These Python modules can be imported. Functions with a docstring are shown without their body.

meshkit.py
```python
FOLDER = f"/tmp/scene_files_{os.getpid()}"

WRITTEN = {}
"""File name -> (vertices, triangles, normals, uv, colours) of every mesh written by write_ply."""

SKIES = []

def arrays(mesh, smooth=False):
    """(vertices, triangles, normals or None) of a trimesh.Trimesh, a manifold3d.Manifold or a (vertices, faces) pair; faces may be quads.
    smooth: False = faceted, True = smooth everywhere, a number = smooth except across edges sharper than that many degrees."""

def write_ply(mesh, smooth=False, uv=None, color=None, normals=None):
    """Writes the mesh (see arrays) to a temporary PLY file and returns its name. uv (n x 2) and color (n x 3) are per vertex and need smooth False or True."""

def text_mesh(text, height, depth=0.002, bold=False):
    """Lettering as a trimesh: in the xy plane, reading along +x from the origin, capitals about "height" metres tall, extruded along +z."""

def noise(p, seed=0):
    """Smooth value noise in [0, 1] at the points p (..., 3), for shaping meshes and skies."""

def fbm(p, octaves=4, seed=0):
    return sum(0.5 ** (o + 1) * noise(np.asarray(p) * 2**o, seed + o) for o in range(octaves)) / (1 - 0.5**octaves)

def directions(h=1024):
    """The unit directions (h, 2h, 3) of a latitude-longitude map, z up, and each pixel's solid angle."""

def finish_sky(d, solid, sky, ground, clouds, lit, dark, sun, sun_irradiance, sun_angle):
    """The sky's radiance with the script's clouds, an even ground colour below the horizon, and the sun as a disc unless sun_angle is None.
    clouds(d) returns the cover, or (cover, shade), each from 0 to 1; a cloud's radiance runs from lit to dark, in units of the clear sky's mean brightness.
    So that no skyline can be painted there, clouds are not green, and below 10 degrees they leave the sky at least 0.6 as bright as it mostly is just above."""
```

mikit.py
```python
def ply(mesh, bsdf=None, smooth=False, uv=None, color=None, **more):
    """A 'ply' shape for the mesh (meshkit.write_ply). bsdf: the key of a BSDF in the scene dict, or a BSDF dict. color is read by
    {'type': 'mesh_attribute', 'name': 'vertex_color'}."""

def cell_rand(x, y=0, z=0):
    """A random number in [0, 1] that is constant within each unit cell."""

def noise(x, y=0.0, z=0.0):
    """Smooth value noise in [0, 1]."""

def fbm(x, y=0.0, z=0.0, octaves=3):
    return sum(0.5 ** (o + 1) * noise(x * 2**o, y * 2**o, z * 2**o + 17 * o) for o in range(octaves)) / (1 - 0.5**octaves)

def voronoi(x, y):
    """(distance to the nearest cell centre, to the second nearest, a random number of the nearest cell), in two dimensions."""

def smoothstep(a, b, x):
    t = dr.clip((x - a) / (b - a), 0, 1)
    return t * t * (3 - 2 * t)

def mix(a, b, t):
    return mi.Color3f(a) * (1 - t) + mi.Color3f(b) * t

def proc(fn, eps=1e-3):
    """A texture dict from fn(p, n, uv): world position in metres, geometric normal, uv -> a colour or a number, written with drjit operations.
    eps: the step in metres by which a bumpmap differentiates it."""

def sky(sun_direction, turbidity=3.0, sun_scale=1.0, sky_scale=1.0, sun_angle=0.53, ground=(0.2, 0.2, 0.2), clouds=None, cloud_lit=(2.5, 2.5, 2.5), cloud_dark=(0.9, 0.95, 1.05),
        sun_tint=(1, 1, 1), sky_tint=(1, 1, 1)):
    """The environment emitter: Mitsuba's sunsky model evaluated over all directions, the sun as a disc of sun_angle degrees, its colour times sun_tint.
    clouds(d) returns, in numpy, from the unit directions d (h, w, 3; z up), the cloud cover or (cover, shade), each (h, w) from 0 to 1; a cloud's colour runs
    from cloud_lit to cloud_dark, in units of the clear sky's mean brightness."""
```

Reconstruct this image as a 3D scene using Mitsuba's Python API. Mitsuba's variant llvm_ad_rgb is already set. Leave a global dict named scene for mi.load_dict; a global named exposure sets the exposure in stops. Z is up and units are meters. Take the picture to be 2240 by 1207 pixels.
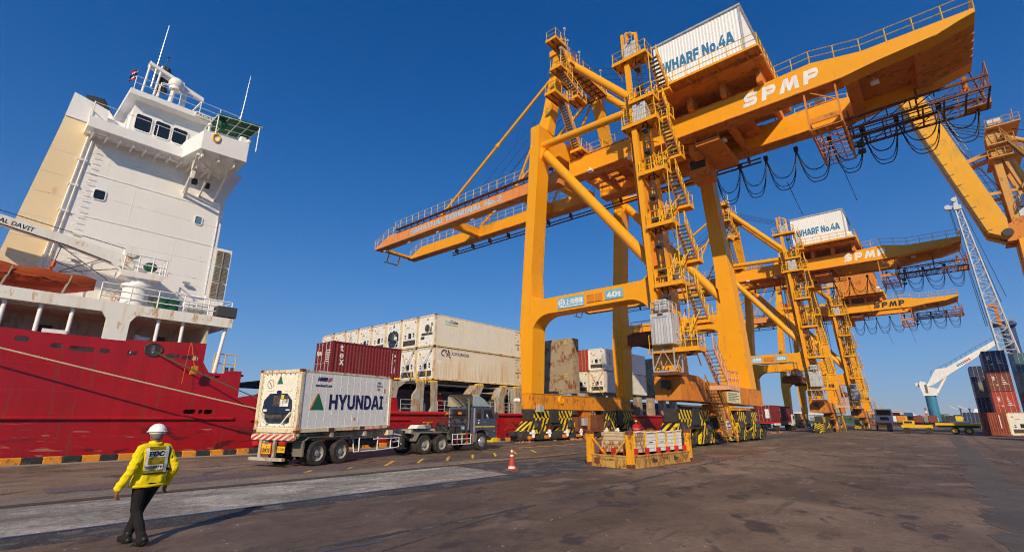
import math, random, glob
import numpy as np
import trimesh, drjit as dr, mitsuba as mi
import mikit, meshkit
from mikit import proc, noise, fbm, voronoi, cell_rand, smoothstep, mix
from shapely.geometry import Polygon
from shapely import affinity, union_all, box as sbox

T = mi.ScalarTransform4f
random.seed(7)
R = np.random.default_rng(7)

# ------------------------------------------------------------------ camera, sky, exposure
F_PX, PITCH, ROLL, YAW, CAM_H = 1054.66, 0.2833, 0.0062, 0.7174, 2.0
_f = np.array([math.cos(PITCH) * math.cos(YAW), math.cos(PITCH) * math.sin(YAW), math.sin(PITCH)])
_r = np.array([math.sin(YAW), -math.cos(YAW), 0.0])
_u = np.cross(_r, _f)
_u2 = _u * math.cos(ROLL) - _r * math.sin(ROLL)
exposure = 1.68
SUN = np.array([-0.80, -0.57, 0.535])
scene, labels = {}, {}
scene['camera'] = {'type': 'perspective', 'fov': 2 * math.degrees(math.atan(1120 / F_PX)), 'fov_axis': 'x', 'near_clip': 0.1, 'far_clip': 20000.0,
                   'to_world': T().look_at(origin=[0, 0, CAM_H], target=[float(v) for v in np.array([0, 0, CAM_H]) + _f], up=[float(v) for v in _u2])}
def _veil(d):
    el = np.degrees(np.arcsin(np.clip(d[..., 2], 0, 1)))
    return 0.80 * np.exp(-el / 9.5)
scene['sky_light'] = mikit.sky(SUN, turbidity=3.0, sun_scale=1.0, sky_scale=0.66, sky_tint=(0.0, 0.86, 1.80), sun_tint=(0.97, 1.0, 1.03), ground=(0.10, 0.085, 0.07),
                               clouds=_veil, cloud_lit=(2.1, 2.6, 3.3))

# ------------------------------------------------------------------ mesh helpers
X_, Y_, Z_ = np.eye(3)
def V(*a): return np.array(a, float)
def unit(v): v = np.asarray(v, float); return v / np.linalg.norm(v)

class MB:
    def __init__(self): self.v, self.f, self.n = [], [], 0
    def add(self, v, f):
        v = np.asarray(v, float); f = np.asarray(f, int)
        if f.shape[1] == 4: f = np.vstack([f[:, [0, 1, 2]], f[:, [0, 2, 3]]])
        self.v.append(v); self.f.append(f + self.n); self.n += len(v); return self
    def mesh(self, m): return self.add(m.vertices, m.faces)
    def box(self, x0, x1, y0, y1, z0, z1, c=0.0):
        x0, x1 = sorted((x0, x1)); y0, y1 = sorted((y0, y1)); z0, z1 = sorted((z0, z1))
        if c > 0:
            pts = []
            for sx, sy, sz in np.ndindex(2, 2, 2):
                for k in range(3):
                    d = [c, c, c]; d[k] = 0
                    pts.append(((x0 + d[0], x1 - d[0])[sx], (y0 + d[1], y1 - d[1])[sy], (z0 + d[2], z1 - d[2])[sz]))
            return self.hull(pts)
        v = [(x, y, z) for x in (x0, x1) for y in (y0, y1) for z in (z0, z1)]
        return self.add(v, [[0, 1, 3, 2], [4, 6, 7, 5], [0, 4, 5, 1], [2, 3, 7, 6], [0, 2, 6, 4], [1, 5, 7, 3]])
    def hull(self, pts):
        h = trimesh.convex.convex_hull(np.asarray(pts, float)); return self.mesh(h)
    def beam(self, p, q, w, h=None, up=(0, 0, 1)):
        """rectangular bar from p to q, w across, h along up"""
        p, q = np.asarray(p, float), np.asarray(q, float); h = w if h is None else h
        d = unit(q - p); up = np.asarray(up, float)
        if abs(d @ unit(up)) > 0.98: up = np.array([1.0, 0, 0]) if abs(d[0]) < 0.9 else np.array([0, 1.0, 0])
        a = unit(np.cross(d, up)); b = np.cross(a, d)
        v = [e + sa * a * w / 2 + sb * b * h / 2 for e in (p, q) for sa, sb in ((-1, -1), (1, -1), (1, 1), (-1, 1))]
        return self.add(v, [[0, 3, 2, 1], [4, 5, 6, 7], [0, 1, 5, 4], [1, 2, 6, 5], [2, 3, 7, 6], [3, 0, 4, 7]])
    def tube(self, p, q, r, n=6, r2=None, cap=True):
        p, q = np.asarray(p, float), np.asarray(q, float); r2 = r if r2 is None else r2
        d = unit(q - p); a = np.cross(d, (0, 0, 1) if abs(d[2]) < 0.9 else (1, 0, 0)); a = unit(a); b = np.cross(d, a)
        t = np.arange(n) * 2 * math.pi / n
        ring = np.cos(t)[:, None] * a + np.sin(t)[:, None] * b
        v = np.vstack([p + ring * r, q + ring * r2]); i = np.arange(n); j = (i + 1) % n
        f = [np.stack([i, j, j + n], 1), np.stack([i, j + n, i + n], 1)]
        if cap:
            v = np.vstack([v, p, q]); f += [np.stack([j, i, i * 0 + 2 * n], 1), np.stack([i + n, j + n, i * 0 + 2 * n + 1], 1)]
        return self.add(v, np.vstack(f))
    def path(self, pts, r, n=6, closed=False):
        pts = np.asarray(pts, float)
        t = np.gradient(pts, axis=0)
        if closed: t = np.roll(pts, -1, 0) - np.roll(pts, 1, 0)
        t /= np.linalg.norm(t, axis=1, keepdims=True) + 1e-12
        a = np.cross(t, np.where(np.abs(t[:, 2:]) < 0.95, [0, 0, 1.0], [1.0, 0, 0])); a /= np.linalg.norm(a, axis=1, keepdims=True) + 1e-12
        b = np.cross(t, a); ang = np.arange(n) * 2 * math.pi / n
        rr = np.broadcast_to(r, (len(pts),))[:, None, None]
        v = pts[:, None] + rr * (np.cos(ang)[None, :, None] * a[:, None] + np.sin(ang)[None, :, None] * b[:, None])
        m = len(pts) if closed else len(pts) - 1
        i, j = np.meshgrid(np.arange(m), np.arange(n), indexing='ij'); i2 = (i + 1) % len(pts)
        q = np.stack([i * n + j, i * n + (j + 1) % n, i2 * n + (j + 1) % n, i2 * n + j], -1).reshape(-1, 4)
        self.add(v.reshape(-1, 3), q)
        if not closed:
            for k, s in ((0, 1), (len(pts) - 1, -1)):
                o = k * n; base = v.reshape(-1, 3)[o:o + n]
                self.add(base, [[0, x + 1, x] if s > 0 else [0, x, x + 1] for x in range(1, n - 1)])
        return self
    def poly(self, pts, axis, a0, a1, holes=()):
        """2D outline extruded along an axis: 'x' -> (y,z), 'y' -> (x,z), 'z' -> (x,y)"""
        g = pts if hasattr(pts, 'geom_type') else Polygon(pts, holes)
        if g.geom_type != 'Polygon':
            for k in g.geoms: self.poly(k, axis, a0, a1)
            return self
        m = trimesh.creation.extrude_polygon(g, a1 - a0, engine='earcut'); v = np.array(m.vertices); f = np.array(m.faces)
        v[:, 2] += a0
        if axis == 'x': v = v[:, [2, 0, 1]]
        elif axis == 'y': v = v[:, [0, 2, 1]]; f = f[:, ::-1]
        return self.add(v, f)
    def lathe(self, prof, c=(0, 0, 0), axis='z', n=20):
        """profile of (radius, height) turned about an axis"""
        prof = np.asarray(prof, float); t = np.arange(n) * 2 * math.pi / n
        v = np.stack([prof[:, None, 0] * np.cos(t), prof[:, None, 0] * np.sin(t), np.broadcast_to(prof[:, 1:2], (len(prof), n))], -1).reshape(-1, 3)
        i, j = np.meshgrid(np.arange(len(prof) - 1), np.arange(n), indexing='ij')
        f = np.stack([i * n + j, i * n + (j + 1) % n, (i + 1) * n + (j + 1) % n, (i + 1) * n + j], -1).reshape(-1, 4)
        if axis == 'x': v = v[:, [2, 0, 1]]
        elif axis == 'y': v = v[:, [1, 2, 0]]
        return self.add(v + np.asarray(c, float), f)
    def ball(self, c, r, s=1, sc=(1, 1, 1)):
        m = trimesh.creation.icosphere(subdivisions=s, radius=1.0)
        return self.add(m.vertices * r * np.asarray(sc, float) + np.asarray(c, float), m.faces)
    def move(self, M=None, t=(0, 0, 0)):
        M = np.eye(3) if M is None else M
        self.v = [a @ np.asarray(M).T + np.asarray(t, float) for a in self.v]; return self
    def join(self, o):
        for a, f in zip(o.v, self._faces(o)): self.add(a, f)
        return self
    @staticmethod
    def _faces(o):
        out, k = [], 0
        for a, f in zip(o.v, o.f): out.append(f - k); k += len(a)
        return out
    def vf(self): return np.vstack(self.v), np.vstack(self.f)

def rot(ax, deg):
    c, s = math.cos(math.radians(deg)), math.sin(math.radians(deg))
    return np.array({'x': [[1, 0, 0], [0, c, -s], [0, s, c]], 'y': [[c, 0, s], [0, 1, 0], [-s, 0, c]], 'z': [[c, -s, 0], [s, c, 0], [0, 0, 1]]}[ax])

# ------------------------------------------------------------------ naming
FRAME = [None]            # (matrix, translation) put on everything built while it is set
class frame:
    def __init__(self, M=None, t=(0, 0, 0)): self.x = (np.eye(3) if M is None else M, np.asarray(t, float))
    def __enter__(self): self.old = FRAME[0]; FRAME[0] = self.x
    def __exit__(self, *a): FRAME[0] = self.old
_used = {}
def numbered(name):
    k = _used.get(name, 0); _used[name] = k + 1
    return name if k == 0 else f'{name}_{k:03d}'
def thing(name, label, cat, group=None):
    key = numbered(name); labels[key] = {'label': label, 'category': cat}
    if group: labels[key]['group'] = group
    return key
def obj(name, m, mat, parent=None, smooth=False, label=None, cat=None, group=None, kind=None, each=False):
    if parent and parent.count('__') >= 2: parent = '__'.join(parent.split('__')[:2])      # thing > part > sub-part, no deeper
    if each:
        out = None
        for a, f in zip(m.v, MB._faces(m)):
            key = obj(name, MB().add(a, f), mat, parent, smooth, label, cat, group, kind); out = out or key
        return out
    key = numbered(f'{parent}__{name}' if parent else name)
    v, f = m.vf() if isinstance(m, MB) else (np.asarray(m.vertices), np.asarray(m.faces)) if hasattr(m, 'vertices') else m
    if FRAME[0] is not None: v = v @ FRAME[0][0].T + FRAME[0][1]
    scene[key] = mikit.ply((v, f), mat, smooth=smooth)
    p = {k: x for k, x in dict(label=label, category=cat, group=group, kind=kind).items() if x}
    if p: labels[key] = p
    return key
def dup(root, t, label=None, skip=()):
    new = numbered(root.rstrip('0123456789').rstrip('_') if root[-3:].isdigit() else root)
    labels[new] = {**labels[root], **({'label': label} if label else {})}
    for k in [k for k in scene if k == root or k.startswith(root + '__')]:
        if any(s in k for s in skip): continue
        scene[new + k[len(root):]] = {**scene[k], 'to_world': T().translate([float(x) for x in t])}
        if k != root and k in labels: labels[new + k[len(root):]] = dict(labels[k])
    return new

_FONTS = {}
def glyphs(s_, font='Inter', weight=700, px=96):
    from PIL import Image, ImageDraw, ImageFont
    if font not in _FONTS: _FONTS[font] = ImageFont.truetype(glob.glob(f'/opt/blender-*/*/datafiles/fonts/{font}*.woff2')[0], px)
    ft = _FONTS[font]; bold = 0
    if 'CJK' in font: bold = 2
    elif font == 'Inter': ft.set_variation_by_axes([32, weight])
    else: ft.set_variation_by_axes([weight, 100])
    x0, y0, x1, y1 = ft.getbbox(s_, anchor='ls', stroke_width=bold)
    im = Image.new('L', (int(x1 - x0 + 12), int(y1 - y0 + 12)))
    ImageDraw.Draw(im).text((6 - x0, 6 - y0), s_, 255, ft, anchor='ls', stroke_width=bold)
    on = np.pad(np.asarray(im) > 127, ((0, 0), (1, 1))).astype(np.int8); dd = np.diff(on, axis=1)
    rows, st = np.nonzero(dd == 1); en = np.nonzero(dd == -1)[1]
    g = union_all(sbox(st, -rows - 1, en, -rows)).buffer(0.7).buffer(-0.7).simplify(0.8)
    a, b, c, d = g.bounds
    return affinity.translate(g, -a, -b), c - a, d - b
def text(s, org, right, up, height=None, width=None, depth=0.012, font='Inter', bold=3, shear=0.0, shape=None):
    """lettering standing proud of a face: origin lower left, right and up world directions, whole ink box scaled to height and width"""
    g, w, h = glyphs(s, font, min(900, 400 + 55 * bold)) if shape is None else shape
    sy = height / h; sx = sy if width is None else width / w
    g = affinity.scale(g, sx, sy, origin=(0, 0))
    if shear: g = affinity.affine_transform(g, [1, shear, 0, 1, 0, 0])
    m = MB()
    for q in getattr(g, 'geoms', [g]):
        e = trimesh.creation.extrude_polygon(q, depth, engine='earcut'); m.mesh(e)
    right, up = unit(right), unit(up); out = np.cross(right, up)
    return m.move(np.stack([right, up, out], 1), np.asarray(org, float))
def flat(pts2, org, right, up, depth=0.01):
    """polygon in a face's own coordinates, standing proud of it"""
    m = MB(); g = pts2 if hasattr(pts2, 'geom_type') else Polygon(pts2)
    m.poly(g, 'z', 0.0, depth); right, up = unit(right), unit(up)
    return m.move(np.stack([right, up, np.cross(right, up)], 1), np.asarray(org, float))

def spmp():
    from shapely.geometry import LineString
    P = union_all([sbox(0, 0.3, 1.0, 1.0), sbox(0.9, 0.65, 0.9001, 0.6501).buffer(0.35, quad_segs=6), sbox(0, 0, 0.42, 1)]).difference(sbox(0.42, 0.60, 1.0, 0.70))
    S = union_all([LineString([(1.25, 0.86), (0.33, 0.86)] + [(0.33 + 0.18 * math.cos(a), 0.68 + 0.18 * math.sin(a)) for a in np.linspace(math.pi / 2, 1.5 * math.pi, 7)] + [(0.98, 0.5)] + [(0.98 + 0.18 * math.cos(a), 0.32 + 0.18 * math.sin(a)) for a in np.linspace(math.pi / 2, -math.pi / 2, 7)] + [(0.0, 0.14)]).buffer(0.145, cap_style=2)])
    M = Polygon([(0, 0), (0.34, 1), (0.74, 1), (0.90, 0.52), (1.12, 1), (1.5, 1), (1.78, 0), (1.38, 0), (1.27, 0.55), (1.02, 0.03), (0.78, 0.03), (0.60, 0.55), (0.42, 0)])
    g = union_all([S, affinity.translate(P, 1.75, 0), affinity.translate(M, 3.35, 0), affinity.translate(P, 5.45, 0)])
    g = affinity.affine_transform(g, [1, 0.22, 0, 1, 0, 0]); a, b, c, d = g.bounds
    return affinity.translate(g, -a, -b), c - a, d - b
# ------------------------------------------------------------------ materials
def lin(*c): return [((x / 255 + 0.055) / 1.055) ** 2.4 if x > 10 else x / 255 / 12.92 for x in c]
def C(c): return mi.Color3f(*[float(x) for x in c])
def mat(name, color, rough=0.5, spec=0.4, metallic=0.0, two=True, **more):
    b = {'type': 'principled', 'base_color': color if isinstance(color, dict) else {'type': 'rgb', 'value': [float(x) for x in color]}, 'roughness': rough, 'specular': spec, 'metallic': metallic, **more}
    scene[name] = {'type': 'twosided', 'bsdf': b} if two else b
    return name
def paint(base, var=0.08, rust=0.25, rustc=(0.20, 0.065, 0.02), scale=1.0, streak=True, dirt=0.2, dirtc=(0.12, 0.10, 0.08), thr=0.62):
    """weathered paint: slow tone change, runs of rust below scratches, specks"""
    O = lambda v: dr.opaque(mi.Float, float(v))
    B, RC, DC = [[O(c) for c in q] for q in (base, rustc, dirtc)]
    var, rust, dirt, thr, zs, zs2, scale = O(var), O(rust), O(dirt), O(thr), O(0.35 if streak else 4), O(0.9 if streak else 2.2), O(scale)
    def fn(p, n, uv):
        x, y, z = p.x * scale, p.y * scale, p.z * scale
        K = lambda q: mi.Color3f(q[0], q[1], q[2])
        slow = fbm(x * 0.35, y * 0.35, z * 0.25)
        c = K(B) * (1 - var + 2 * var * slow)
        runs = fbm(x * 5, y * 5, z * zs)
        c = c * (1 - dirt * smoothstep(0.45, 0.8, runs)) + K(DC) * (dirt * smoothstep(0.45, 0.8, runs))
        spot = fbm(x * 2.2 + 31, y * 2.2, z * zs2)
        t = rust * smoothstep(thr, thr + 0.1, spot) * smoothstep(0.35, 0.6, fbm(x * 11, y * 11, z * 3 + 5))
        return c * (1 - t) + K(RC) * t
    return proc(fn)
mat('crane_yellow', paint((0.80, 0.340, 0.005), 0.04, 0.22, thr=0.72, dirt=0.03), 0.42, 0.4)
mat('crane_yellow_worn', paint((0.74, 0.28, 0.012), 0.10, 0.7, (0.25, 0.06, 0.015), scale=1.6, thr=0.55, dirt=0.3), 0.5, 0.35)
mat('crane_orange', paint((0.62, 0.21, 0.025), 0.12, 0.6, (0.22, 0.055, 0.015), thr=0.56), 0.55, 0.3)
mat('faded_orange', paint((0.74, 0.27, 0.08), 0.08, 0.35, thr=0.62), 0.6, 0.25)
mat('rail_yellow', paint((0.80, 0.46, 0.012), 0.08, 0.5, thr=0.6, scale=2), 0.45, 0.4)
mat('pink_primer', paint((0.72, 0.36, 0.22), 0.08, 0.4, thr=0.6), 0.6, 0.25)
mat('rust_steel', paint((0.17, 0.06, 0.03), 0.25, 0.6, (0.07, 0.03, 0.02), thr=0.5, streak=False), 0.8, 0.2)
mat('dark_steel', paint((0.035, 0.034, 0.036), 0.2, 0.4, (0.09, 0.04, 0.02), thr=0.6, streak=False), 0.55, 0.4)
mat('black_rubber', (0.018, 0.018, 0.02), 0.75, 0.3)
mat('tread_grey', paint((0.20, 0.19, 0.17), 0.2, 0.4, thr=0.6, streak=False), 0.7, 0.3)
mat('galvanised', paint((0.52, 0.53, 0.54), 0.12, 0.3, (0.25, 0.18, 0.12), thr=0.6), 0.4, 0.5, 0.35)
mat('silver_sheet', paint((0.60, 0.60, 0.60), 0.12, 0.55, (0.22, 0.15, 0.09), scale=1.5, thr=0.58, dirt=0.45), 0.45, 0.5, 0.25)
mat('white_paint', paint((0.76, 0.76, 0.74), 0.04, 0.35, (0.45, 0.24, 0.10), thr=0.66, dirt=0.10, dirtc=(0.5, 0.45, 0.38)), 0.4, 0.4)
mat('white_sheet', paint((0.78, 0.78, 0.78), 0.02, 0.0, dirt=0.0), 0.45, 0.35)
mat('letter_blue', (0.045, 0.19, 0.38), 0.5, 0.3)
mat('letter_pale_blue', (0.30, 0.55, 0.74), 0.55, 0.3)
mat('letter_white', paint((0.78, 0.78, 0.76), 0.04, 0.2, (0.5, 0.3, 0.15)), 0.5, 0.3)
mat('letter_black', (0.02, 0.02, 0.022), 0.5, 0.3)
mat('letter_navy', (0.010, 0.016, 0.10), 0.4, 0.4)
mat('lamp_glass', (0.75, 0.76, 0.76), 0.15, 0.6)
mat('cable_black', (0.016, 0.017, 0.022), 0.55, 0.4)
mat('rope_steel', (0.05, 0.055, 0.065), 0.5, 0.4)
def dented(name, amp, f, f2=0.0):
    """the same material over slightly buckled plate"""
    inner = scene[name]['bsdf']; O = lambda v: dr.opaque(mi.Float, float(v)); a, k = O(amp), O(f)
    fn = lambda p, n, uv: a * fbm((p.x + p.y) * k, p.z * k * 0.8, 1.5)
    scene[name] = {'type': 'twosided', 'bsdf': {'type': 'bumpmap', 'arbitrary': mikit.proc(fn, 0.02), 'scale': 1.0, 'bsdf': inner}}
def _hazard(p, n, uv):
    d = dr.select(cell_rand(dr.floor(p.x / 2.45 + 0.2), dr.floor(p.z / 0.95)) > 0.5, 1.0, -1.0)
    s = (p.x + p.y) * 0.84 + d * p.z * 0.54
    k = s / 0.46 - dr.floor(s / 0.46)
    c = mix(C((0.016, 0.016, 0.022)), C((0.74, 0.50, 0.012)), smoothstep(0.46, 0.5, k) * (1 - smoothstep(0.96, 1.0, k)))
    return mix(c, C((0.03, 0.027, 0.024)), 0.5 * smoothstep(0.60, 0.70, fbm(p.x * 3 + 4, p.y * 3, p.z * 3)))
mat('hazard_stripes', proc(_hazard), 0.5, 0.35)
# ------------------------------------------------------------------ ground, water
def _ground(p, n, uv):
    x, y = p.x, p.y
    big = fbm(x * 0.09, y * 0.13, 3.0); med = fbm(x * 0.7, y * 0.9, 1.0); fine = fbm(x * 9, y * 9, 2.0); grit = noise(x * 55, y * 55)
    c = mix(C((0.092, 0.066, 0.050)), C((0.150, 0.107, 0.080)), smoothstep(0.3, 0.7, big))
    c = c * (0.62 + 0.76 * med) * (0.78 + 0.44 * fine) * (0.86 + 0.28 * grit)
    # tyre scuffs and oil, in smears along the lane
    a = x * 0.86 + y * 0.5; b = -x * 0.5 + y * 0.86
    sc = fbm(a * 0.55 + 9, b * 1.9, 4.0)
    c = mix(c, C((0.035, 0.030, 0.032)), 0.78 * smoothstep(0.60, 0.70, sc) * smoothstep(0.36, 0.62, fbm(x * 3.1, y * 3.1, 7.0)))
    bl = fbm(x * 1.1 + 40, y * 2.0, 9.0)
    c = mix(c, C((0.045, 0.038, 0.036)), 0.55 * smoothstep(0.60, 0.68, bl) * smoothstep(0.4, 0.6, fine))
    wear = fbm(x * 0.5 + 70, y * 0.9, 2.5)
    c = mix(c, C((0.27, 0.20, 0.15)), 0.35 * smoothstep(0.60, 0.72, wear))
    # long drag marks along the lanes
    dm = fbm(x * 0.35 + 0.2 * y + 3, y * 5.5 - 0.4 * x, 6.0)
    c = mix(c, C((0.04, 0.034, 0.033)), 0.5 * smoothstep(0.66, 0.74, dm) * smoothstep(0.4, 0.6, fbm(x * 0.8, y * 0.8, 13.0)))
    # hair cracks
    f1, f2, w = voronoi(x * 0.33 + 0.35 * fbm(x * 1.3, y * 1.3), y * 0.33 + 0.35 * fbm(x * 1.3 + 9, y * 1.3))
    c = mix(c, C((0.035, 0.03, 0.028)), 0.65 * (1 - smoothstep(0.0, 0.008, f2 - f1)) * smoothstep(0.45, 0.55, fbm(x * 0.4, y * 0.4, 6.0)))
    chips = smoothstep(0.985, 0.99, cell_rand(dr.floor(x * 26), dr.floor(y * 26), 5)) * smoothstep(0.62, 0.75, fbm(x * 1.7, y * 1.7, 11.0))
    return mix(c, C((0.45, 0.42, 0.38)), 0.6 * chips)
mat('concrete_apron', proc(_ground), 0.62, 0.35)
scene['concrete_apron'] = {'type': 'twosided', 'bsdf': {'type': 'bumpmap', 'arbitrary': mikit.proc(lambda p, n, uv: 0.004 * noise(p.x * 38, p.y * 38) + 0.010 * fbm(p.x * 5, p.y * 5), 0.004), 'scale': 1.0, 'bsdf': scene['concrete_apron']['bsdf']}}
def _asph(p, n, uv):
    x, y = p.x, p.y
    c = C((0.045, 0.045, 0.049)) * (0.6 + 0.8 * fbm(x * 1.5, y * 1.5)) * (0.6 + 0.8 * noise(x * 40, y * 40))
    c = mix(c, C((0.15, 0.13, 0.12)), 0.5 * smoothstep(0.58, 0.7, fbm(x * 2 + 5, y * 3, 1.0)))
    st = smoothstep(0.95, 0.97, cell_rand(dr.floor(x * 30), dr.floor(y * 30), 3))
    return mix(c, C((0.26, 0.25, 0.24)), 0.3 * st)
mat('asphalt', proc(_asph), 0.7, 0.3)
def _pale(p, n, uv):
    x, y = p.x, p.y
    c = mix(C((0.16, 0.152, 0.142)), C((0.30, 0.288, 0.27)), smoothstep(0.25, 0.75, fbm(x * 0.6, y * 1.2)))
    c = c * (0.55 + 0.9 * fbm(x * 10, y * 10)) * (0.75 + 0.5 * noise(x * 45, y * 45))
    c = mix(c, C((0.10, 0.09, 0.09)), 0.55 * smoothstep(0.58, 0.7, fbm(x * 1.2 + 3, y * 3.2, 5.0)))
    c = mix(c, C((0.17, 0.13, 0.10)), 0.6 * smoothstep(0.55, 0.66, fbm(x * 0.25, y * 0.6, 8.0)))
    return c
mat('pale_screed', proc(_pale), 0.7, 0.3)
mat('rail_steel', paint((0.10, 0.085, 0.08), 0.25, 0.7, (0.16, 0.07, 0.035), thr=0.45, streak=False), 0.5, 0.4, 0.3)
mat('edge_steel', (0.035, 0.06, 0.125), 0.35, 0.5, 0.2)
mat('grate_plate', paint((0.105, 0.082, 0.098), 0.2, 0.3, (0.12, 0.06, 0.04), thr=0.55, streak=False), 0.55, 0.4)
mat('marking_yellow', paint((0.62, 0.36, 0.03), 0.15, 0.75, (0.10, 0.07, 0.055), thr=0.47, streak=False, scale=1.6), 0.6, 0.3)
mat('marking_white', paint((0.55, 0.54, 0.51), 0.15, 0.7, (0.12, 0.09, 0.07), thr=0.45, streak=False, scale=1.6), 0.6, 0.3)
mat('kerb_orange', paint((0.66, 0.26, 0.025), 0.15, 0.6, (0.06, 0.04, 0.03), thr=0.52, streak=False, scale=1.4), 0.6, 0.3)
mat('kerb_black', paint((0.028, 0.027, 0.03), 0.25, 0.5, (0.12, 0.09, 0.07), thr=0.55, streak=False, scale=1.4), 0.6, 0.3)
mat('quay_concrete', paint((0.24, 0.21, 0.18), 0.2, 0.4, (0.12, 0.08, 0.05), thr=0.55), 0.8, 0.2)
def sheet(name, pts, z, mt, kind='structure', parent=None):
    m = MB().poly(pts, 'z', z - 0.02, z)
    return obj(name, m, mt, parent, kind=kind if parent is None else None)
gm = MB().poly([(-150, -2600), (2600, -2600), (2600, -700), (330, 28.9), (-150, 28.9)], 'z', -0.5, 0.0)
obj('ground', gm, 'concrete_apron', kind='structure')
obj('quay_wall', MB().box(-150, 330, 28.9, 29.15, -5.0, 0.0), 'quay_concrete', kind='structure')
def _wat(p, n, uv): return 0.05 * fbm(p.x * 0.9, p.y * 1.4) + 0.02 * fbm(p.x * 4, p.y * 5)
scene['water_surface'] = {'type': 'bumpmap', 'arbitrary': mikit.proc(_wat, 0.05), 'scale': 1.0, 'bsdf': {'type': 'principled', 'base_color': {'type': 'rgb', 'value': [0.03, 0.045, 0.04]}, 'roughness': 0.12, 'specular': 0.5}}
obj('water', MB().add([(-3000, -3000, -3), (9000, -3000, -3), (9000, 9000, -3), (-3000, 9000, -3)], [[0, 1, 2, 3]]), 'water_surface', kind='structure')
# kerb of alternating blocks along the water
for i in range(190):
    x = -6.0 + i * 0.62
    obj('block', MB().box(x + 0.004, x + 0.616, 28.35, 28.75, -0.02, 0.285, c=0.025), 'kerb_orange' if i % 2 else 'kerb_black', 'kerb')
labels['kerb'] = {'kind': 'structure'}
obj('kerb_strip', MB().poly([(-60, 27.85), (200, 27.85), (200, 28.33), (-60, 28.33)], 'z', -0.02, 0.03), 'quay_concrete', kind='structure')
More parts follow.
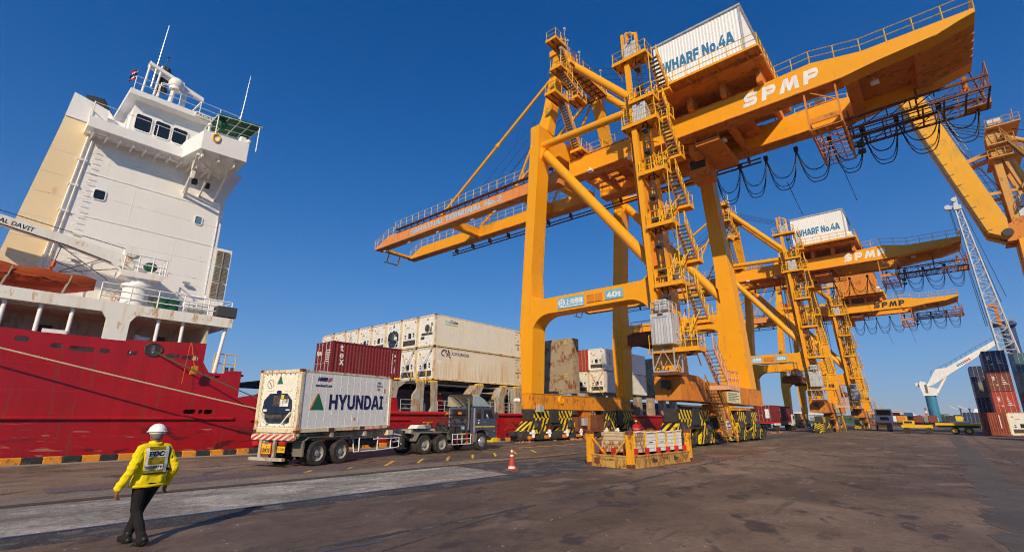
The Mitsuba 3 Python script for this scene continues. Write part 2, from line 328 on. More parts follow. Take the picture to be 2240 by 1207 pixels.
# screed strip with the landside crane rail in it
sheet('pale_pavement', [(-40, 12.25), (14.0, 12.25), (14.75, 15.92), (-40, 15.92)], 0.006, 'pale_screed')
mat('pale_dull', paint((0.155, 0.135, 0.122), 0.25, 0.5, (0.09, 0.07, 0.06), thr=0.45, streak=False, scale=1.5), 0.7, 0.3)
sheet('grey_pavement', [(-40, 16.28), (20, 16.28), (18, 17.5), (-40, 18.6)], 0.005, 'pale_dull')
sheet('asphalt_strip', [(-40, 11.25), (-10, 11.32), (2, 11.2), (6, 11.35), (11, 11.3), (14.0, 11.2), (19.5, 10.9), (23, 12.6), (26, 14.2), (14.75, 15.9), (14.0, 12.2), (-40, 12.2)], 0.005, 'asphalt')
obj('edge_rail', MB().box(-40, 14.0, 12.17, 12.245, -0.02, 0.022), 'edge_steel', kind='structure')
obj('crane_rail', MB().box(-60, 300, 15.98, 16.05, -0.02, 0.035).box(-60, 300, 16.2, 16.26, -0.02, 0.03), 'rail_steel', kind='structure')
sheet('rail_bed', [(-60, 15.93), (300, 15.93), (300, 16.27), (-60, 16.27)], 0.003, 'asphalt')
obj('crane_rail', MB().box(20, 300, 14.5, 14.58, -0.02, 0.05), 'rail_steel', kind='structure')
obj('crane_rail', MB().box(20, 300, 27.0, 27.1, -0.02, 0.05), 'rail_steel', kind='structure')
sheet('rail_bed', [(26, 13.7), (300, 13.7), (300, 15.6), (26, 15.6)], 0.007, 'asphalt')
sheet('rail_bed', [(24, 26.2), (300, 26.2), (300, 27.8), (24, 27.8)], 0.007, 'asphalt')
sheet('asphalt_patch', [(31, 17.6), (46, 18.3), (46, 22.0), (29, 20.6)], 0.006, 'grate_plate')
# steel trench covers
for i, (x0, x1) in enumerate(((2.35, 5.9), (5.93, 9.3), (9.33, 12.6))):
    k = obj('trench_cover', MB().box(x0, x1, 18.0 + 0.25 * i, 19.2 + 0.25 * i, -0.02, 0.018), 'grate_plate', kind='structure')
    m = MB()
    for j in range(22): x = x0 + 0.1 + (x1 - x0 - 0.2) * j / 21; m.box(x - 0.02, x + 0.02, 18.05 + 0.25 * i, 19.15 + 0.25 * i, 0.018, 0.03)
    obj('rib', m, 'grate_plate', k, kind='stuff')
# lane markings
for i in range(9):
    x = 9.2 + i * 1.75; obj('road_marking', MB().poly([(x, 18.0 + 0.05 * i), (x + 0.16, 18.0 + 0.05 * i), (x + 1.75, 19.6 + 0.05 * i), (x + 1.55, 19.6 + 0.05 * i)], 'z', -0.01, 0.009), 'marking_yellow', kind='structure')
obj('road_marking', MB().box(14.2, 44, 16.42, 16.5, -0.01, 0.0095), 'marking_yellow', kind='structure')
obj('road_marking', MB().box(26, 60, 21.9, 22.02, -0.01, 0.0115), 'marking_yellow', kind='structure')
# cracked construction joints
def joint(pts, w, z, seed):
    r = np.random.default_rng(seed); a = []; b = []
    for (x0, y0), (x1, y1) in zip(pts[:-1], pts[1:]):
        n = max(2, int(math.hypot(x1 - x0, y1 - y0) / 0.22)); d = unit((x1 - x0, y1 - y0)); nn = np.array([-d[1], d[0]])
        for i in range(n):
            q = np.array([x0 + (x1 - x0) * i / n, y0 + (y1 - y0) * i / n]); k = 0.35 + 1.3 * r.random()
            a.append(q + nn * w * k * 0.5); b.append(q - nn * w * (0.35 + 1.3 * r.random()) * 0.5)
    n = len(a); v = [(*p, z) for p in a] + [(*p, z) for p in b]
    return MB().add(v, [[i + n, i + n + 1, i + 1, i] for i in range(n - 1)])
obj('pavement_joint', joint([(-6, 8.3), (2.4, 8.05), (5.5, 7.75), (9, 7.7), (15, 8.05), (22, 8.6), (40, 9.3), (95, 10.2)], 0.16, 0.004, 1), 'asphalt', kind='structure')
obj('pavement_joint', joint([(2.3, 7.7), (4.0, 7.62), (5.6, 7.45)], 0.06, 0.006, 2), 'edge_steel', kind='structure')
obj('pavement_joint', joint([(2, 6.2), (5, 6.95), (8.7, 7.6)], 0.05, 0.004, 4), 'asphalt', kind='structure')
_rl = np.random.default_rng(17); _xs = np.concatenate([np.arange(8, 40, 0.5), np.arange(40, 92, 2.0)])
sheet('asphalt_lane', [(x, -1.3 + 0.006 * x + 0.16 * _rl.normal()) for x in _xs] + [(x, -0.38 + 0.008 * x + 0.14 * _rl.normal()) for x in _xs[::-1]], 0.005, 'asphalt_worn')
mat('asphalt_worn', paint((0.075, 0.071, 0.069), 0.3, 0.55, (0.11, 0.085, 0.07), thr=0.45, streak=False, scale=1.3, dirt=0.4, dirtc=(0.05, 0.045, 0.045)), 0.7, 0.3)
obj('pavement_joint', joint([(8, -2.6), (20, -2.3), (40, -1.9), (95, -1.6)], 0.12, 0.004, 5), 'asphalt', kind='structure')
for i, (x, y, a, b) in enumerate(((23.5, 9.9, 1.8, 0.8), (31, 10.8, 2.2, 0.9), (33, 9.6, 2.6, 0.8), (27.5, 9.0, 1.4, 0.5))):
    r = np.random.default_rng(i); t = np.arange(14) * 2 * math.pi / 14
    sheet('ground_patch', [(x + a * math.cos(k) * (0.7 + 0.5 * r.random()), y + b * math.sin(k) * (0.7 + 0.5 * r.random())) for k in t], 0.005 + 0.001 * i, 'rust_patch')
mat('rust_patch', paint((0.13, 0.062, 0.04), 0.25, 0.4, (0.07, 0.04, 0.03), thr=0.5, streak=False), 0.7, 0.3)
# ------------------------------------------------------------------ steelwork helpers
def rail_run(m, pts, h=1.1, step=1.3, r=0.036, mids=2, n=4):
    """posts with a top rail and mid rails along a floor polyline"""
    pts = [np.asarray(p, float) for p in pts]
    for a, b in zip(pts[:-1], pts[1:]):
        L = np.linalg.norm(b - a); k = max(1, round(L / step))
        for i in range(k + 1): m.tube(a + (b - a) * i / k, a + (b - a) * i / k + V(0, 0, h), r, n, cap=False)
        for j in range(mids): m.tube(a + V(0, 0, h * (j + 1) / mids), b + V(0, 0, h * (j + 1) / mids), r, n, cap=False)
def platform(root, x0, x1, y0, y1, z, sides='nswe', mat='crane_yellow', railmat='rail_yellow', step=1.2, name='platform', rail=True, brackets=True):
    m = MB().box(x0, x1, y0, y1, z - 0.06, z)
    w = 0.06
    m.box(x0, x1, y0 - w, y0, z - 0.2, z + 0.1).box(x0, x1, y1, y1 + w, z - 0.2, z + 0.1).box(x0 - w, x0, y0 - w, y1 + w, z - 0.2, z + 0.1).box(x1, x1 + w, y0 - w, y1 + w, z - 0.2, z + 0.1)
    key = obj(name, m, mat, root)
    if brackets:
        f = MB(); k = max(2, round((y1 - y0) / 0.9))
        for i in range(k + 1): y = y0 + (y1 - y0) * i / k; f.beam((x0, y, z - 0.13), (x1, y, z - 0.13), 0.05, 0.1)
        for i in range(k):
            ya, yb = y0 + (y1 - y0) * i / k, y0 + (y1 - y0) * (i + 1) / k; f.beam((x0, ya, z - 0.16), (x1, yb, z - 0.16), 0.04, 0.04)
        obj('floor_frame', f, 'rust_steel', key)
    if rail:
        r = MB()
        for s in sides: rail_run(r, {'s': [(x0, y0, z), (x1, y0, z)], 'n': [(x0, y1, z), (x1, y1, z)], 'w': [(x0, y0, z), (x0, y1, z)], 'e': [(x1, y0, z), (x1, y1, z)]}[s], step=step)
        obj('railing', r, railmat, key)
    return key
def stair(root, p, q, wdir, w=0.75, rise=0.235, mat='crane_orange', railmat='rail_yellow', tread='tread_grey', split=True):
    """flight from the top p to the bottom q (centre lines); wdir: direction across the steps"""
    p, q, wd = np.asarray(p, float), np.asarray(q, float), unit(wdir); h = wd * w / 2
    m = MB()
    for s in (-1, 1): m.beam(p + s * h, q + s * h, 0.06, 0.22)
    key = obj('stair', m, mat, root); r = MB()
    for s in (-1, 1):
        a, b = p + s * h, q + s * h; k = 4
        for i in range(k + 1): r.tube(a + (b - a) * i / k, a + (b - a) * i / k + V(0, 0, 1.0), 0.038, 4, cap=False)
        for z in (0.5, 1.0): r.tube(a + V(0, 0, z), b + V(0, 0, z), 0.036, 4, cap=False)
    obj('handrail', r, railmat, key)
    n = max(3, int(round(abs(p[2] - q[2]) / rise))); run = unit((q - p) * V(1, 1, 0)); t = MB()
    for i in range(n):
        c = p + (q - p) * (i + 0.5) / n; e = MB()
        (e if split else t).beam(c - wd * (w / 2 - 0.03), c + wd * (w / 2 - 0.03), 0.24, 0.05, up=V(0, 0, 1))
        if split: obj('tread', e, tread, key)
    if not split: obj('treads', t, tread, key, kind='stuff')
    return key
def arc(c, r, a0, a1, n=8): return [(c[0] + r * math.cos(math.radians(a0 + (a1 - a0) * i / n)), c[1] + r * math.sin(math.radians(a0 + (a1 - a0) * i / n))) for i in range(n + 1)]

def crane_body():
    k = thing('gantry_crane', 'largest yellow quay gantry crane, nearest the camera, boom out over the ship', 'gantry crane', 'yellow gantry cranes along the quay')
    FX = ((33.0, 34.75), (49.5, 51.25))
    # legs
    def lw(z): return 13.0 + 0.066 * z
    for x0, x1 in FX:
        obj('leg', MB().poly([(27.6, 3.95), (27.8, 9.5), (27.45, 14.6), (26.5, 27.6), (26.42, 28.2), (26.42, 29.7), (25.4, 29.7), (25.45, 27.0), (26.45, 14.6), (26.3, 9.4), (26.5, 3.95)], 'x', x0, x1), 'crane_yellow', k)
        obj('leg', MB().poly([(13.45, 4.6), (lw(10), 10), (lw(28.3), 28.3), (lw(28.3) + 1.25, 28.3), (lw(12.6) + 1.45, 12.6), (lw(10) + 1.6, 10), (15.3, 4.6)], 'x', x0, x1), 'crane_yellow', k)
        b = [(26.6, 8.65)] + arc((24.55, 8.65), 1.95, 0, 90, 9) + arc((16.95, 8.75), 1.9, 90, 180, 9) + [(15.0, 8.75), (15.0, 13.0)] + arc((15.9, 12.9), 0.92, 180, 270, 5) + arc((25.6, 12.87), 0.92, 270, 360, 5) + [(26.6, 12.9)]
        obj('portal_beam', MB().poly(b, 'x', x0 + 0.03, x1 - 0.03), 'crane_yellow', k)
        xm = (x0 + x1) / 2
        obj('brace', MB().tube((xm, 25.4, 26.9), (xm, 14.6, 12.6), 0.44, 18), 'crane_yellow', k, smooth=40)
        obj('tie_tube', MB().tube((xm, 25.9, 27.75), (xm, 15.2, 27.35), 0.36, 16), 'crane_yellow', k, smooth=40)
        m = MB()
        m.poly([(26.0, 25.2), (24.9, 27.0), (26.0, 27.6)], 'x', xm - 0.5, xm + 0.5)
        obj('gusset', m, 'crane_yellow', k)
    # sills and cross beams
    s = MB().box(33.0, 50.6, 26.52, 27.6, 2.62, 3.95).box(32.96, 50.64, 26.46, 27.66, 3.9, 3.95)
    s = obj('sill_beam', s, 'crane_yellow_worn', k)
    for x in (37.3, 46.4): obj('eye_plate', MB().lathe([(0.0, 0.09), (0.36, 0.09), (0.42, 0.0)], (x, 26.52, 3.45), 'y', 20).move(np.diag([1, -1, 1]), (0, 2 * 26.52, 0)).lathe([(0.30, 0.0), (0.30, -0.14)], (x, 26.52, 3.45), 'y', 16), 'crane_yellow', s)
    s = MB().poly([(33.0, 3.15), (52.7, 3.1), (52.7, 4.55), (37.6, 4.65), (36.4, 4.95), (33.0, 4.95)], 'y', 13.42, 15.35)
    sl = obj('sill_beam', s, 'crane_orange', k)
    c = [(34.5, 26.3), (36.4, 27.75), (47.9, 27.75), (49.75, 26.3), (49.75, 29.65), (34.5, 29.65)]
    obj('cross_beam', MB().poly(c, 'y', 25.42, 26.38), 'crane_yellow', k)
    obj('cross_beam', MB().box(34.6, 49.7, 14.9, 15.9, 27.75, 29.0), 'crane_yellow', k)
    obj('hinge_bracket', MB().poly([(38.2, 29.6), (38.2, 30.0), (39.4, 29.9), (39.4, 27.7)], 'y', 24.6, 25.4).poly([(44.2, 27.7), (44.2, 29.9), (45.4, 30.0), (45.4, 27.7)], 'y', 24.6, 25.4), 'crane_yellow', k, each=True)
    # girders, landward part
    prof = [(25.3, 25.8), (25.3, 27.65), (8.0, 27.7), (3.2, 27.95), (0.1, 27.3), (-5.9, 27.25), (-5.9, 26.95), (-3.7, 26.35), (-0.7, 26.1), (1.4, 25.8)]
    for x0, x1, side in ((38.0, 39.3, -1), (44.1, 45.4, 1)):
        g = obj('girder', MB().poly(prof, 'x', x0, x1), 'crane_yellow', k)
        fl = MB().box(x0 - 0.08, x1 + 0.08, 1.5, 25.2, 25.72, 25.797).box(x0 - 0.08, x1 + 0.08, 8.0, 25.2, 27.70, 27.76)
        obj('flange', fl, 'crane_orange', g)
    obj('girder__lettering', text('SPMP', (37.998, 8.15, 26.25), (0, -1, 0), (0, 0, 1), 1.18, 5.4, 0.02, shape=spmp()), 'letter_white', k)
    und = MB()
    for y in (22.8, 19.6, 16.4, 13.0, 9.8): und.box(39.3, 44.1, y - 0.18, y + 0.18, 25.85, 26.75)
    for x in (40.5, 41.7, 42.9): und.box(x - 0.08, x + 0.08, 9.8, 24.5, 26.2, 26.5)
    und.box(39.3, 44.1, 8.2, 21.8, 26.9, 27.0)
    obj('girder_bracing', und, 'crane_orange', k)
    # tail: deck between the girders behind the rear leg
    t = MB().box(39.3, 44.1, 0.6, 1.4, 25.82, 27.2).box(39.3, 44.1, -3.6, -2.7, 26.2, 27.2).box(39.3, 44.1, -2.7, 0.6, 26.75, 27.15)
    t.poly([(-3.6, 26.36), (-3.6, 27.2), (-5.9, 27.24), (-5.9, 26.96)], 'x', 39.3, 44.1)
    for x in (40.3, 41.2, 42.2, 43.1): t.beam((x, -3.6, 26.33), (x, -5.9, 26.93), 0.12, 0.16)
    obj('tail_deck', t, 'crane_orange', k)
    obj('tail_wire', MB().tube((38.0, -3.75, 26.3), (38.0, -5.85, 27.02), 0.035, 5), 'rail_yellow', k)
    r = MB()
    for x in (38.05, 45.35): rail_run(r, [(x, 5.6, 27.85), (x, 3.2, 27.95), (x, 0.1, 27.3), (x, -5.9, 27.25)], step=1.5)
    rail_run(r, [(38.05, -5.9, 27.25), (45.35, -5.9, 27.25)], step=1.5)
    obj('tail_railing', r, 'rail_yellow', k)
    # walkway rail along the girder between the legs
    r = MB(); rail_run(r, [(38.1, 24.2, 27.76), (38.1, 15.6, 27.76)], step=1.4); rail_run(r, [(45.3, 25.0, 27.76), (45.3, 7.2, 27.76)], step=1.8)
    obj('girder_railing', r, 'rail_yellow', k)
    # boom over the water
    for x0, x1 in ((38.05, 39.25), (44.15, 45.35)):
        bm = obj('boom', MB().poly([(26.8, 25.85), (26.8, 27.25), (57.4, 27.3), (59.9, 26.2), (60.6, 26.2), (60.6, 25.85)], 'x', x0, x1), 'faded_orange' if x0 < 40 else 'crane_yellow', k)
        m = MB().box(x0 - 0.07, x1 + 0.07, 26.9, 60.5, 25.77, 25.847)
        obj('flange', m, 'crane_orange', bm)
        w = MB(); xo = x0 - 0.55 if x0 < 40 else x1 + 0.1; xi = xo + (0.5 if x0 < 40 else 0.65)
        if x0 < 40:
            w.box(xo, xi, 27.2, 55.0, 27.52, 27.57)
            y = 27.4
            while y < 55: w.beam((x0 + 0.1, y, 27.2), (xo, y, 27.5), 0.06, 0.12); y += 1.35
            wk = obj('boom_walkway', w, 'rust_steel', bm); r = MB()
            rail_run(r, [(xo, 27.2, 27.57), (xo, 55.0, 27.57)], step=1.35); rail_run(r, [(x0, 55.0, 27.3), (x0, 57.4, 27.3), (x0, 59.9, 26.2), (x0, 60.6, 26.2)], step=1.35)
        else:
            w.box(xo, xi, 27.2, 57.0, 27.26, 27.32); wk = obj('boom_walkway', w, 'rust_steel', bm); r = MB(); rail_run(r, [(xi, 27.2, 27.32), (xi, 57.0, 27.32)], step=1.6)
            rail_run(r, [(x0, 28.0, 27.3), (x0, 57.4, 27.3), (x0, 59.9, 26.2)], step=1.5)
        obj('railing', r, 'rail_yellow', bm)
    tie = MB()
    for y in (32.5, 45.0): tie.box(39.25, 44.15, y - 0.45, y + 0.45, 25.95, 27.0)
    tie.box(39.25, 44.15, 59.7, 60.55, 25.9, 26.2).box(39.25, 44.15, 27.2, 28.0, 26.0, 27.1)
    obj('boom_tie_beam', tie, 'crane_yellow', k, each=True)
    obj('trolley_rail', MB().box(45.9, 46.05, 9.0, 52.0, 25.1, 25.22).box(45.9, 46.05, 9.0, 52.0, 25.5, 25.58), 'rust_steel', k)
    m = MB()
    for y in np.arange(10, 52, 3.4): m.box(45.4, 46.0, y - 0.06, y + 0.06, 25.22, 25.85)
    obj('rail_hanger', m, 'rust_steel', k)
    obj('boom__lettering', text('SAHATHAI TERMINAL No.2', (38.046, 52.1, 26.15), (0, -1, 0), (0, 0, 1), 0.74, 17.2, 0.02, bold=7), 'letter_pale_blue', k)
    m = MB()   # folded tip basket
    for a, b in (((40.5, 60.4, 25.9), (40.5, 60.9, 24.6)), ((42.5, 60.4, 25.9), (42.5, 60.9, 24.6)), ((40.5, 60.9, 24.6), (42.5, 60.9, 24.6)), ((40.5, 60.9, 24.6), (40.5, 61.6, 24.75)), ((42.5, 60.9, 24.6), (42.5, 61.6, 24.75))): m.beam(a, b, 0.14)
    obj('tip_buffer', m, 'crane_yellow_worn', k)
    # A frame, stays and ropes
    for xb, xt, yb in ((34.9, 37.3, 25.3), (49.0, 44.7, 25.3)):
        a = MB(); b0, t0 = V(xb, 25.9, 29.6), V(xt, 25.6, 40.2)
        a.beam(b0, t0, 1.05, 1.15, up=(0, 1, 0)); obj('frame_leg', a, 'crane_yellow', k)
    obj('head_beam', MB().box(36.6, 45.4, 25.1, 26.1, 39.6, 40.5).box(36.4, 38.2, 24.8, 26.4, 40.4, 41.1).box(43.8, 45.6, 24.8, 26.4, 40.4, 41.1), 'crane_yellow', k)
    for x in (37.8, 44.6):
        a, b = V(x + 0.3, 26.2, 39.9), V(x + 0.8, 46.4, 27.5)
        f = MB().beam(a, a + (b - a) * 0.48, 0.16, 0.34).beam(a + (b - a) * 0.485, b, 0.16, 0.34).ball(a + (b - a) * 0.482, 0.34, 2, (0.7, 1, 1)); obj('fore_stay', f, 'crane_yellow', k)
        obj('back_stay', MB().tube((x + 0.3, 25.3, 40.3), (x + 0.7, 14.9, 28.6), 0.42, 16), 'crane_yellow', k, smooth=40)
        f = MB().beam((x + 0.4, 26.2, 39.6), (x + 0.7, 33.0, 27.4), 0.14, 0.26); obj('inner_stay', f, 'crane_yellow', k)
    rp = MB()
    for i in range(6): x = 39.8 + i * 0.75; rp.tube((x, 26.0, 39.7 - 0.2 * (i % 2)), (x + 0.05, 44.5 - 1.2 * (i % 3), 27.2), 0.035, 4, cap=False)
    for i in range(4): x = 40.2 + i * 1.1; rp.tube((x, 25.4, 40.6), (x, 13.0, 34.3), 0.035, 4, cap=False)
    obj('luffing_rope', rp, 'rope_steel', k)
    # apex platforms and stairs up the near frame leg
    ap = obj('apex_deck', MB().box(37.0, 44.6, 24.0, 25.1, 38.9, 39.0).box(37.0, 44.6, 26.1, 27.0, 38.9, 39.0).box(37.0, 44.6, 23.95, 24.0, 38.8, 39.1), 'crane_yellow', k)
    gr = MB()
    for i in range(9): x = 37.2 + i * 0.9; gr.beam((x, 24.0, 38.85), (x, 27.0, 38.85), 0.07, 0.1)
    for y in (24.05, 24.7, 25.4, 26.2, 26.95): gr.beam((37.0, y, 38.82), (44.6, y, 38.82), 0.06, 0.08)
    obj('floor_frame', gr, 'dark_steel', ap)
    r = MB(); rail_run(r, [(37.0, 24.0, 39.0), (44.6, 24.0, 39.0), (44.6, 27.0, 39.0)], step=1.2)
    rail_run(r, [(36.8, 25.0, 41.1), (45.4, 25.0, 41.1)], step=1.4); obj('railing', r, 'rail_yellow', ap)
    sh = MB()
    for x in (38.3, 39.2, 42.6, 43.6): sh.lathe([(0.0, -0.14), (0.62, -0.14), (0.62, -0.09), (0.5, -0.04), (0.5, 0.04), (0.62, 0.09), (0.62, 0.14), (0, 0.14)], (x, 25.6, 41.2), 'x', 18)
    obj('rope_sheave', sh, 'crane_yellow_worn', ap, smooth=30)
    platform(k, 33.4, 35.2, 23.4, 24.6, 39.4, 'swe', step=0.9)
    platform(k, 34.3, 36.4, 23.5, 24.8, 36.6, 'swe', step=0.9)
    platform(k, 33.2, 35.4, 23.5, 24.7, 32.9, 'swn', step=0.9)
    stair(k, (34.6, 23.9, 39.3), (36.1, 23.9, 36.7), (0, 1, 0)); stair(k, (34.9, 24.1, 36.5), (37.2, 23.2, 34.0), (0, 1, 0)); stair(k, (37.4, 23.9, 34.1), (35.2, 23.9, 32.9), (0, 1, 0))
    stair(k, (35.0, 24.0, 32.8), (37.6, 24.0, 28.3), (0, 1, 0))
    platform(k, 36.6, 38.3, 23.1, 24.3, 34.0, 'sew', step=0.9)
    platform(k, 37.2, 40.2, 23.2, 24.5, 28.2, 's', step=0.9)
    m = MB(); rail_run(m, [(40.0, 24.0, 28.2), (40.0, 20.5, 28.0)], step=0.9); rail_run(m, [(41.5, 24.0, 28.2), (41.5, 20.5, 28.0)], step=0.9); m.beam((40, 24, 28.2), (40, 20.5, 28.0), 0.1, 0.2); obj('access_rail', m, 'rail_yellow', k)
    po = MB()
    for x, y, z, h in ((35.2, 23.5, 39.4, 2.2), (38.0, 25.0, 41.1, 1.8), (41.0, 25.4, 41.1, 2.4), (45.2, 25.0, 41.0, 2.3), (34.4, 23.5, 36.6, 2.0)): po.tube((x, y, z), (x, y, z + h), 0.035, 5).box(x - 0.12, x + 0.12, y - 0.1, y + 0.1, z + h - 0.1, z + h + 0.16)
    obj('beacon_post', po, 'galvanised', k)
    # machine house
    hx0, hx1, hy0, hy1, hz0, hz1 = 36.0, 44.6, 7.0, 14.4, 29.35, 34.35
    fl = MB().box(36.0, 45.6, 5.9, 14.7, 28.95, 29.3).box(35.0, 36.0, 5.9, 14.7, 29.2, 29.28)
    for y in np.arange(6.1, 14.8, 0.75): fl.beam((36.1, y, 29.05), (35.0, y, 29.22), 0.06, 0.14)
    for y in (6.6, 9.4, 12.2): fl.box(37.4, 45.4, y - 0.2, y + 0.2, 27.72, 28.95)
    fd = obj('house_deck', fl, 'crane_orange', k)
    r = MB(); rail_run(r, [(35.0, 13.6, 29.28), (35.0, 5.9, 29.28), (45.6, 5.9, 29.28)], step=1.1); obj('railing', r, 'rail_yellow', fd)
    ed = MB().box(34.96, 35.0, 5.9, 14.0, 29.16, 29.36).box(35.0, 45.6, 5.86, 5.9, 29.16, 29.36); obj('toe_board', ed, 'crane_yellow', fd)
    def ribs(a0, a1, pitch=0.26, d=0.02):
        n = int(round((a1 - a0) / pitch)); p = (a1 - a0) / n; o = []
        for i in range(n): o += [(a0 + i * p, 0), (a0 + i * p + p * 0.35, 0), (a0 + i * p + p * 0.5, d), (a0 + i * p + p * 0.85, d)]
        return o + [(a1, 0)]
    w = MB(); o = ribs(hy0, hy1)
    for (ya, da), (yb, db) in zip(o[:-1], o[1:]): w.add([(hx0 + da, ya, hz0), (hx0 + da, ya, hz1), (hx0 + db, yb, hz1), (hx0 + db, yb, hz0)], [[0, 1, 2, 3]])
    o = ribs(hx0, hx1)
    for (xa, da), (xb, db) in zip(o[:-1], o[1:]): w.add([(xa, hy0 + da, hz0), (xb, hy0 + db, hz0), (xb, hy0 + db, hz1), (xa, hy0 + da, hz1)], [[0, 1, 2, 3]])
    w.box(hx0 + 0.06, hx1, hy0 + 0.06, hy1, hz0, hz1 - 0.01)
    mh = obj('machine_house', w, 'white_sheet', k)
    obj('roof_trim', MB().box(hx0 - 0.14, hx1 + 0.14, hy0 - 0.14, hy1 + 0.1, hz1, hz1 + 0.16).box(hx0 - 0.05, hx0 + 0.08, hy0 - 0.06, hy0 + 0.09, hz0, hz1), 'galvanised', mh)
    obj('lettering', text('WHARF No.4A', (hx0 - 0.004, 13.75, 31.2), (0, -1, 0), (0, 0, 1), 1.15, 6.1, 0.02, bold=9), 'letter_blue', mh)
    f2 = MB()
    for x in (37.6, 39.6, 41.6): f2.tube((x, hy0 - 0.6, 30.4), (x, hy0, 30.4), 0.55, 16)
    obj('ventilator', f2, 'white_paint', mh, smooth=40)
    # rear walkway lattice and hanging basket
    w = MB()
    for x in (43.0, 46.4):
        for z in (24.15, 25.05): w.beam((x, 2.2, z), (x, -6.3, z), 0.14, 0.16)
        for i in range(7): y = 2.2 - i * 1.4; w.beam((x, y, 24.15), (x, y, 25.05), 0.08); w.beam((x, y, 24.15), (x, max(-6.3, y - 1.4), 25.05), 0.06)
    for i in range(8): y = 2.2 - i * 1.21; w.beam((43.0, y, 24.15), (46.4, y, 24.15), 0.1, 0.12)
    for x in (43.6, 44.3, 45.0, 45.7): w.beam((x, 2.2, 24.2), (x, -6.3, 24.2), 0.06, 0.06)
    for y in (1.8, -2.5): w.beam((43.2, y, 25.0), (43.8, y, 26.2), 0.12); w.beam((46.3, y, 25.0), (45.3, y, 26.2), 0.12)
    w.beam((45.2, -5.7, 27.2), (46.2, -6.2, 25.0), 0.08)
    cw = obj('rear_catwalk', w, 'rust_steel', k)
    r = MB(); rail_run(r, [(46.4, 1.0, 25.05), (46.4, -6.3, 25.05), (43.0, -6.3, 25.05)], step=1.4); r.box(45.4, 46.5, -6.4, -5.1, 24.1, 24.16).box(45.4, 46.5, -6.45, -6.38, 24.1, 24.7).box(46.42, 46.5, -6.4, -5.1, 24.1, 24.7); obj('railing', r, 'crane_orange', cw)
    obj('hook', MB().path([(44.6 + 0.5 * math.cos(a), -5.3, 25.6 + 0.5 * math.sin(a)) for a in np.linspace(-1.9, 2.2, 14)], 0.16, 8), 'crane_orange', cw, smooth=40)
    b = MB()
    for x in (38.2, 45.0):
        for y in (3.95, 1.95): b.beam((x, y, 22.5), (x, y, 26.0), 0.12)
        b.beam((x, 3.95, 25.9), (x, 1.95, 24.3), 0.07); b.beam((x, 3.95, 23.3), (x, 1.95, 23.3), 0.1); b.beam((x, 1.95, 24.4), (x, 3.95, 24.4), 0.08)
    b.box(38.15, 38.25, 1.9, 4.0, 23.0, 23.4)
    for y in (1.95, 3.95): b.beam((38.2, y, 22.5), (45.0, y, 22.5), 0.12); b.beam((38.2, y, 23.3), (45.0, y, 23.3), 0.08)
    for i in range(9): x = 38.2 + i * 0.85; b.beam((x, 1.95, 22.5), (x, 3.95, 22.5), 0.06)
    for y in (2.45, 2.95, 3.45): b.beam((38.2, y, 22.5), (45.0, y, 22.5), 0.05)
    for i in range(9): x = 38.2 + i * 0.85; b.beam((x, 1.95, 22.5), (x, 1.95, 23.3), 0.05)
    obj('hanging_basket', b, 'crane_orange', k)
    obj('basket_lamp', MB().box(45.0, 45.5, 1.2, 1.7, 23.5, 23.8).box(45.0, 45.5, 1.2, 1.7, 22.9, 23.15), 'dark_steel', k)
    # festoon cables
    ys = [13.2, 10.9, 8.6, 6.1, 3.5, 1.2, -1.1, -3.7, -5.9]
    for y0, y1 in zip(ys[:-1], ys[1:]):
        m = MB()
        for j, (dx, sag, rr) in enumerate(((0, 3.5, 0.042), (0.12, 3.1, 0.034), (-0.12, 2.4, 0.022), (0.2, 2.2, 0.03))):
            t = np.linspace(0, 1, 17); s = (2 * t - 1)
            m.path(np.stack([45.9 + dx + 0 * t, y0 + (y1 - y0) * (0.5 + 0.5 * np.sign(s) * np.abs(s) ** (0.7 + 0.05 * j)), 25.2 - sag * (1 - np.abs(s) ** 2.3)], 1), rr, 5)
        m.box(45.7, 46.1, y0 - 0.16, y0 + 0.16, 25.1, 25.5)
        obj('festoon_cable', m, 'cable_black', k)
    m = MB().path([(45.9, 7.2 - 0.25 * t * 3, 22.4 - 3.4 * t) for t in np.linspace(0, 1, 6)], 0.025, 4).path([(45.9, 3.0 - 0.25 * t * 2, 22.4 - 3.2 * t) for t in np.linspace(0, 1, 6)], 0.025, 4)
    obj('loose_cable', m, 'cable_black', k)
    # floodlights under the girder and boom
    for x, y, z in ((37.7, 22.6, 25.55), (37.8, 18.3, 25.5), (40.4, 10.6, 25.4), (39.6, 3.2, 25.55), (40.6, -0.3, 26.0), (38.7, 36.5, 25.45), (38.7, 40.3, 25.45), (38.7, 46.8, 25.45), (38.7, 53.0, 25.45), (38.7, 58.7, 25.45)):
        obj('floodlight', MB().box(x - 0.2, x + 0.2, y - 0.26, y + 0.26, z - 0.13, z + 0.13, c=0.04).box(x - 0.05, x + 0.05, y - 0.05, y + 0.05, z + 0.16, z + 0.36), 'lamp_glass', k)
    return k, sl

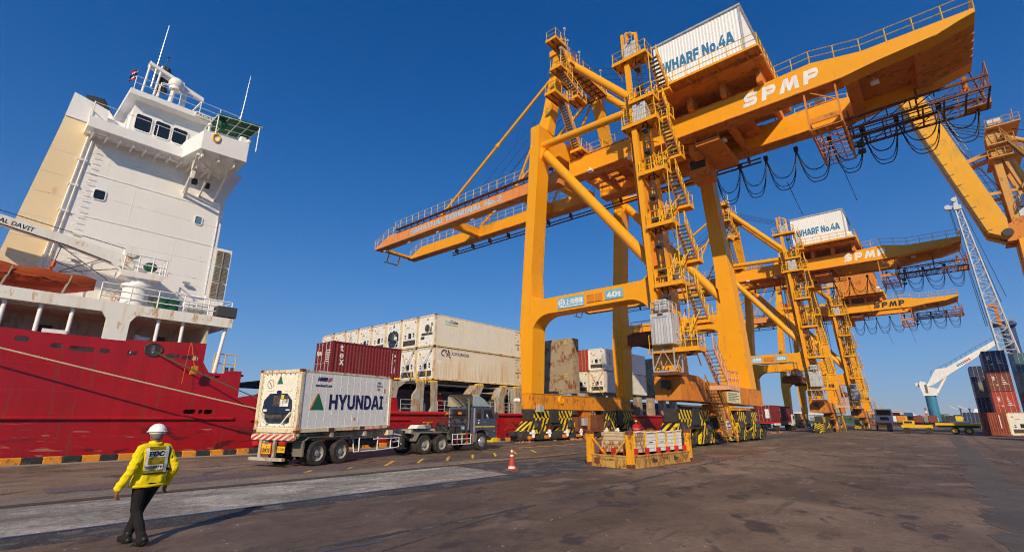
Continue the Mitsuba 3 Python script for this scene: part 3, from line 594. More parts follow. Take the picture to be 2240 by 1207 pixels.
def crane_tower(k):
    """lift, landings and zigzag stairs on the near landside leg"""
    zs = [31.1, 26.8, 24.7, 20.15, 15.7, 11.1, 6.45]
    def yb(z): return 11.55 + 0.062 * z      # landward edge of the landings follows the leg
    big = {31.1: 3.0, 24.7: 2.9, 6.45: 3.4}
    for z in zs:
        y0 = yb(z) - (0.35 if z < 7 else 0); y1 = y0 + big.get(z, 1.95)
        platform(k, 31.95, 33.2, y0, y1, z, 'wns' if z in big else 'ws', step=0.95)
        m = MB(); m.beam((33.0, y0 + 0.3, z - 1.1), (32.0, y0 + 0.2, z - 0.15), 0.07); m.beam((33.0, y1 - 0.3, z - 1.1), (32.0, y1 - 0.2, z - 0.15), 0.07); obj('bracket', m, 'crane_orange', k)
    for a, b in zip(zs[:-1], zs[1:]):
        if a - b < 3: mid = a - 1.1; lx = 34.6
        else: mid = b + (a - b) * 0.5; lx = 35.5
        ym = yb(mid)
        stair(k, (33.1, ym + 0.05, a - 0.02), (lx - 0.5, ym + 0.05, mid), (0, 1, 0), mat='crane_orange')
        platform(k, lx - 0.55, lx + 0.25, ym - 0.4, ym + 1.3, mid, 'es', step=0.8, name='landing', brackets=False)
        stair(k, (lx - 0.5, ym + 0.9, mid), (33.2, ym + 0.9, b), (0, 1, 0), mat='crane_yellow_worn')
    # lower flights
    stair(k, (33.1, 11.4, 6.45), (35.6, 11.4, 4.05), (0, 1, 0), mat='pink_primer', railmat='pink_primer')
    platform(k, 35.2, 37.6, 11.0, 12.2, 4.05, 'es', mat='pink_primer', railmat='pink_primer', step=0.9)
    stair(k, (36.2, 12.5, 4.0), (39.6, 12.5, 0.35), (0, 1, 0), mat='crane_orange')
    m = MB()
    for z in np.arange(7.0, 27.0, 1.5): y = yb(z) + 0.2; m.beam((33.9, y + 0.6, z), (34.9, y + 2.3, z + 1.2), 0.06); m.box(33.2, 34.5, y + 1.6, y + 1.75, z, z + 0.08)
    for a_, b_ in zip(zs[:-1], zs[1:]):
        y = yb(b_)
        for t in (0.15, 0.38, 0.62, 0.85): m.beam((32.0 + 2.6 * t, y + 1.75, b_ + 0.15), (32.6 + 2.6 * t, y + 1.85, b_ + 1.9), 0.05)
        m.beam((32.1, y + 0.1, b_ + 0.1), (32.1, y + 0.1, a_ - 0.3), 0.06); m.beam((32.1, y + 0.1, b_ + 1.1), (34.6, y + 0.1, b_ + (a_ - b_) * 0.5 + 0.9), 0.05)
    obj('tower_bracing', m, 'rail_yellow', k)
    pn = MB()
    for z in (8.2, 12.8, 17.4, 21.9): y = yb(z) + 1.9; pn.poly([(y, z), (y + 0.9, z), (y + 0.9, z + 1.7), (y + 0.15, z + 2.0)], 'x', 32.72, 32.78)
    obj('stair_screen', pn, 'crane_orange', k, each=True)
    # lift mast, rack ladder
    a, b = V(32.35, 14.45, 7.2), V(32.35, 15.35, 31.0)
    obj('lift_mast', MB().beam(a, b, 0.42, 0.30, up=(1, 0, 0)), 'crane_yellow', k)
    l = MB()
    for dy in (-0.62, -1.02): l.beam(a + V(0.2, dy, 0), b + V(0.2, dy, 1.8), 0.09, 0.09)
    for i in range(40): p = a + (b - a) * (i + 0.5) / 40; l.beam(p + V(0.2, -0.62, 0), p + V(0.2, -1.02, 0), 0.05, 0.06)
    for i in range(12): p = a + (b - a) * (i + 0.5) / 12; l.box(32.3, 33.0, p[1] - 1.0, p[1] - 0.55, p[2], p[2] + 0.25)
    obj('lift_rack', l, 'dark_steel', k)
    m = MB()
    for y in (14.35, 15.2, 15.6): m.beam((32.4, y, 30.8), (32.4, y + 0.05, 33.6 + 0.5 * (y > 14.5)), 0.24, 0.2, up=(1, 0, 0))
    m.beam((32.4, 14.35, 33.5), (32.4, 15.25, 34.0), 0.2); obj('mast_head', m, 'crane_yellow', k)
    obj('mast_cage', MB().beam((32.2, 14.7, 32.4), (32.2, 14.7, 33.8), 0.05).beam((32.2, 15.2, 32.4), (32.2, 15.2, 33.9), 0.05).beam((32.2, 14.7, 33.8), (32.2, 15.2, 33.9), 0.05).beam((32.2, 14.7, 33.1), (32.2, 15.2, 33.1), 0.05), 'galvanised', k)
    def cabin(name, y0, y1, z0, z1, x0=31.55, x1=33.0):
        c = obj(name, MB().box(x0, x1, y0, y1, z0, z1, c=0.03), 'silver_sheet', k)
        d = MB()
        for i in range(7): y = y0 + 0.12 + (y1 - y0 - 0.24) * i / 6; d.box(x0 - 0.03, x0, y - 0.03, y + 0.03, z0 + 0.1, z1 - 0.35)
        d.box(x0 - 0.04, x0, y0 + 0.2, y1 - 0.2, z1 - 0.3, z1 - 0.22); obj('panel_rib', d, 'galvanised', c)
        obj('name_plate', MB().box(x0 - 0.05, x0 - 0.005, y0 + (y1 - y0) * 0.35, y0 + (y1 - y0) * 0.62, z1 - 0.16, z1 - 0.05), 'dark_steel', c)
        return c
    cabin('lift_landing', 14.3, 15.4, 31.15, 32.6, 31.95); cabin('lift_landing', 13.9, 15.0, 24.75, 26.4, 31.95)
    c = cabin('lift_cabin', 13.0, 14.5, 6.75, 8.9, 31.25, 32.7)
    g = MB()
    for y in (13.0, 14.5):
        g.beam((31.3, y, 4.95), (31.3, y, 6.5), 0.07); g.beam((32.6, y, 4.95), (32.6, y, 6.5), 0.07)
        g.beam((31.3, y, 4.95), (32.6, y, 6.4), 0.05)
    for x in (31.3, 32.6): g.beam((x, 13.0, 4.95), (x, 14.5, 4.95), 0.09); g.beam((x, 13.0, 6.3), (x, 14.5, 6.3), 0.06); g.beam((x, 13.0, 5.0), (x, 13.75, 6.4), 0.04); g.beam((x, 14.5, 5.0), (x, 13.75, 6.4), 0.04)
    obj('counterweight_cage', g, 'galvanised', k)
    obj('cage_floor', MB().box(31.2, 33.0, 12.9, 14.6, 4.7, 4.9), 'rust_steel', k)
    t = MB().box(31.5, 32.4, 13.35, 14.2, 9.15, 9.9, c=0.03); tb = obj('lift_drive', t, 'silver_sheet', k)
    r = MB(); rail_run(r, [(31.3, 13.1, 8.9), (31.3, 14.4, 8.9), (32.6, 14.4, 8.9)], h=0.8, step=0.65); rail_run(r, [(31.3, 13.1, 8.9), (32.6, 13.1, 8.9)], h=0.8, step=0.65); obj('drive_railing', r, 'galvanised', k)
    obj('fire_box', MB().box(32.1, 32.5, 11.7, 12.3, 6.55, 7.15), 'rust_steel', k)
    obj('floodlight', MB().box(32.5, 32.95, 14.1, 14.65, 3.95, 4.45, c=0.04).beam((32.9, 14.3, 4.0), (32.5, 14.0, 3.75), 0.12), 'dark_steel', k)
    w = MB().tube((31.9, 15.75, 24.9), (31.9, 15.75, 26.2), 0.04, 5).tube((31.9, 15.75, 24.9), (31.9, 15.2, 24.9), 0.04, 5).ball((31.9, 15.75, 26.3), 0.1); obj('wind_gauge', w, 'rail_yellow', k)

def bogie(k, cx, cy, flip=1, dense=True):
    """one corner: main balance beam, two lower beams, four wheel trucks"""
    y0, y1 = cy - 0.55, cy + 0.55
    b = obj('bogie', MB().poly([(cx - 3.15, 1.7), (cx - 3.15, 2.62), (cx + 3.0, 2.62), (cx + 3.0, 1.7), (cx + 1.5, 1.22), (cx - 1.5, 1.22)], 'y', y0 + 0.06, y1 - 0.06).box(cx - 0.55, cx + 0.55, y0 - 0.12, y1 + 0.12, 1.5, 2.66), 'dark_steel', k)
    pl = MB()
    for s in (-1, 1): pl.poly([(cx + s * 0.7, 1.5), (cx + s * 0.7, 2.52), (cx + s * 2.85, 2.56), (cx + s * 2.85, 1.76), (cx + s * 1.6, 1.34)][::s], 'y', y0 + 0.02, y0 + 0.058)
    obj('striped_plate', pl, 'hazard_stripes', b, each=True)
    for s in (-1, 1):
        x = cx + s * 2.45
        e = MB().poly([(x - 1.75, 0.78), (x - 0.75, 1.62), (x + 0.75, 1.62), (x + 1.75, 0.78), (x + 1.1, 0.62), (x - 1.1, 0.62)], 'y', y0 - 0.02, y1 + 0.02)
        obj('striped_beam', e, 'hazard_stripes', b)
        obj('pin_housing', MB().box(x - 0.42, x + 0.42, y0 - 0.2, y1 + 0.2, 1.05, 1.72, c=0.08).lathe([(0, -0.06), (0.26, -0.06), (0.3, 0)], (x, y0 - 0.2, 1.25), 'y', 14), 'dark_steel', b)
        for s2 in (-1, 1):
            xx = x + s2 * 1.12
            tr = obj('wheel_truck', MB().hull([(xx + a * 0.98, yy, 0.16) for a in (-1, 1) for yy in (y0 - 0.05, y1 + 0.05)] + [(xx + a * 0.98, yy, 0.45) for a in (-1, 1) for yy in (y0 - 0.05, y1 + 0.05)] + [(xx + a * 0.62, yy, 0.82) for a in (-1, 1) for yy in (y0 - 0.05, y1 + 0.05)]), 'hazard_stripes' if dense else 'dark_steel', b)
            w = MB()
            for q in (-0.5, 0.5): w.tube((xx + q, cy - 0.2, 0.36), (xx + q, cy + 0.2, 0.36), 0.34, 16)
            obj('wheel', w, 'rust_steel', tr)
            obj('drive_motor', MB().tube((xx + 0.2, y0 - 0.32, 0.35), (xx + 0.2, y0 - 0.32, 0.95), 0.13, 10).box(xx + 0.02, xx + 0.38, y0 - 0.42, y0 - 0.06, 0.62, 0.78), 'white_paint' if not dense else 'dark_steel', tr)
            obj('gear_case', MB().box(xx - 0.3, xx + 0.3, y0 - 0.34, y0 - 0.05, 0.2, 0.48, c=0.05), 'crane_orange' if not dense else 'dark_steel', tr)
    obj('bumper', MB().box(cx - 5.15, cx - 4.75, cy - 0.3, cy + 0.3, 0.5, 0.85).box(cx + 4.75, cx + 5.15, cy - 0.3, cy + 0.3, 0.5, 0.85), 'dark_steel', b, each=True)
    return b

def crane_base(k, sl):
    for cx in (36.2, 48.0): bogie(k, cx, 27.05, dense=False)
    for cx in (36.6, 49.4): bogie(k, cx, 14.55)
    # striking bits between the bogies
    a = MB().poly([(41.2, 2.62), (42.6, 2.62), (42.35, 0.5), (41.55, 0.5)], 'y', 26.7, 27.4).box(41.0, 42.9, 26.6, 27.5, 0.12, 0.55)
    obj('storm_anchor', a, 'crane_orange', k)
    c = MB().box(40.6, 42.9, 13.5, 15.0, 0.55, 2.7, c=0.05).poly([(40.2, 2.6), (40.6, 3.05), (42.9, 3.05), (42.9, 2.6)], 'y', 13.55, 14.9)
    c = obj('control_cabin', c, 'crane_orange', k)
    obj('window', MB().box(41.7, 42.3, 13.47, 13.5, 1.95, 2.5), 'dark_steel', c)
    obj('vent_louvre', MB().box(40.55, 40.595, 13.8, 14.7, 1.2, 2.0), 'dark_steel', c)
    s = obj('sign_plate', MB().box(41.6, 42.75, 13.46, 13.5, 1.15, 1.75), 'white_sheet', c)
    obj('lettering', text('DWTC', (41.66, 13.458, 1.42), (1, 0, 0), (0, 0, 1), 0.26, 0.8, 0.006, bold=8), 'letter_navy', c)
    obj('sign_band', MB().box(41.66, 42.6, 13.454, 13.459, 1.2, 1.34), 'letter_navy', c)
    # signs on sill and portal beam
    sg = obj('sign_plate', MB().box(42.2, 45.6, 13.36, 13.40, 3.2, 4.5), 'cream_sign', k)
    obj('lettering', text('SECURITY LEVEL', (42.4, 13.358, 4.12), (1, 0, 0), (0, 0, 1), 0.24, 3.0, 0.006, bold=6), 'letter_black', sg)
    m = MB()
    for z, n in ((3.92, 0.8), (3.78, 0.95), (3.64, 0.7), (3.5, 0.9), (3.36, 0.6)): m.box(42.45, 42.45 + 2.9 * n, 13.352, 13.358, z, z + 0.05)
    obj('small_print', m, 'letter_black', sg)
    x = 32.995
    a = obj('sign_plate', MB().box(x - 0.03, x, 20.9, 23.55, 10.8, 11.72), 'sign_blue', k)
    obj('emblem', MB().lathe([(0.24, 0), (0.24, 0.01), (0.33, 0.01), (0.33, 0)], (0, 0, 0), 'z', 24).box(-0.2, 0.2, 0.02, 0.07, 0, 0.01).box(-0.2, 0.2, -0.07, -0.02, 0, 0.01).box(-0.03, 0.03, -0.2, 0.2, 0, 0.012).move(np.array([[0, 0, -1], [-1, 0, 0], [0, 1, 0]]), (x - 0.03, 23.13, 11.3)), 'letter_white', a)
    obj('lettering', text('上海港機', (x - 0.031, 22.72, 11.05), (0, -1, 0), (0, 0, 1), 0.5, 1.7, 0.012, font='Noto Sans CJK', bold=3), 'letter_white', a)
    obj('small_print', MB().box(x - 0.04, x - 0.03, 21.0, 23.35, 10.88, 10.95), 'letter_white', a)
    obj('cover_plate', MB().box(x - 0.05, x, 19.95, 20.6, 10.95, 11.6).box(x - 0.05, x, 19.2, 19.85, 10.95, 11.6), 'crane_orange', k)
    a = obj('sign_plate', MB().box(x - 0.03, x, 17.35, 18.95, 10.93, 11.68), 'sign_blue', k)
    obj('lettering', text('40t', (x - 0.031, 18.75, 11.05), (0, -1, 0), (0, 0, 1), 0.46, 1.2, 0.012, bold=9), 'letter_white', a)
    # spreader hung under the trolley
    s = MB().box(37.6, 45.8, 17.2, 19.2, 8.6, 8.9).box(37.4, 46.0, 17.1, 17.35, 7.9, 8.6).box(37.4, 46.0, 19.0, 19.25, 7.9, 8.6).box(37.2, 37.5, 16.9, 19.4, 7.7, 8.7).box(45.9, 46.2, 16.9, 19.4, 7.7, 8.7)
    sp = obj('spreader', s, 'rust_steel', k)
    obj('sheave_block', MB().lathe([(0, -0.5), (0.8, -0.5), (0.8, 0.5), (0, 0.5)], (41.7, 18.0, 9.5), 'x', 18).box(39.8, 43.6, 17.5, 18.6, 8.9, 9.3), 'crane_orange', sp)
    r = MB()
    for xx in (40.2, 40.7, 42.7, 43.2): r.tube((xx, 18.0, 9.3), (xx, 18.2, 26.0), 0.03, 4, cap=False)
    obj('hoist_rope', r, 'rope_steel', k)
    rr = MB(); rail_run(rr, [(37.6, 19.2, 8.9), (37.6, 17.2, 8.9), (45.8, 17.2, 8.9)], h=0.9, step=0.9); obj('railing', rr, 'galvanised', sp)
    # operator's cab on the trolley
    t = MB().box(39.0, 44.6, 10.6, 12.6, 24.9, 25.3).box(41.8, 44.2, 12.6, 14.4, 23.6, 25.6).box(39.6, 41.0, 12.6, 13.4, 24.6, 25.6)
    tr = obj('trolley', t, 'crane_orange', k)
    obj('cab_window', MB().box(41.78, 41.795, 12.8, 14.2, 24.3, 25.2), 'dark_steel', tr)
    rr = MB(); rail_run(rr, [(39.0, 10.6, 25.0), (39.0, 12.6, 25.0), (41.8, 12.6, 25.0)], h=1.0, step=0.9); obj('railing', rr, 'crane_orange', tr)
    # cable reel and cabinets on the waterside sill
    obj('cabinet', MB().box(33.6, 34.2, 26.1, 26.5, 2.4, 2.95).box(40.1, 40.8, 25.9, 26.5, 1.2, 1.9, c=0.03), 'galvanised', k, each=True)
    obj('cabinet', MB().box(39.4, 40.7, 26.2, 27.3, 0.7, 2.0, c=0.03).box(43.2, 44.6, 26.4, 27.5, 0.6, 2.2, c=0.03), 'rust_steel', k, each=True)
    fl = MB()
    for y in (28.2, 27.9): fl.lathe([(0, 0.16), (0.16, 0.12), (0.2, 0), (0.08, -0.2), (0, -0.22)], (32.9, y, 3.35), 'x', 12)
    obj('floodlight', fl, 'lamp_glass', k)
    obj('leg_ladder', _ladder((49.42, 26.7, 4.0), (49.42, 26.7, 11.5), (0, 1, 0)), 'rail_yellow', k)
def _ladder(p, q, w, wid=0.45):
    m = MB(); p, q, w = np.asarray(p, float), np.asarray(q, float), unit(w) * wid
    m.beam(p, q, 0.05); m.beam(p + w, q + w, 0.05); n = int(np.linalg.norm(q - p) / 0.32)
    for i in range(n): c = p + (q - p) * (i + 0.5) / n; m.beam(c, c + w, 0.035)
    return m
mat('sign_blue', (0.17, 0.42, 0.62), 0.45, 0.35)
mat('cream_sign', (0.62, 0.60, 0.38), 0.5, 0.3)
crane, _sill = crane_body()
crane_tower(crane)
crane_base(crane, _sill)
crane2 = dup(crane, (52.0, 0, -0.3), 'middle yellow quay gantry crane, its white machine house showing beyond the first crane')
crane3 = dup(crane, (93.0, 0, -0.9), 'farthest yellow quay gantry crane in the row, half hidden behind the middle one', skip=('machine_house__lettering',))
for part, m_ in (('machine_house', 'crane_orange'), ('machine_house__roof_trim', 'crane_orange'), ('girder__lettering', 'letter_black')): scene[f'{crane3}__{part}']['bsdf'] = {'type': 'ref', 'id': m_}
# ------------------------------------------------------------------ cargo ship alongside
def _hull(p, n, uv):
    x, y, z = p.x, p.y, p.z
    c = C((0.36, 0.007, 0.014)) * (0.84 + 0.32 * fbm(x * 0.3, z * 0.25, 1.0))
    c = mix(c, C((0.27, 0.008, 0.014)), 0.5 * smoothstep(0.5, 0.75, fbm(x * 2.2, z * 0.2, 3.0)))
    # repainted rectangles low on the side
    cx, cz = dr.floor(x * 0.55 + 0.3 * dr.floor(z * 1.1)), dr.floor(z * 1.1)
    pt = smoothstep(0.72, 0.74, cell_rand(cx, cz, 9)) * (1 - smoothstep(1.75, 1.9, z))
    c = mix(c, C((0.46, 0.035, 0.03)), 0.6 * pt)
    # rubbing marks: long black and bare scrapes, only where the quay fenders touch
    low = 1 - smoothstep(1.3, 1.9, z + 0.5 * fbm(x * 0.8, z, 2.0))
    s1 = fbm(x * 0.55 + 1.6 * fbm(x * 0.7, z * 0.9), z * 6.0 - x * 0.5 * (fbm(x * 0.25, 5.0) - 0.2) * 3, 5.0); s2 = fbm(x * 1.4 + 20, z * 9.0 + x * 0.5, 8.0)
    c = mix(c, C((0.05, 0.012, 0.014)), 0.85 * low * smoothstep(0.54, 0.64, s1) * smoothstep(0.35, 0.55, fbm(x * 0.5, z * 0.9, 12.0)))
    c = mix(c, C((0.42, 0.25, 0.17)), 0.6 * low * smoothstep(0.70, 0.76, s2) * smoothstep(0.45, 0.6, fbm(x * 0.6 + 7, z * 1.5)))
    rs = fbm(x * 6, z * 0.5, 4.0)
    c = mix(c, C((0.16, 0.045, 0.02)), 0.4 * smoothstep(0.68, 0.76, rs))
    # plate seams are raised welds: see the mesh
    return c
mat('hull_red', proc(_hull), 0.38, 0.45)
mat('hull_red_plain', paint((0.40, 0.010, 0.018), 0.1, 0.35, (0.18, 0.05, 0.02), thr=0.6), 0.4, 0.4)
mat('ship_white', paint((0.78, 0.78, 0.775), 0.025, 0.25, (0.50, 0.24, 0.08), scale=1.6, thr=0.76, dirt=0.06, dirtc=(0.56, 0.47, 0.34)), 0.42, 0.4)
mat('ship_white_stained', paint((0.76, 0.75, 0.71), 0.05, 0.7, (0.48, 0.22, 0.06), scale=1.2, thr=0.60, dirt=0.35, dirtc=(0.58, 0.46, 0.29)), 0.45, 0.35)
mat('ship_beige', paint((0.80, 0.64, 0.40), 0.05, 0.5, (0.55, 0.25, 0.07), scale=0.8, thr=0.68, dirt=0.3, dirtc=(0.78, 0.68, 0.50)), 0.45, 0.35)
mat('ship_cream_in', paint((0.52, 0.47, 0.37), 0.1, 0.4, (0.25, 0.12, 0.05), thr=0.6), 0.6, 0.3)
mat('window_dark', (0.012, 0.016, 0.022), 0.06, 0.6)
mat('window_blue', (0.10, 0.22, 0.30), 0.08, 0.6)
mat('tarp_green', paint((0.012, 0.10, 0.055), 0.3, 0.2, (0.02, 0.05, 0.03), streak=False, scale=2), 0.7, 0.25)
mat('tarp_orange', paint((0.30, 0.052, 0.014), 0.18, 0.4, (0.16, 0.03, 0.01), thr=0.5, scale=1.5), 0.7, 0.25)
mat('boat_orange', (0.42, 0.045, 0.010), 0.4, 0.4)
mat('deck_dark', paint((0.055, 0.06, 0.065), 0.3, 0.4, (0.12, 0.05, 0.02), thr=0.55), 0.7, 0.25)
mat('deck_blue_grey', paint((0.075, 0.095, 0.125), 0.15, 0.3, (0.12, 0.06, 0.03), thr=0.6), 0.6, 0.3)
mat('ship_grey', paint((0.36, 0.37, 0.34), 0.1, 0.85, (0.33, 0.14, 0.03), scale=1.5, thr=0.46, dirt=0.75, dirtc=(0.38, 0.24, 0.10)), 0.5, 0.35)
mat('rope_natural', paint((0.55, 0.46, 0.30), 0.2, 0.0, streak=False, scale=8, dirt=0.4), 0.85, 0.2)
mat('rope_green', (0.05, 0.11, 0.07), 0.8, 0.2)
dented('hull_red', 0.022, 0.9); dented('ship_white', 0.018, 0.9)
YH = 32.0
ship = thing('cargo_ship', 'red hulled cargo ship with white superstructure moored along the quay', 'ship')
# hull side outline (x, z) with the mooring openings cut through, 12 cm plate
side = Polygon([(-22, -3.2), (130, -3.2), (130, 2.2), (60, 2.2), (23.6, 2.3), (23.35, 2.5), (23.2, 3.35), (13.0, 3.35), (12.7, 3.2), (11.7, 3.0), (11.7, 4.54), (10.8, 4.5), (10.72, 4.3), (10.5, 4.08), (10.2, 4.08), (9.95, 4.3),
                (9.55, 4.9), (9.55, 5.98), (5.4, 5.75), (2.5, 5.75), (-2, 5.95), (-22, 6.6)])
slots = []
def slot(x, z, w, h=0.17): slots.append(sbox(x - w / 2 + h / 2, z - 0.001, x + w / 2 - h / 2, z + 0.001).buffer(h / 2 + 0.03, quad_segs=4))
for x, z, w in ((3.15, 5.17, 0.42), (4.1, 5.1, 0.92), (5.0, 5.1, 0.4), (6.15, 5.1, 0.42), (8.0, 5.12, 0.6), (8.85, 5.1, 0.8), (9.3, 2.16, 0.55), (9.85, 2.16, 0.16), (10.25, 2.16, 0.4), (1.9, 5.35, 0.45)): slot(x, z, w)
hawse = affinity.scale(sbox(-0.0, 0, 0.001, 0.001).buffer(0.30, quad_segs=8), 1.15, 1.0); hawse = affinity.translate(hawse, 7.05, 5.36); slots.append(hawse)
outline = side.buffer(0).difference(union_all(slots))
obj('hull', MB().poly(outline, 'y', YH, YH + 0.12).box(-22, 130, YH + 0.6, YH + 22, -3.2, 1.9).box(11.8, 130, YH + 0.3, YH + 22, 1.9, 2.15).box(-22, 11.65, YH + 0.12, YH + 22, 4.2, 4.35).box(-22, 11.65, YH + 3.0, YH + 22, 1.9, 4.2).box(11.58, 11.7, YH, YH + 22, 1.9, 3.0), 'hull_red', ship)
hullk = f'{ship}__hull'
m = MB()
for z, x1 in ((3.05, 11.6), (4.3, 9.5)): m.box(-22, x1, YH - 0.006, YH, z - 0.015, z + 0.015)
for x in (-2.2, 1.6, 5.4, 8.9): m.box(x - 0.012, x + 0.012, YH - 0.006, YH, 1.9, 5.7)
for x in (4.5, 14, 20): m.box(x - 0.012, x + 0.012, YH - 0.006, YH, -1, 1.6)
m.box(-22, 130, YH - 0.006, YH, 0.9, 0.925)
obj('weld_seam', m, 'hull_red_plain', hullk, kind='stuff')
fr = MB()
fr.path([(7.05 + 0.39 * math.cos(a), YH - 0.01, 5.36 + 0.34 * math.sin(a)) for a in np.arange(24) * 2 * math.pi / 24], 0.055, 6, closed=True)
obj('hawse_ring', fr, 'dark_steel', hullk, smooth=40)
f = MB().path([(-22, YH - 0.02, 1.80), (11.6, YH - 0.02, 1.80)], 0.13, 8).path([(12.6, YH - 0.02, 1.72), (24.5, YH - 0.02, 1.72)], 0.12, 8)
obj('rubbing_strake', f, 'hull_red', hullk, smooth=50)
obj('deck_rail_roll', MB().path([(17.0, YH - 0.03, 2.2), (32.0, YH - 0.03, 2.2)], 0.16, 8).path([(32, YH - 0.03, 2.15), (120, YH - 0.03, 2.1)], 0.16, 8), 'hull_red_plain', hullk, smooth=50)
# poop: white band over the open gallery, pillars, inner bulkhead
band = Polygon([(-22, 7.95), (-5, 7.75), (10.72, 7.62), (10.72, 7.05), (-22, 7.28)])
pier = Polygon([(4.75, 5.7), (5.75, 5.7), (5.75, 6.7), (6.0, 7.1), (4.5, 7.1), (4.75, 6.75)])
obj('deck_band', MB().poly(union_all([band, pier]), 'y', YH - 0.02, YH + 0.12), 'ship_white_stained', ship)
obj('boat_deck', MB().box(-22, 10.72, YH + 0.12, YH + 21, 7.1, 7.3), 'ship_white_stained', ship)
for x in (-1.4, 1.0, 2.25, 3.42, 4.62 + 2.45, 8.25):
    obj('pillar', MB().tube((x, YH + 0.3, 5.2), (x, YH + 0.3, 7.1), 0.09, 10), 'ship_white', ship, smooth=40)
obj('pillar', MB().tube((10.15, YH + 0.3, 3.0), (10.5, YH + 0.3, 7.08), 0.10, 10).tube((10.42, YH + 0.6, 3.0), (10.6, YH + 0.6, 7.08), 0.05, 8), 'ship_white', ship, smooth=40)
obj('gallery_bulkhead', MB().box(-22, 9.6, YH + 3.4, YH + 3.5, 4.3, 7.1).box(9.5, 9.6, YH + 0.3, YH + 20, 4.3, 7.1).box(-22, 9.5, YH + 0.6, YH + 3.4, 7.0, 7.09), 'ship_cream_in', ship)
mm = MB()
for x, z, w, h in ((0.3, 5.6, 0.9, 1.0), (2.6, 5.6, 0.5, 0.9), (4.0, 5.5, 0.35, 0.5), (6.4, 5.5, 0.5, 0.6), (7.8, 6.2, 0.4, 0.3), (-3, 5.0, 1.4, 1.3)): mm.box(x, x + w, YH + 3.2, YH + 3.4, z, z + h)
obj('gallery_fitting', mm, 'deck_dark', ship, kind='stuff')
obj('winch', MB().tube((6.35, YH + 1.2, 5.95), (6.9, YH + 1.2, 5.95), 0.22, 12).box(6.3, 6.5, YH + 1.0, YH + 1.4, 5.2, 6.2).box(6.5, 7.0, YH + 1.0, YH + 1.4, 6.02, 6.12), 'ship_white', ship, smooth=40)
obj('fender_pad', MB().box(2.5, 3.4, YH + 0.15, YH + 0.3, 5.7, 5.95), 'white_paint', ship)
y = MB(); rail_run(y, [(10.2, YH + 0.4, 4.4), (11.4, YH + 0.4, 4.4)], h=1.1, step=0.55, r=0.03); obj('stern_rail', y, 'rail_yellow', ship)
obj('bitts', MB().tube((11.0, YH + 0.5, 4.3), (11.0, YH + 0.5, 4.75), 0.1, 8).tube((11.3, YH + 0.5, 4.3), (11.3, YH + 0.5, 4.75), 0.1, 8).box(10.7, 11.9, YH + 0.2, YH + 0.9, 4.25, 4.36), 'deck_dark', ship)
# superstructure
YS = 35.0
fx = lambda z: 1.45 + 0.055 * z          # its slightly raked after edge
sup = obj('superstructure', MB().poly([(fx(7.3), 7.3), (10.2, 7.3), (10.0, 12.9), (9.98, 16.2), (10.75, 18.3), (fx(18.3), 18.3)], 'y', YS, YS + 17), 'ship_white', ship)
m = MB()
for z in (8.9, 10.4, 11.6, 12.75, 14.1, 15.35, 16.6): m.poly([(fx(z), z), (9.97, z - 0.02), (9.97, z + 0.03), (fx(z), z + 0.03)], 'y', YS - 0.03 if z in (12.75, 15.35) else YS - 0.012, YS)
for x, z0, z1 in ((5.1, 12.8, 15.3), (7.6, 9.2, 12.7), (3.6, 15.4, 17.6), (6.4, 7.4, 10.3)): m.box(x - 0.012, x + 0.012, YS - 0.012, YS, z0, z1)
obj('plate_seam', m, 'ship_white_stained', sup, kind='stuff')
obj('funnel_casing', MB().poly([(0.10, 7.3), (fx(7.3) - 0.02, 7.3), (fx(18.35) - 0.02, 18.35), (1.22, 18.35)], 'y', YS + 0.02, YS + 9), 'ship_beige', ship)
m = MB()
for z in (9.6, 11.0, 12.2, 13.6, 14.8, 16.2): m.box(0.1 + 0.1 * (z - 7.3) + 0.02, fx(z) - 0.03, YS + 0.005, YS + 0.02, z, z + 0.02)
obj('casing_seam', m, 'ship_white_stained', f'{ship}__funnel_casing', kind='stuff')
obj('funnel_top', MB().poly([(1.20, 18.36), (3.0, 18.36), (3.0, 19.55), (1.32, 19.95)], 'y', YS - 0.05, YS + 8.5).box(2.98, 3.9, YS + 0.4, YS + 8, 18.4, 19.3), 'ship_white', ship)
pp = MB()
for d in (-0.05, 0.18): pp.path([(fx(z) + d + 0.02, YS - 0.09, z) for z in np.linspace(7.4, 18.2, 6)], 0.045, 6)
for z in np.linspace(8, 17.6, 7): pp.box(fx(z) - 0.14, fx(z) + 0.3, YS - 0.14, YS, z - 0.05, z + 0.05)
obj('vent_pipe', pp, 'ship_white_stained', ship)
obj('exhaust_pipe', MB().path([(3.0, YS + 1.6, 18.8), (2.85, YS + 1.6, 19.9), (2.5, YS + 1.6, 20.5), (2.1, YS + 1.6, 20.35)], 0.55, 14), 'dark_steel', ship, smooth=50)
obj('exhaust_pipe', MB().path([(3.35, YS + 1.2, 18.6), (3.3, YS + 1.2, 19.6), (3.0, YS + 1.2, 20.0), (2.7, YS + 1.2, 19.85)], 0.2, 12), 'ship_white', ship, smooth=50)
obj('exhaust_pipe', MB().tube((4.1, YS + 1.2, 18.4), (4.1, YS + 1.2, 19.75), 0.17, 10), 'galvanised', ship, smooth=40)
def port(x, z, w=0.5, h=0.62, mt='window_dark', parent=None, tilt=0):
    g = sbox(x - w / 2 + 0.1, z - h / 2 + 0.1, x + w / 2 - 0.1, z + h / 2 - 0.1)
    k = obj('window', MB().poly(g.buffer(0.1, quad_segs=4), 'y', YS - 0.02, YS - 0.005), mt, parent or ship)
    obj('frame', MB().poly(g.buffer(0.15, quad_segs=4).difference(g.buffer(0.1, quad_segs=4)), 'y', YS - 0.06, YS - 0.002), 'ship_white', k)
port(3.53, 14.22, 0.5, 0.56); port(7.98, 16.82, 0.36, 0.48); port(8.72, 16.80, 0.36, 0.46); port(8.64, 14.25, 0.38, 0.52, 'window_blue')
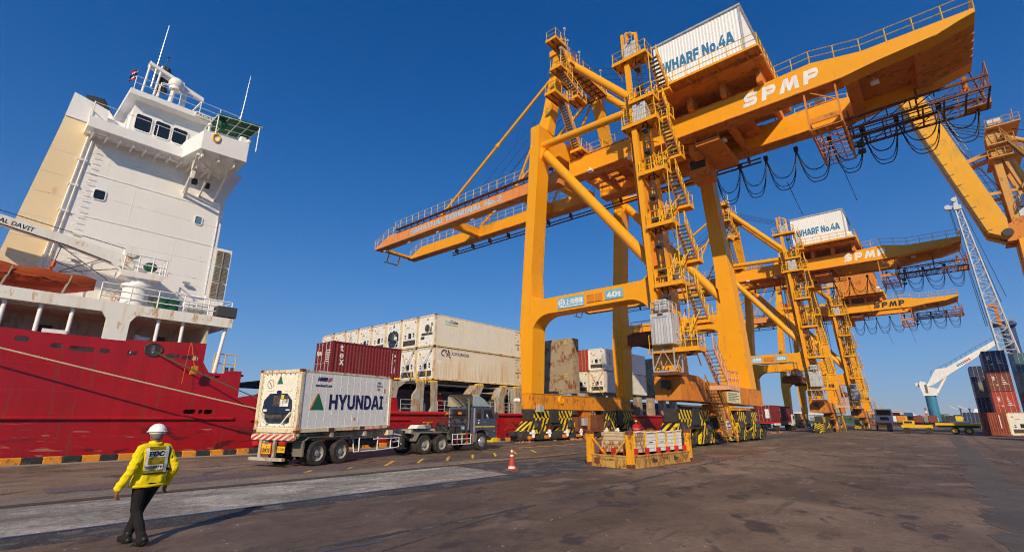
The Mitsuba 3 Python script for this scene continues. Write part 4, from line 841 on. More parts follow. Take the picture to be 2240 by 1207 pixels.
# louvred casing on the forward corner
lc = obj('ventilator_casing', MB().box(9.86, 10.95, YS - 0.06, YS + 3, 7.3, 12.72), 'ship_white', ship)
for z in (12.02, 10.92, 9.82):
    lv = obj('louvre', MB().box(10.02, 10.82, YS - 0.14, YS - 0.065, z - 0.5, z + 0.5, c=0.02), 'louvre_grey', lc)
    m = MB()
    for i in range(11): zz = z - 0.44 + i * 0.088; m.add([(10.06, YS - 0.14, zz), (10.78, YS - 0.14, zz), (10.78, YS - 0.19, zz + 0.05), (10.06, YS - 0.19, zz + 0.05)], [[0, 1, 2, 3]])
    m.box(10.40, 10.44, YS - 0.21, YS - 0.14, z - 0.5, z + 0.5)
    obj('blade', m, 'louvre_grey', lv, kind='stuff')
mat('louvre_grey', paint((0.36, 0.34, 0.28), 0.15, 0.7, (0.35, 0.15, 0.04), thr=0.55), 0.6, 0.3)
# bridge: floor edge, wing, wheelhouse
fl = MB().box(2.15, 7.0, 33.7, YS, 17.62, 18.2).box(2.15, 7.0, 33.66, 33.7, 17.6, 18.22)
for i in range(8): x = 2.5 + i * 0.62; fl.box(x - 0.03, x + 0.03, 33.9, YS - 0.01, 17.35, 17.62)
fl.tube((2.3, 34.2, 17.45), (7.0, 34.2, 17.45), 0.05, 6)
obj('bridge_deck', fl, 'ship_white', ship)
w = MB().hull([(6.75, 33.7, 17.6), (6.75, 33.7, 18.75), (7.15, 31.5, 17.6), (7.15, 31.5, 18.85), (9.75, 31.5, 17.75), (9.75, 31.5, 19.1), (9.9, YS, 17.6), (9.9, YS, 18.8), (6.75, YS, 17.6), (6.75, YS, 18.75)])
wg = obj('bridge_wing', w, 'ship_white', ship)
m = MB()
for x in (7.4, 8.3, 9.2): m.box(x - 0.04, x + 0.04, 31.8, YS, 17.25, 17.62); m.beam((x, 32.6, 17.4), (x + 0.1, YS, 15.9), 0.1, 0.14)
m.poly([(7.25, 17.62), (7.55, 17.62), (7.45, 16.2), (7.3, 16.2)], 'y', 33.0, 33.2); m.beam((7.2, 32.0, 17.4), (7.6, YS, 15.6), 0.14, 0.16)
m.tube((7.5, 32.4, 17.2), (9.6, 34.2, 17.0), 0.06, 6)
obj('wing_bracket', m, 'ship_white_stained', wg)
obj('ring_buoy', MB().path([(7.85 + 0.2 * math.cos(a), 31.45, 18.6 + 0.26 * math.sin(a)) for a in np.arange(14) * 2 * math.pi / 14], 0.05, 6, closed=True), 'rail_yellow', wg)
obj('wing_console', MB().box(9.2, 9.6, 31.6, 32.0, 19.0, 19.5, c=0.06).ball((9.72, 31.6, 19.25), 0.16).tube((7.4, 31.6, 18.8), (7.4, 31.6, 19.3), 0.08, 8).ball((7.4, 31.6, 19.35), 0.14), 'white_paint', wg)
wh = obj('wheelhouse', MB().poly([(3.95, 18.2), (9.4, 18.2), (9.4, 21.0), (4.05, 20.85)], 'y', 34.6, YS + 12), 'ship_white', ship)
for x in (4.62, 5.62, 6.58):
    g = sbox(x - 0.28, 18.95, x + 0.28, 19.75)
    k = obj('window', MB().poly(g.buffer(0.12, quad_segs=4), 'y', 34.57, 34.585), 'window_dark', ship)
    obj('frame', MB().poly(g.buffer(0.17, quad_segs=4).difference(g.buffer(0.12, quad_segs=4)), 'y', 34.53, 34.58), 'ship_white', k)
rf = obj('monkey_deck', MB().poly([(3.55, 20.7), (9.8, 20.9), (9.8, 21.25), (3.55, 21.05)], 'y', 33.9, YS + 12), 'ship_white', ship)
obj('name_board', MB().box(7.0, 8.25, 33.84, 33.895, 20.88, 21.22), 'white_paint', rf)
obj('lettering', text('PACIFIC', (7.06, 33.838, 20.95), (1, 0, 0), (0, 0, 1), 0.2, 1.12, 0.006, bold=3), 'letter_black', rf)
obj('strip_lamp', MB().box(4.5, 5.1, 33.82, 33.9, 20.72, 20.8), 'lamp_glass', rf)
aw = MB().poly([(7.7, 20.25), (10.3, 20.6), (10.3, 20.66), (7.7, 20.31)], 'y', 31.4, 34.0)
ak = obj('wing_awning', aw, 'tarp_green', ship)
m = MB()
for x in (7.75, 10.2):
    for yy in (31.5, 33.8): m.tube((x, yy, 18.7), (x, yy, 20.3 + 0.13 * (x - 7.7)), 0.035, 6)
for t in (0, 0.25, 0.5, 0.75, 1): x = 7.7 + 2.6 * t; m.beam((x, 31.4, 20.23 + 0.35 * t), (x, 34.0, 20.23 + 0.35 * t), 0.05)
for yy in (31.45, 32.3, 33.2, 33.95): m.beam((7.7, yy, 20.23), (10.3, yy, 20.58), 0.05)
obj('frame', m, 'ship_white', ak)
obj('rolled_tarp', MB().ball((8.15, 32.0, 19.95), 0.33, 2, (0.9, 0.9, 1.0)), 'tarp_green', ak, smooth=True)
r = MB(); rail_run(r, [(2.2, 33.75, 18.2), (6.8, 33.75, 18.2)], h=1.0, step=1.8, r=0.022, mids=1); rail_run(r, [(2.2, 33.75, 18.2), (2.2, YS + 2, 18.2)], h=1.05, step=1.1, r=0.03, mids=3)
obj('bridge_rail', r, 'ship_white', ship)
r = MB(); rail_run(r, [(3.7, 34.0, 21.1), (9.6, 34.0, 21.25)], h=0.9, step=1.1, r=0.026, mids=2); obj('monkey_rail', r, 'ship_white', ship)
obj('satellite_dome', MB().ball((5.75, 34.4, 22.75), 0.42, 3, (1, 1, 1.15)).tube((5.75, 34.4, 22.3), (5.75, 34.4, 22.5), 0.36, 14).tube((5.6, 34.4, 21.1), (5.7, 34.4, 22.4), 0.13, 8), 'white_paint', ship, smooth=40)
obj('radar_scanner', MB().hull([(4.2 + a * 0.0, 34.9 + b, 23.6 + c) for a in (0,) for b in (-0.12, 0.12) for c in (-0.14, 0.14)] + [(7.5, 34.9 + b, 22.75 + c) for b in (-0.12, 0.12) for c in (-0.14, 0.14)]).tube((6.4, 34.9, 21.2), (6.4, 34.9, 22.9), 0.14, 8).beam((6.9, 34.4, 21.3), (7.4, 34.7, 22.5), 0.09), 'white_paint', ship)
m = MB()
for x in (4.15, 4.75):
    m.tube((x, 34.6, 21.0), (x + 0.12, 34.6, 23.75), 0.06, 8)
m.beam((4.2, 34.6, 23.6), (6.2, 34.6, 23.1), 0.2); m.path([(5.0, 34.6, 21.1), (5.0, 34.6, 22.3), (5.2, 34.6, 22.6), (5.5, 34.6, 22.6)], 0.05, 6); m.path([(4.85, 34.3, 21.1), (5.0, 34.3, 22.4), (5.6, 34.3, 22.6)], 0.05, 6)
obj('mast_frame', m, 'ship_white', ship)
m = MB().tube((5.0, 35.4, 21.0), (5.1, 35.4, 24.3), 0.11, 8)
for z in (22.4, 23.2, 23.8): m.box(4.8, 5.5, 35.2, 35.6, z, z + 0.16).ball((5.3, 35.3, z + 0.3), 0.17)
m.tube((5.15, 35.4, 24.3), (5.2, 35.4, 25.1), 0.03, 6).ball((5.2, 35.4, 25.1), 0.07)
obj('signal_mast', m, 'dark_steel', ship)
obj('whip_antenna', MB().path([(4.55, 34.6, 22.0), (4.62, 34.6, 24.2), (4.70, 34.6, 26.9)], [0.05, 0.04, 0.02], 6), 'galvanised', ship)
obj('whip_antenna', MB().path([(9.7, 34.4, 20.8), (9.85, 34.4, 23.2), (9.95, 34.4, 26.0)], [0.05, 0.04, 0.02], 6), 'galvanised', ship)
fl_ = MB(); n = 8
vv = [(3.75 - 0.36 * i / n + 0.05 * math.sin(i), 34.6 + 0.08 * math.sin(i * 1.3 + j), 22.9 - 0.75 * j - 0.55 * i / n) for j in (0, 1) for i in range(n + 1)]
fl_.add(vv, [[i, i + 1, i + n + 2, i + n + 1] for i in range(n)])
def _flag(p, n, uv):
    t = (p.z + 0.55 / 0.36 * (3.75 - p.x) - 22.15) / 0.75
    c = mix(C((0.45, 0.02, 0.03)), C((0.75, 0.75, 0.75)), smoothstep(0.18, 0.2, t) * (1 - smoothstep(0.8, 0.82, t)))
    return mix(c, C((0.03, 0.04, 0.22)), smoothstep(0.34, 0.36, t) * (1 - smoothstep(0.64, 0.66, t)))
mat('flag_cloth', proc(_flag), 0.8, 0.2)
flag = obj('flag', fl_, 'flag_cloth', label='small striped flag flying behind the radar mast of the red ship', cat='flag')
# fittings on the tower's side
dk = obj('weather_door', MB().poly(sbox(4.75, 7.55, 5.45, 9.15).buffer(0.08, quad_segs=3), 'y', YS - 0.07, YS - 0.004), 'ship_white_stained', ship)
obj('door_dog', (lambda m: [m.box(5.47, 5.58, YS - 0.1, YS - 0.06, z, z + 0.05) for z in (7.8, 8.3, 8.8)] and m)(MB()), 'dark_steel', dk)
m = MB(); m.path([(3.9, YS - 0.08, 7.3), (3.9, YS - 0.08, 10.2), (4.4, YS - 0.08, 10.5), (7.4, YS - 0.08, 10.35)], 0.03, 5); m.path([(6.5, YS - 0.08, 7.3), (6.5, YS - 0.08, 9.4), (9.7, YS - 0.08, 9.2)], 0.035, 5); m.path([(9.75, YS - 0.07, 9.5), (9.72, YS - 0.07, 17.0)], 0.028, 5)
obj('cable_pipe', m, 'ship_white', ship)
for x, z in ((3.3, 10.0), (6.3, 10.1), (8.6, 9.9), (2.2, 11.0)): obj('deck_lamp', MB().box(x - 0.22, x + 0.22, YS - 0.34, YS - 0.14, z, z + 0.13, c=0.02).box(x - 0.04, x + 0.04, YS - 0.16, YS, z + 0.04, z + 0.12), 'galvanised', ship)
obj('notice_plate', MB().box(6.9, 7.5, YS - 0.02, YS - 0.004, 8.3, 8.9).box(7.9, 8.2, YS - 0.02, YS - 0.004, 8.1, 8.6), 'louvre_grey', ship, each=True)
obj('rung_ladder', (lambda m: [m.beam((2.75, YS - 0.12, z), (3.1, YS - 0.12, z), 0.025) for z in np.arange(7.6, 17.4, 0.34)] and m)(MB()), 'ship_white_stained', ship, kind='stuff')
# boat deck gear
r = MB(); rail_run(r, [(4.3, YH + 0.15, 7.62), (10.6, YH + 0.15, 7.62)], h=1.0, step=1.3, r=0.035, mids=3); rail_run(r, [(10.6, YH + 0.15, 7.62), (10.6, YH + 3, 7.62)], h=1.0, step=0.9, r=0.035, mids=3); obj('boat_deck_rail', r, 'ship_white', ship)
obj('deck_locker', MB().box(9.75, 10.85, YH - 0.1, YH + 0.6, 7.66, 8.3, c=0.03), 'deck_dark', label='dark box at the end of the ship\'s white upper deck', cat='locker')
lr = thing('life_raft', 'white canister life raft lying on the ship\'s upper deck by the rail', 'life raft')
obj('canister', MB().lathe([(0, -0.68), (0.2, -0.66), (0.31, -0.58), (0.33, -0.03), (0.36, -0.03), (0.36, 0.03), (0.33, 0.03), (0.31, 0.58), (0.2, 0.66), (0, 0.68)], (8.85, YH + 0.9, 8.15), 'x', 18), 'white_paint', lr, smooth=40)
m = MB()
for x in (8.4, 8.75, 9.1, 9.4): m.path([(x, YH + 0.9 + 0.345 * math.cos(a), 8.15 + 0.345 * math.sin(a)) for a in np.arange(16) * 2 * math.pi / 16], 0.015, 4, closed=True)
m.box(8.3, 8.45, YH + 0.6, YH + 1.2, 7.3, 7.85).box(9.2, 9.35, YH + 0.6, YH + 1.2, 7.3, 7.85); obj('strap', m, 'galvanised', lr)
t = MB(); pts = trimesh.creation.icosphere(subdivisions=3).vertices.copy(); q = np.sign(pts) * np.abs(pts) ** 0.55; nz = meshkit.fbm(pts * 2.3, 3, 5)[:, None]
t.add(q * np.array([0.55, 0.4, 0.45]) * (0.82 + 0.36 * nz) + np.array([7.45, YH + 0.9, 8.0]), trimesh.creation.icosphere(subdivisions=3).faces)
obj('winch_cover', t, 'tarp_green', smooth=True, label='green tarpaulin draped over gear on the ship\'s upper deck', cat='tarpaulin')
# slewing davit
dv = thing('davit_crane', 'white slewing davit with lettered jib over the ship\'s boat deck', 'davit')
obj('pedestal', MB().lathe([(0.62, 7.3), (0.62, 8.75), (0.74, 8.8), (0.74, 8.95), (0.55, 9.05), (0.55, 9.3)], (5.95, 33.4, 0), 'z', 22), 'ship_white', dv, smooth=40)
obj('platform', MB().poly([(5.0, 9.3), (6.9, 9.3), (7.1, 9.62), (4.95, 9.62)], 'y', 32.7, 34.1).hull([(5.35, 33.0, 9.25), (6.5, 33.0, 9.25), (5.35, 33.8, 9.25), (6.5, 33.8, 9.25), (5.0, 32.7, 9.5), (7.0, 32.7, 9.5), (5.0, 34.1, 9.5), (7.0, 34.1, 9.5)]), 'ship_white_stained', dv)
r = MB(); rail_run(r, [(5.05, 34.0, 9.62), (5.05, 32.75, 9.62), (7.0, 32.75, 9.62), (7.0, 34.0, 9.62)], h=0.95, step=0.75, r=0.035); obj('railing', r, 'ship_white', dv)
j = MB().poly([(-1.4, 11.55), (2.6, 10.95), (5.6, 10.45), (5.6, 9.75), (4.6, 9.95), (2.6, 10.45), (-1.4, 11.1)], 'y', 33.15, 33.6)
jb = obj('jib', j, 'ship_white_stained', dv)
obj('flange', MB().path([(-1.4, 33.1, 11.08), (2.6, 33.1, 10.43), (4.6, 33.1, 9.94)], 0.03, 4), 'dark_steel', jb)
jd = unit(V(4.0, 0, -0.6)); obj('lettering', text('GLOBAL DAVIT', (-0.75, 33.145, 11.08), jd, np.cross((0, -1, 0), jd) * 1.0, 0.22, 2.05, 0.008, bold=3), 'letter_black', jb)
obj('luffing_ram', MB().tube((4.55, 33.0, 10.0), (5.5, 33.0, 9.2), 0.07, 8).tube((5.0, 33.0, 9.62), (5.8, 33.0, 9.0), 0.11, 8), 'ship_white', dv)
obj('winch_drum', MB().tube((5.3, 33.0, 10.75), (5.3, 33.7, 10.75), 0.3, 14).box(5.2, 5.75, 33.1, 33.6, 10.3, 10.7).tube((2.75, 33.2, 11.15), (3.1, 33.2, 11.1), 0.12, 8), 'ship_white_stained', dv)
obj('control_cover', MB().ball((6.35, 33.3, 10.15), 0.34, 2, (1, 0.9, 0.8)), 'tarp_green', dv, smooth=True)
wr = MB()
for a, b in (((-1.4, 33.3, 11.75), (2.8, 33.3, 11.2)), ((2.8, 33.3, 11.2), (5.3, 33.3, 10.9)), ((2.3, 33.3, 10.45), (4.6, 33.3, 9.0)), ((4.1, 33.3, 10.05), (2.6, 33.3, 9.05)), ((2.45, 33.3, 10.4), (2.35, 33.3, 9.55)), ((5.2, 33.3, 9.8), (2.6, 33.3, 9.0)), ((2.2, 33.4, 9.6), (3.6, 33.4, 9.15))): wr.tube(a, b, 0.022, 4)
obj('davit_wire', wr, 'rope_steel', dv)
obj('hook_block', MB().tube((2.35, 33.3, 9.55), (2.3, 33.3, 9.2), 0.1, 8).ball((2.25, 33.3, 9.0), 0.17, 1, (0.7, 0.7, 1.2)), 'boat_orange', dv)
# rescue boat under its cover, in chocks
rb = thing('lifeboat', 'orange covered lifeboat stowed on the upper deck at the left', 'lifeboat')
sec = []; xs = np.linspace(-3.2, 4.15, 22)
for x in xs:
    u = (x + 3.2) / 7.35; w = 0.95 * (1 - max(0, (u - 0.62) / 0.38) ** 2.2) + 0.02; kz = 7.72 + 0.62 * max(0, (u - 0.55) / 0.45) ** 2.4; top = 8.95 - 0.10 * u + 0.05 * math.sin(x * 4)
    sh = 8.55 + 0.0 * u
    prof = [(0, kz), (0.55 * w, kz + 0.08), (0.9 * w, kz + 0.34 * (sh - kz) + 0.1), (w, sh), (0.9 * w, sh + 0.12), (0.45 * w, top + 0.06), (0, top + 0.12)]
    sec.append([(x, 33.3 - yy, z) for yy, z in prof] + [(x, 33.3 + yy, z) for yy, z in prof[-2:0:-1]])
sec = np.array(sec); nx, npf = sec.shape[:2]
faces = [[i * npf + j, (i + 1) * npf + j, (i + 1) * npf + (j + 1) % npf, i * npf + (j + 1) % npf] for i in range(nx - 1) for j in range(npf)]
low = [q for q, (i, j) in zip(faces, [(i, j) for i in range(nx - 1) for j in range(npf)]) if j in (0, 1, 2, 9, 10, 11)]
hi = [q for q in faces if q not in low]
obj('hull', MB().add(sec.reshape(-1, 3), low), 'boat_orange', rb, smooth=35)
sc2 = sec.copy(); sc2[:, :, 1] = 33.3 + (sc2[:, :, 1] - 33.3) * 1.04; wob = meshkit.fbm(sc2.reshape(-1, 3) * 1.6, 3, 3).reshape(nx, npf); sc2[:, 3:10, 2] += 0.12 * (wob[:, 3:10] - 0.5)
sc2[:, 3, 2] -= 0.10 + 0.10 * np.sin(xs * 3.1) ** 2; sc2[:, 9, 2] -= 0.10 + 0.10 * np.sin(xs * 3.1) ** 2
obj('cover', MB().add(sc2.reshape(-1, 3), hi), 'tarp_orange', rb, smooth=35)
m = MB()
for i in range(10):
    x0 = -2.9 + i * 0.68; m.path([(x0 + 0.68 * t, 32.30 + 0.02, 8.42 - 0.16 * math.sin(math.pi * t)) for t in np.linspace(0, 1, 7)], 0.022, 4)
obj('grab_line', m, 'tarp_orange', rb)
for x in (0.9, 3.05):
    obj('chock_strap', MB().beam((x, 32.28, 8.75), (x - 0.12, 32.25, 7.9), 0.05, 0.06, up=(1, 0, 0)).beam((x - 0.1, 32.22, 8.25), (x - 0.25, 32.25, 7.55), 0.14, 0.08, up=(1, 0, 0)), 'louvre_grey', rb)
mat('rack_guard', (0.50, 0.20, 0.02), 0.6, 0.3)
# mooring lines
def sagline(a, b, sag, n=24): t = np.linspace(0, 1, n)[:, None]; p = np.asarray(a, float) * (1 - t) + np.asarray(b, float) * t; p[:, 2] -= (4 * sag * t * (1 - t))[:, 0]; return p
pa = sagline((-8, 31.7, 7.0), (15.0, 29.4, 1.7), 0.12, 60)
obj('mooring_rope', MB().path(pa, 0.038, 6), 'rope_natural', label='pale twisted mooring rope running down along the red hull', cat='rope')
obj('mooring_rope', MB().path(sagline((7.0, YH - 0.05, 5.3), (15.5, 29.2, 1.6), 0.12, 30), 0.035, 6), 'rope_green', label='dark green mooring rope running down from the ring in the hull', cat='rope')
obj('rat_guard', MB().poly([(8.78, 4.15), (9.12, 4.2), (9.15, 4.6), (8.95, 4.65), (8.93, 4.4), (8.86, 4.6)], 'y', 31.35, 31.5).tube((8.95, 31.4, 4.6), (8.75, 31.9, 5.95), 0.015, 4).tube((8.5, 31.4, 3.6), (8.7, 31.9, 5.95), 0.012, 4), 'rack_guard', label='small yellow guard hung on the green mooring rope', cat='rope guard')
# ------------------------------------------------------------------ shipping containers
def _streaky(p, n, uv):
    x, z = p.x + p.y, p.z
    c = C((0.70, 0.66, 0.56)) * (0.92 + 0.16 * fbm(x * 0.5, z * 0.5))
    low = smoothstep(0.15, 0.75, fbm(x * 0.45, 3.0, 1.0) + 0.55 * (7.4 - z) / 2.4 - 0.25)
    st = fbm(x * 4.2, z * 0.28, 2.0); st2 = fbm(x * 11, z * 0.5, 7.0)
    c = mix(c, C((0.55, 0.27, 0.075)), 0.8 * low * smoothstep(0.50, 0.68, st) * (0.45 + 0.55 * st2))
    c = mix(c, C((0.62, 0.45, 0.24)), 0.5 * low * smoothstep(0.42, 0.6, st2))
    return mix(c, C((0.78, 0.77, 0.73)), 0.8 * smoothstep(0.72, 0.75, fbm(x * 1.8, z * 3.0, 5.0)) * smoothstep(0.4, 0.6, low))
mat('reefer_streaked', proc(_streaky), 0.5, 0.35)
mat('reefer_cream', paint((0.70, 0.68, 0.625), 0.04, 0.3, (0.5, 0.27, 0.09), scale=0.9, thr=0.66, dirt=0.22, dirtc=(0.62, 0.53, 0.38)), 0.45, 0.35)
mat('reefer_white', paint((0.80, 0.80, 0.78), 0.03, 0.3, (0.40, 0.20, 0.08), scale=1.3, thr=0.68, dirt=0.10, dirtc=(0.5, 0.48, 0.44)), 0.42, 0.4)
mat('frame_cream', paint((0.70, 0.62, 0.44), 0.08, 0.8, (0.40, 0.16, 0.04), scale=1.7, thr=0.54, dirt=0.35, dirtc=(0.45, 0.33, 0.18)), 0.5, 0.3)
mat('end_cream', paint((0.77, 0.74, 0.63), 0.05, 0.4, (0.40, 0.20, 0.06), scale=1.5, thr=0.66, dirt=0.2, dirtc=(0.52, 0.55, 0.38)), 0.48, 0.35)
mat('unit_blue', paint((0.008, 0.024, 0.062), 0.25, 0.3, (0.04, 0.03, 0.03), thr=0.6, scale=2), 0.5, 0.4)
mat('dark_machinery', paint((0.05, 0.045, 0.042), 0.4, 0.5, (0.18, 0.12, 0.08), thr=0.5, streak=False, scale=4), 0.6, 0.4)
mat('box_maroon', paint((0.165, 0.014, 0.022), 0.12, 0.35, (0.08, 0.02, 0.015), thr=0.6), 0.5, 0.35)
mat('box_red', paint((0.40, 0.05, 0.03), 0.1, 0.4, (0.15, 0.04, 0.02), thr=0.58), 0.5, 0.35)
mat('box_brick', paint((0.30, 0.075, 0.045), 0.1, 0.5, (0.13, 0.04, 0.02), thr=0.56), 0.55, 0.3)
mat('box_brown', paint((0.20, 0.05, 0.035), 0.1, 0.5, (0.10, 0.035, 0.02), thr=0.56), 0.55, 0.3)
mat('box_navy', paint((0.022, 0.045, 0.12), 0.15, 0.4, (0.10, 0.05, 0.03), thr=0.6), 0.5, 0.35)
mat('box_steelblue', paint((0.05, 0.13, 0.20), 0.15, 0.4, (0.12, 0.06, 0.03), thr=0.6), 0.5, 0.35)
mat('box_grey', paint((0.22, 0.23, 0.23), 0.1, 0.4, (0.15, 0.08, 0.04), thr=0.6), 0.5, 0.35)
mat('sticker_orange', (0.68, 0.26, 0.02), 0.5, 0.3)
mat('sticker_yellow', (0.72, 0.52, 0.02), 0.5, 0.3)
mat('leaf_green', (0.012, 0.14, 0.09), 0.45, 0.4)
mat('label_white', (0.72, 0.72, 0.70), 0.5, 0.3)
mat('seam_grey', (0.42, 0.41, 0.38), 0.6, 0.2)
mat('hmm_red', (0.55, 0.03, 0.03), 0.5, 0.3)
mat('cube_sky', (0.30, 0.60, 0.72), 0.5, 0.3)
mat('cube_green', (0.25, 0.52, 0.08), 0.5, 0.3)
NX = (0, -1, 0)        # 'right' on the face that looks along -x
def corrugated(m, L, H, y, z0, z1, x0, x1, sgn=-1, pitch=0.28, d=0.036):
    n = max(4, int(round((x1 - x0) / pitch))); p = (x1 - x0) / n; pr = []
    for i in range(n): pr += [(x0 + i * p, 0), (x0 + i * p + 0.26 * p, 0), (x0 + i * p + 0.5 * p, d), (x0 + i * p + 0.76 * p, d)]
    pr.append((x1, 0)); v = []
    for x, q in pr: v += [(x, y - sgn * q, z0), (x, y - sgn * q, z1)]
    f = [[2 * i, 2 * i + 2, 2 * i + 3, 2 * i + 1] for i in range(len(pr) - 1)]
    return m.add(v, f if sgn < 0 else [q[::-1] for q in f])
def container(label, L, H, pos, M=None, side='reefer', end='panel', body='reefer_cream', frame_m='frame_cream', endm='white_paint', group=None, near='-x', decals=None, W=2.44, cat='container', roof=True):
    """local frame: x along, y across from the near side, z up"""
    k = thing('shipping_container', label, cat, group)
    with frame(M, pos):
        f = MB()
        for x in (0, L - 0.16):
            for y in (0, W - 0.16): f.box(x, x + 0.16, y, y + 0.16, 0.0, H)
        for y in (0.0, W - 0.1): f.box(0.16, L - 0.16, y + 0.015, y + 0.1, 0.02, 0.17).box(0.16, L - 0.16, y + 0.02, y + 0.09, H - 0.10, H - 0.012)
        for x in (0.0, L - 0.12): f.box(x + 0.01, x + 0.11, 0.16, W - 0.16, 0.02, 0.20).box(x + 0.01, x + 0.11, 0.16, W - 0.16, H - 0.14, H - 0.012)
        fk = obj('frame', f, frame_m, k)
        cc = MB()
        for x in (-0.005, L - 0.173):
            for y in (-0.005, W - 0.157):
                for z in (-0.005, H - 0.113): cc.box(x, x + 0.178, y, y + 0.162, z, z + 0.118)
        obj('corner_casting', cc, 'rust_steel' if side == 'reefer' else frame_m, k, kind='stuff')
        if side == 'reefer':
            b = MB().box(0.10, L - 0.05, 0.04, W - 0.04, 0.16, H - 0.03); bk = obj('body', b, body, k)
            m = MB(); n = int(round((L - 0.3) / 0.44))
            for i in range(1, n): x = 0.2 + (L - 0.4) * i / n; m.box(x - 0.009, x + 0.009, 0.034, 0.04, 0.17, H - 0.1)
            obj('panel_rib', m, body, bk, kind='stuff')
            m = MB()
            for x in (L * 0.30, L * 0.63): m.box(x, x + 0.36, 0.008, 0.014, 0.03, 0.155)
            if L < 7: obj('fork_pocket', m, 'dark_machinery', k, each=True); m2 = MB(); [m2.box(x - 0.06, x, 0.005, 0.013, 0.0, 0.17).box(x + 0.36, x + 0.42, 0.005, 0.013, 0.0, 0.17) for x in (L * 0.30, L * 0.63)]; obj('pocket_edge', m2, frame_m, k, each=True)
        else:
            b = MB(); corrugated(b, L, H, 0.05, 0.16, H - 0.1, 0.14, L - 0.14, -1)
            b.box(0.12, L - 0.06, 0.10, W - 0.03, 0.10, H - 0.03); bk = obj('body', b, body, k)
        e = 0.05
        if end in ('panel', 'fan', 'carrier', 'blank'):
            pk = obj('end_panel', MB().box(0.055, 0.1, 0.14, W - 0.14, 0.18, H - 0.12), endm, k)
            lines = MB(); mach = MB(); blk = MB(); st = MB()
            zf = lambda t: 0.2 + (H - 0.34) * t
            if end == 'panel':
                for t in (0.40, 0.53, 0.60, 0.66, 0.80): lines.box(0.048, 0.055, 0.2, W - 0.2, zf(t), zf(t) + 0.012)
                mach.box(0.03, 0.055, 0.34, W - 0.34, zf(0.05), zf(0.24)).box(0.02, 0.05, 0.5, 1.2, zf(0.08), zf(0.2))
                blk.box(0.045, 0.055, 0.98, 1.40, zf(0.30), zf(0.50)); blk.box(0.045, 0.055, 0.52, 0.72, zf(0.42), zf(0.50)).box(0.045, 0.055, 0.52, 0.72, zf(0.34), zf(0.39)).box(0.045, 0.055, 1.75, 1.95, zf(0.40), zf(0.45)).box(0.045, 0.055, 1.75, 1.95, zf(0.31), zf(0.36))
                st.box(0.046, 0.055, 0.3, 0.55, zf(0.86), zf(0.94)).box(0.046, 0.055, 1.85, 2.05, zf(0.80), zf(0.87)).box(0.046, 0.055, 1.3, 1.75, zf(0.70), zf(0.74))
            elif end == 'fan':
                lines.path([(0.045, 1.15 + 0.36 * math.cos(a), zf(0.58) + 0.36 * math.sin(a)) for a in np.arange(20) * 2 * math.pi / 20], 0.03, 4, closed=True)
                mach.lathe([(0, -0.02), (0.34, -0.005), (0.34, 0.0)], (0.05, 1.15, zf(0.58)), 'x', 18).box(0.03, 0.055, 0.4, W - 0.5, zf(0.34), zf(0.42)).box(0.03, 0.055, 1.5, 2.0, zf(0.2), zf(0.3)).box(0.03, 0.055, 0.4, 0.62, zf(0.66), zf(0.76)).box(0.03, 0.055, 0.55, 0.72, zf(0.44), zf(0.62))
                lines.beam((0.04, 0.35, zf(0.78)), (0.04, 1.0, zf(0.36)), 0.05, 0.05, up=(1, 0, 0))
                st.box(0.046, 0.055, 1.0, 1.25, zf(0.86), zf(0.94)).box(0.046, 0.055, 1.1, 1.25, zf(0.03), zf(0.08))
            elif end == 'carrier':
                y0, y1, z0, z1 = 0.40, W - 0.40, 0.78, H - 1.0
                o = Polygon([(y0, z0 + 0.1), (y0 + 0.05, z1 - 0.28), (y0 + 0.36, z1), (y1 - 0.36, z1), (y1 - 0.05, z1 - 0.28), (y1, z0 + 0.1), (y1 - 0.12, z0), (y0 + 0.12, z0)])
                uk = obj('cooling_unit', MB().poly(o, 'x', -0.03, 0.055), 'unit_blue', k)
                obj('fan_opening', MB().box(-0.04, -0.03, 1.0, 1.45, z0 + 0.3, z1 - 0.08).box(-0.04, -0.03, y0 + 0.2, y0 + 0.5, z1 - 0.4, z1 - 0.1), 'dark_machinery', uk)
                obj('label_plate', MB().box(-0.04, -0.03, 0.56, 0.86, z0 + 0.28, z0 + 0.58).box(-0.04, -0.03, 0.88, 1.05, z0 + 0.28, z0 + 0.58).box(-0.04, -0.03, y1 - 0.28, y1 - 0.06, z0 + 0.08, z0 + 0.17).box(-0.04, -0.03, 0.45, 0.66, z0 + 0.12, z0 + 0.17), 'label_white', uk)
                obj('sticker', MB().box(-0.042, -0.031, 0.84, 1.0, z0 + 0.6, z0 + 0.76), 'sticker_yellow', uk)
                # open machinery bay under the unit, closed below by a tray and two braces
                mk = obj('machinery', MB().box(0.03, 0.055, 0.5, W - 0.5, 0.42, z0).tube((0.02, 0.8, 0.66), (0.02, 1.5, 0.62), 0.10, 8).box(-0.01, 0.04, 1.5, 1.75, 0.5, 0.7).tube((0.0, 0.7, 0.56), (0.0, 1.7, 0.72), 0.025, 5), 'dark_machinery', k)
                obj('tray', MB().poly([(0.55, 0.42), (W - 0.55, 0.42), (W - 0.48, 0.62), (1.4, 0.58), (0.9, 0.60), (0.48, 0.62)], 'x', -0.04, -0.005), 'unit_blue', mk)
                obj('brace', MB().beam((-0.045, 0.34, 0.82), (-0.045, 0.78, 0.36), 0.05, 0.12, up=(1, 0, 0)).beam((-0.045, W - 0.34, 0.82), (-0.045, W - 0.78, 0.36), 0.05, 0.12, up=(1, 0, 0)).box(0.0, 0.055, 0.3, 0.36, 0.34, 1.0).box(0.0, 0.055, W - 0.36, W - 0.3, 0.34, 1.0), endm, k)
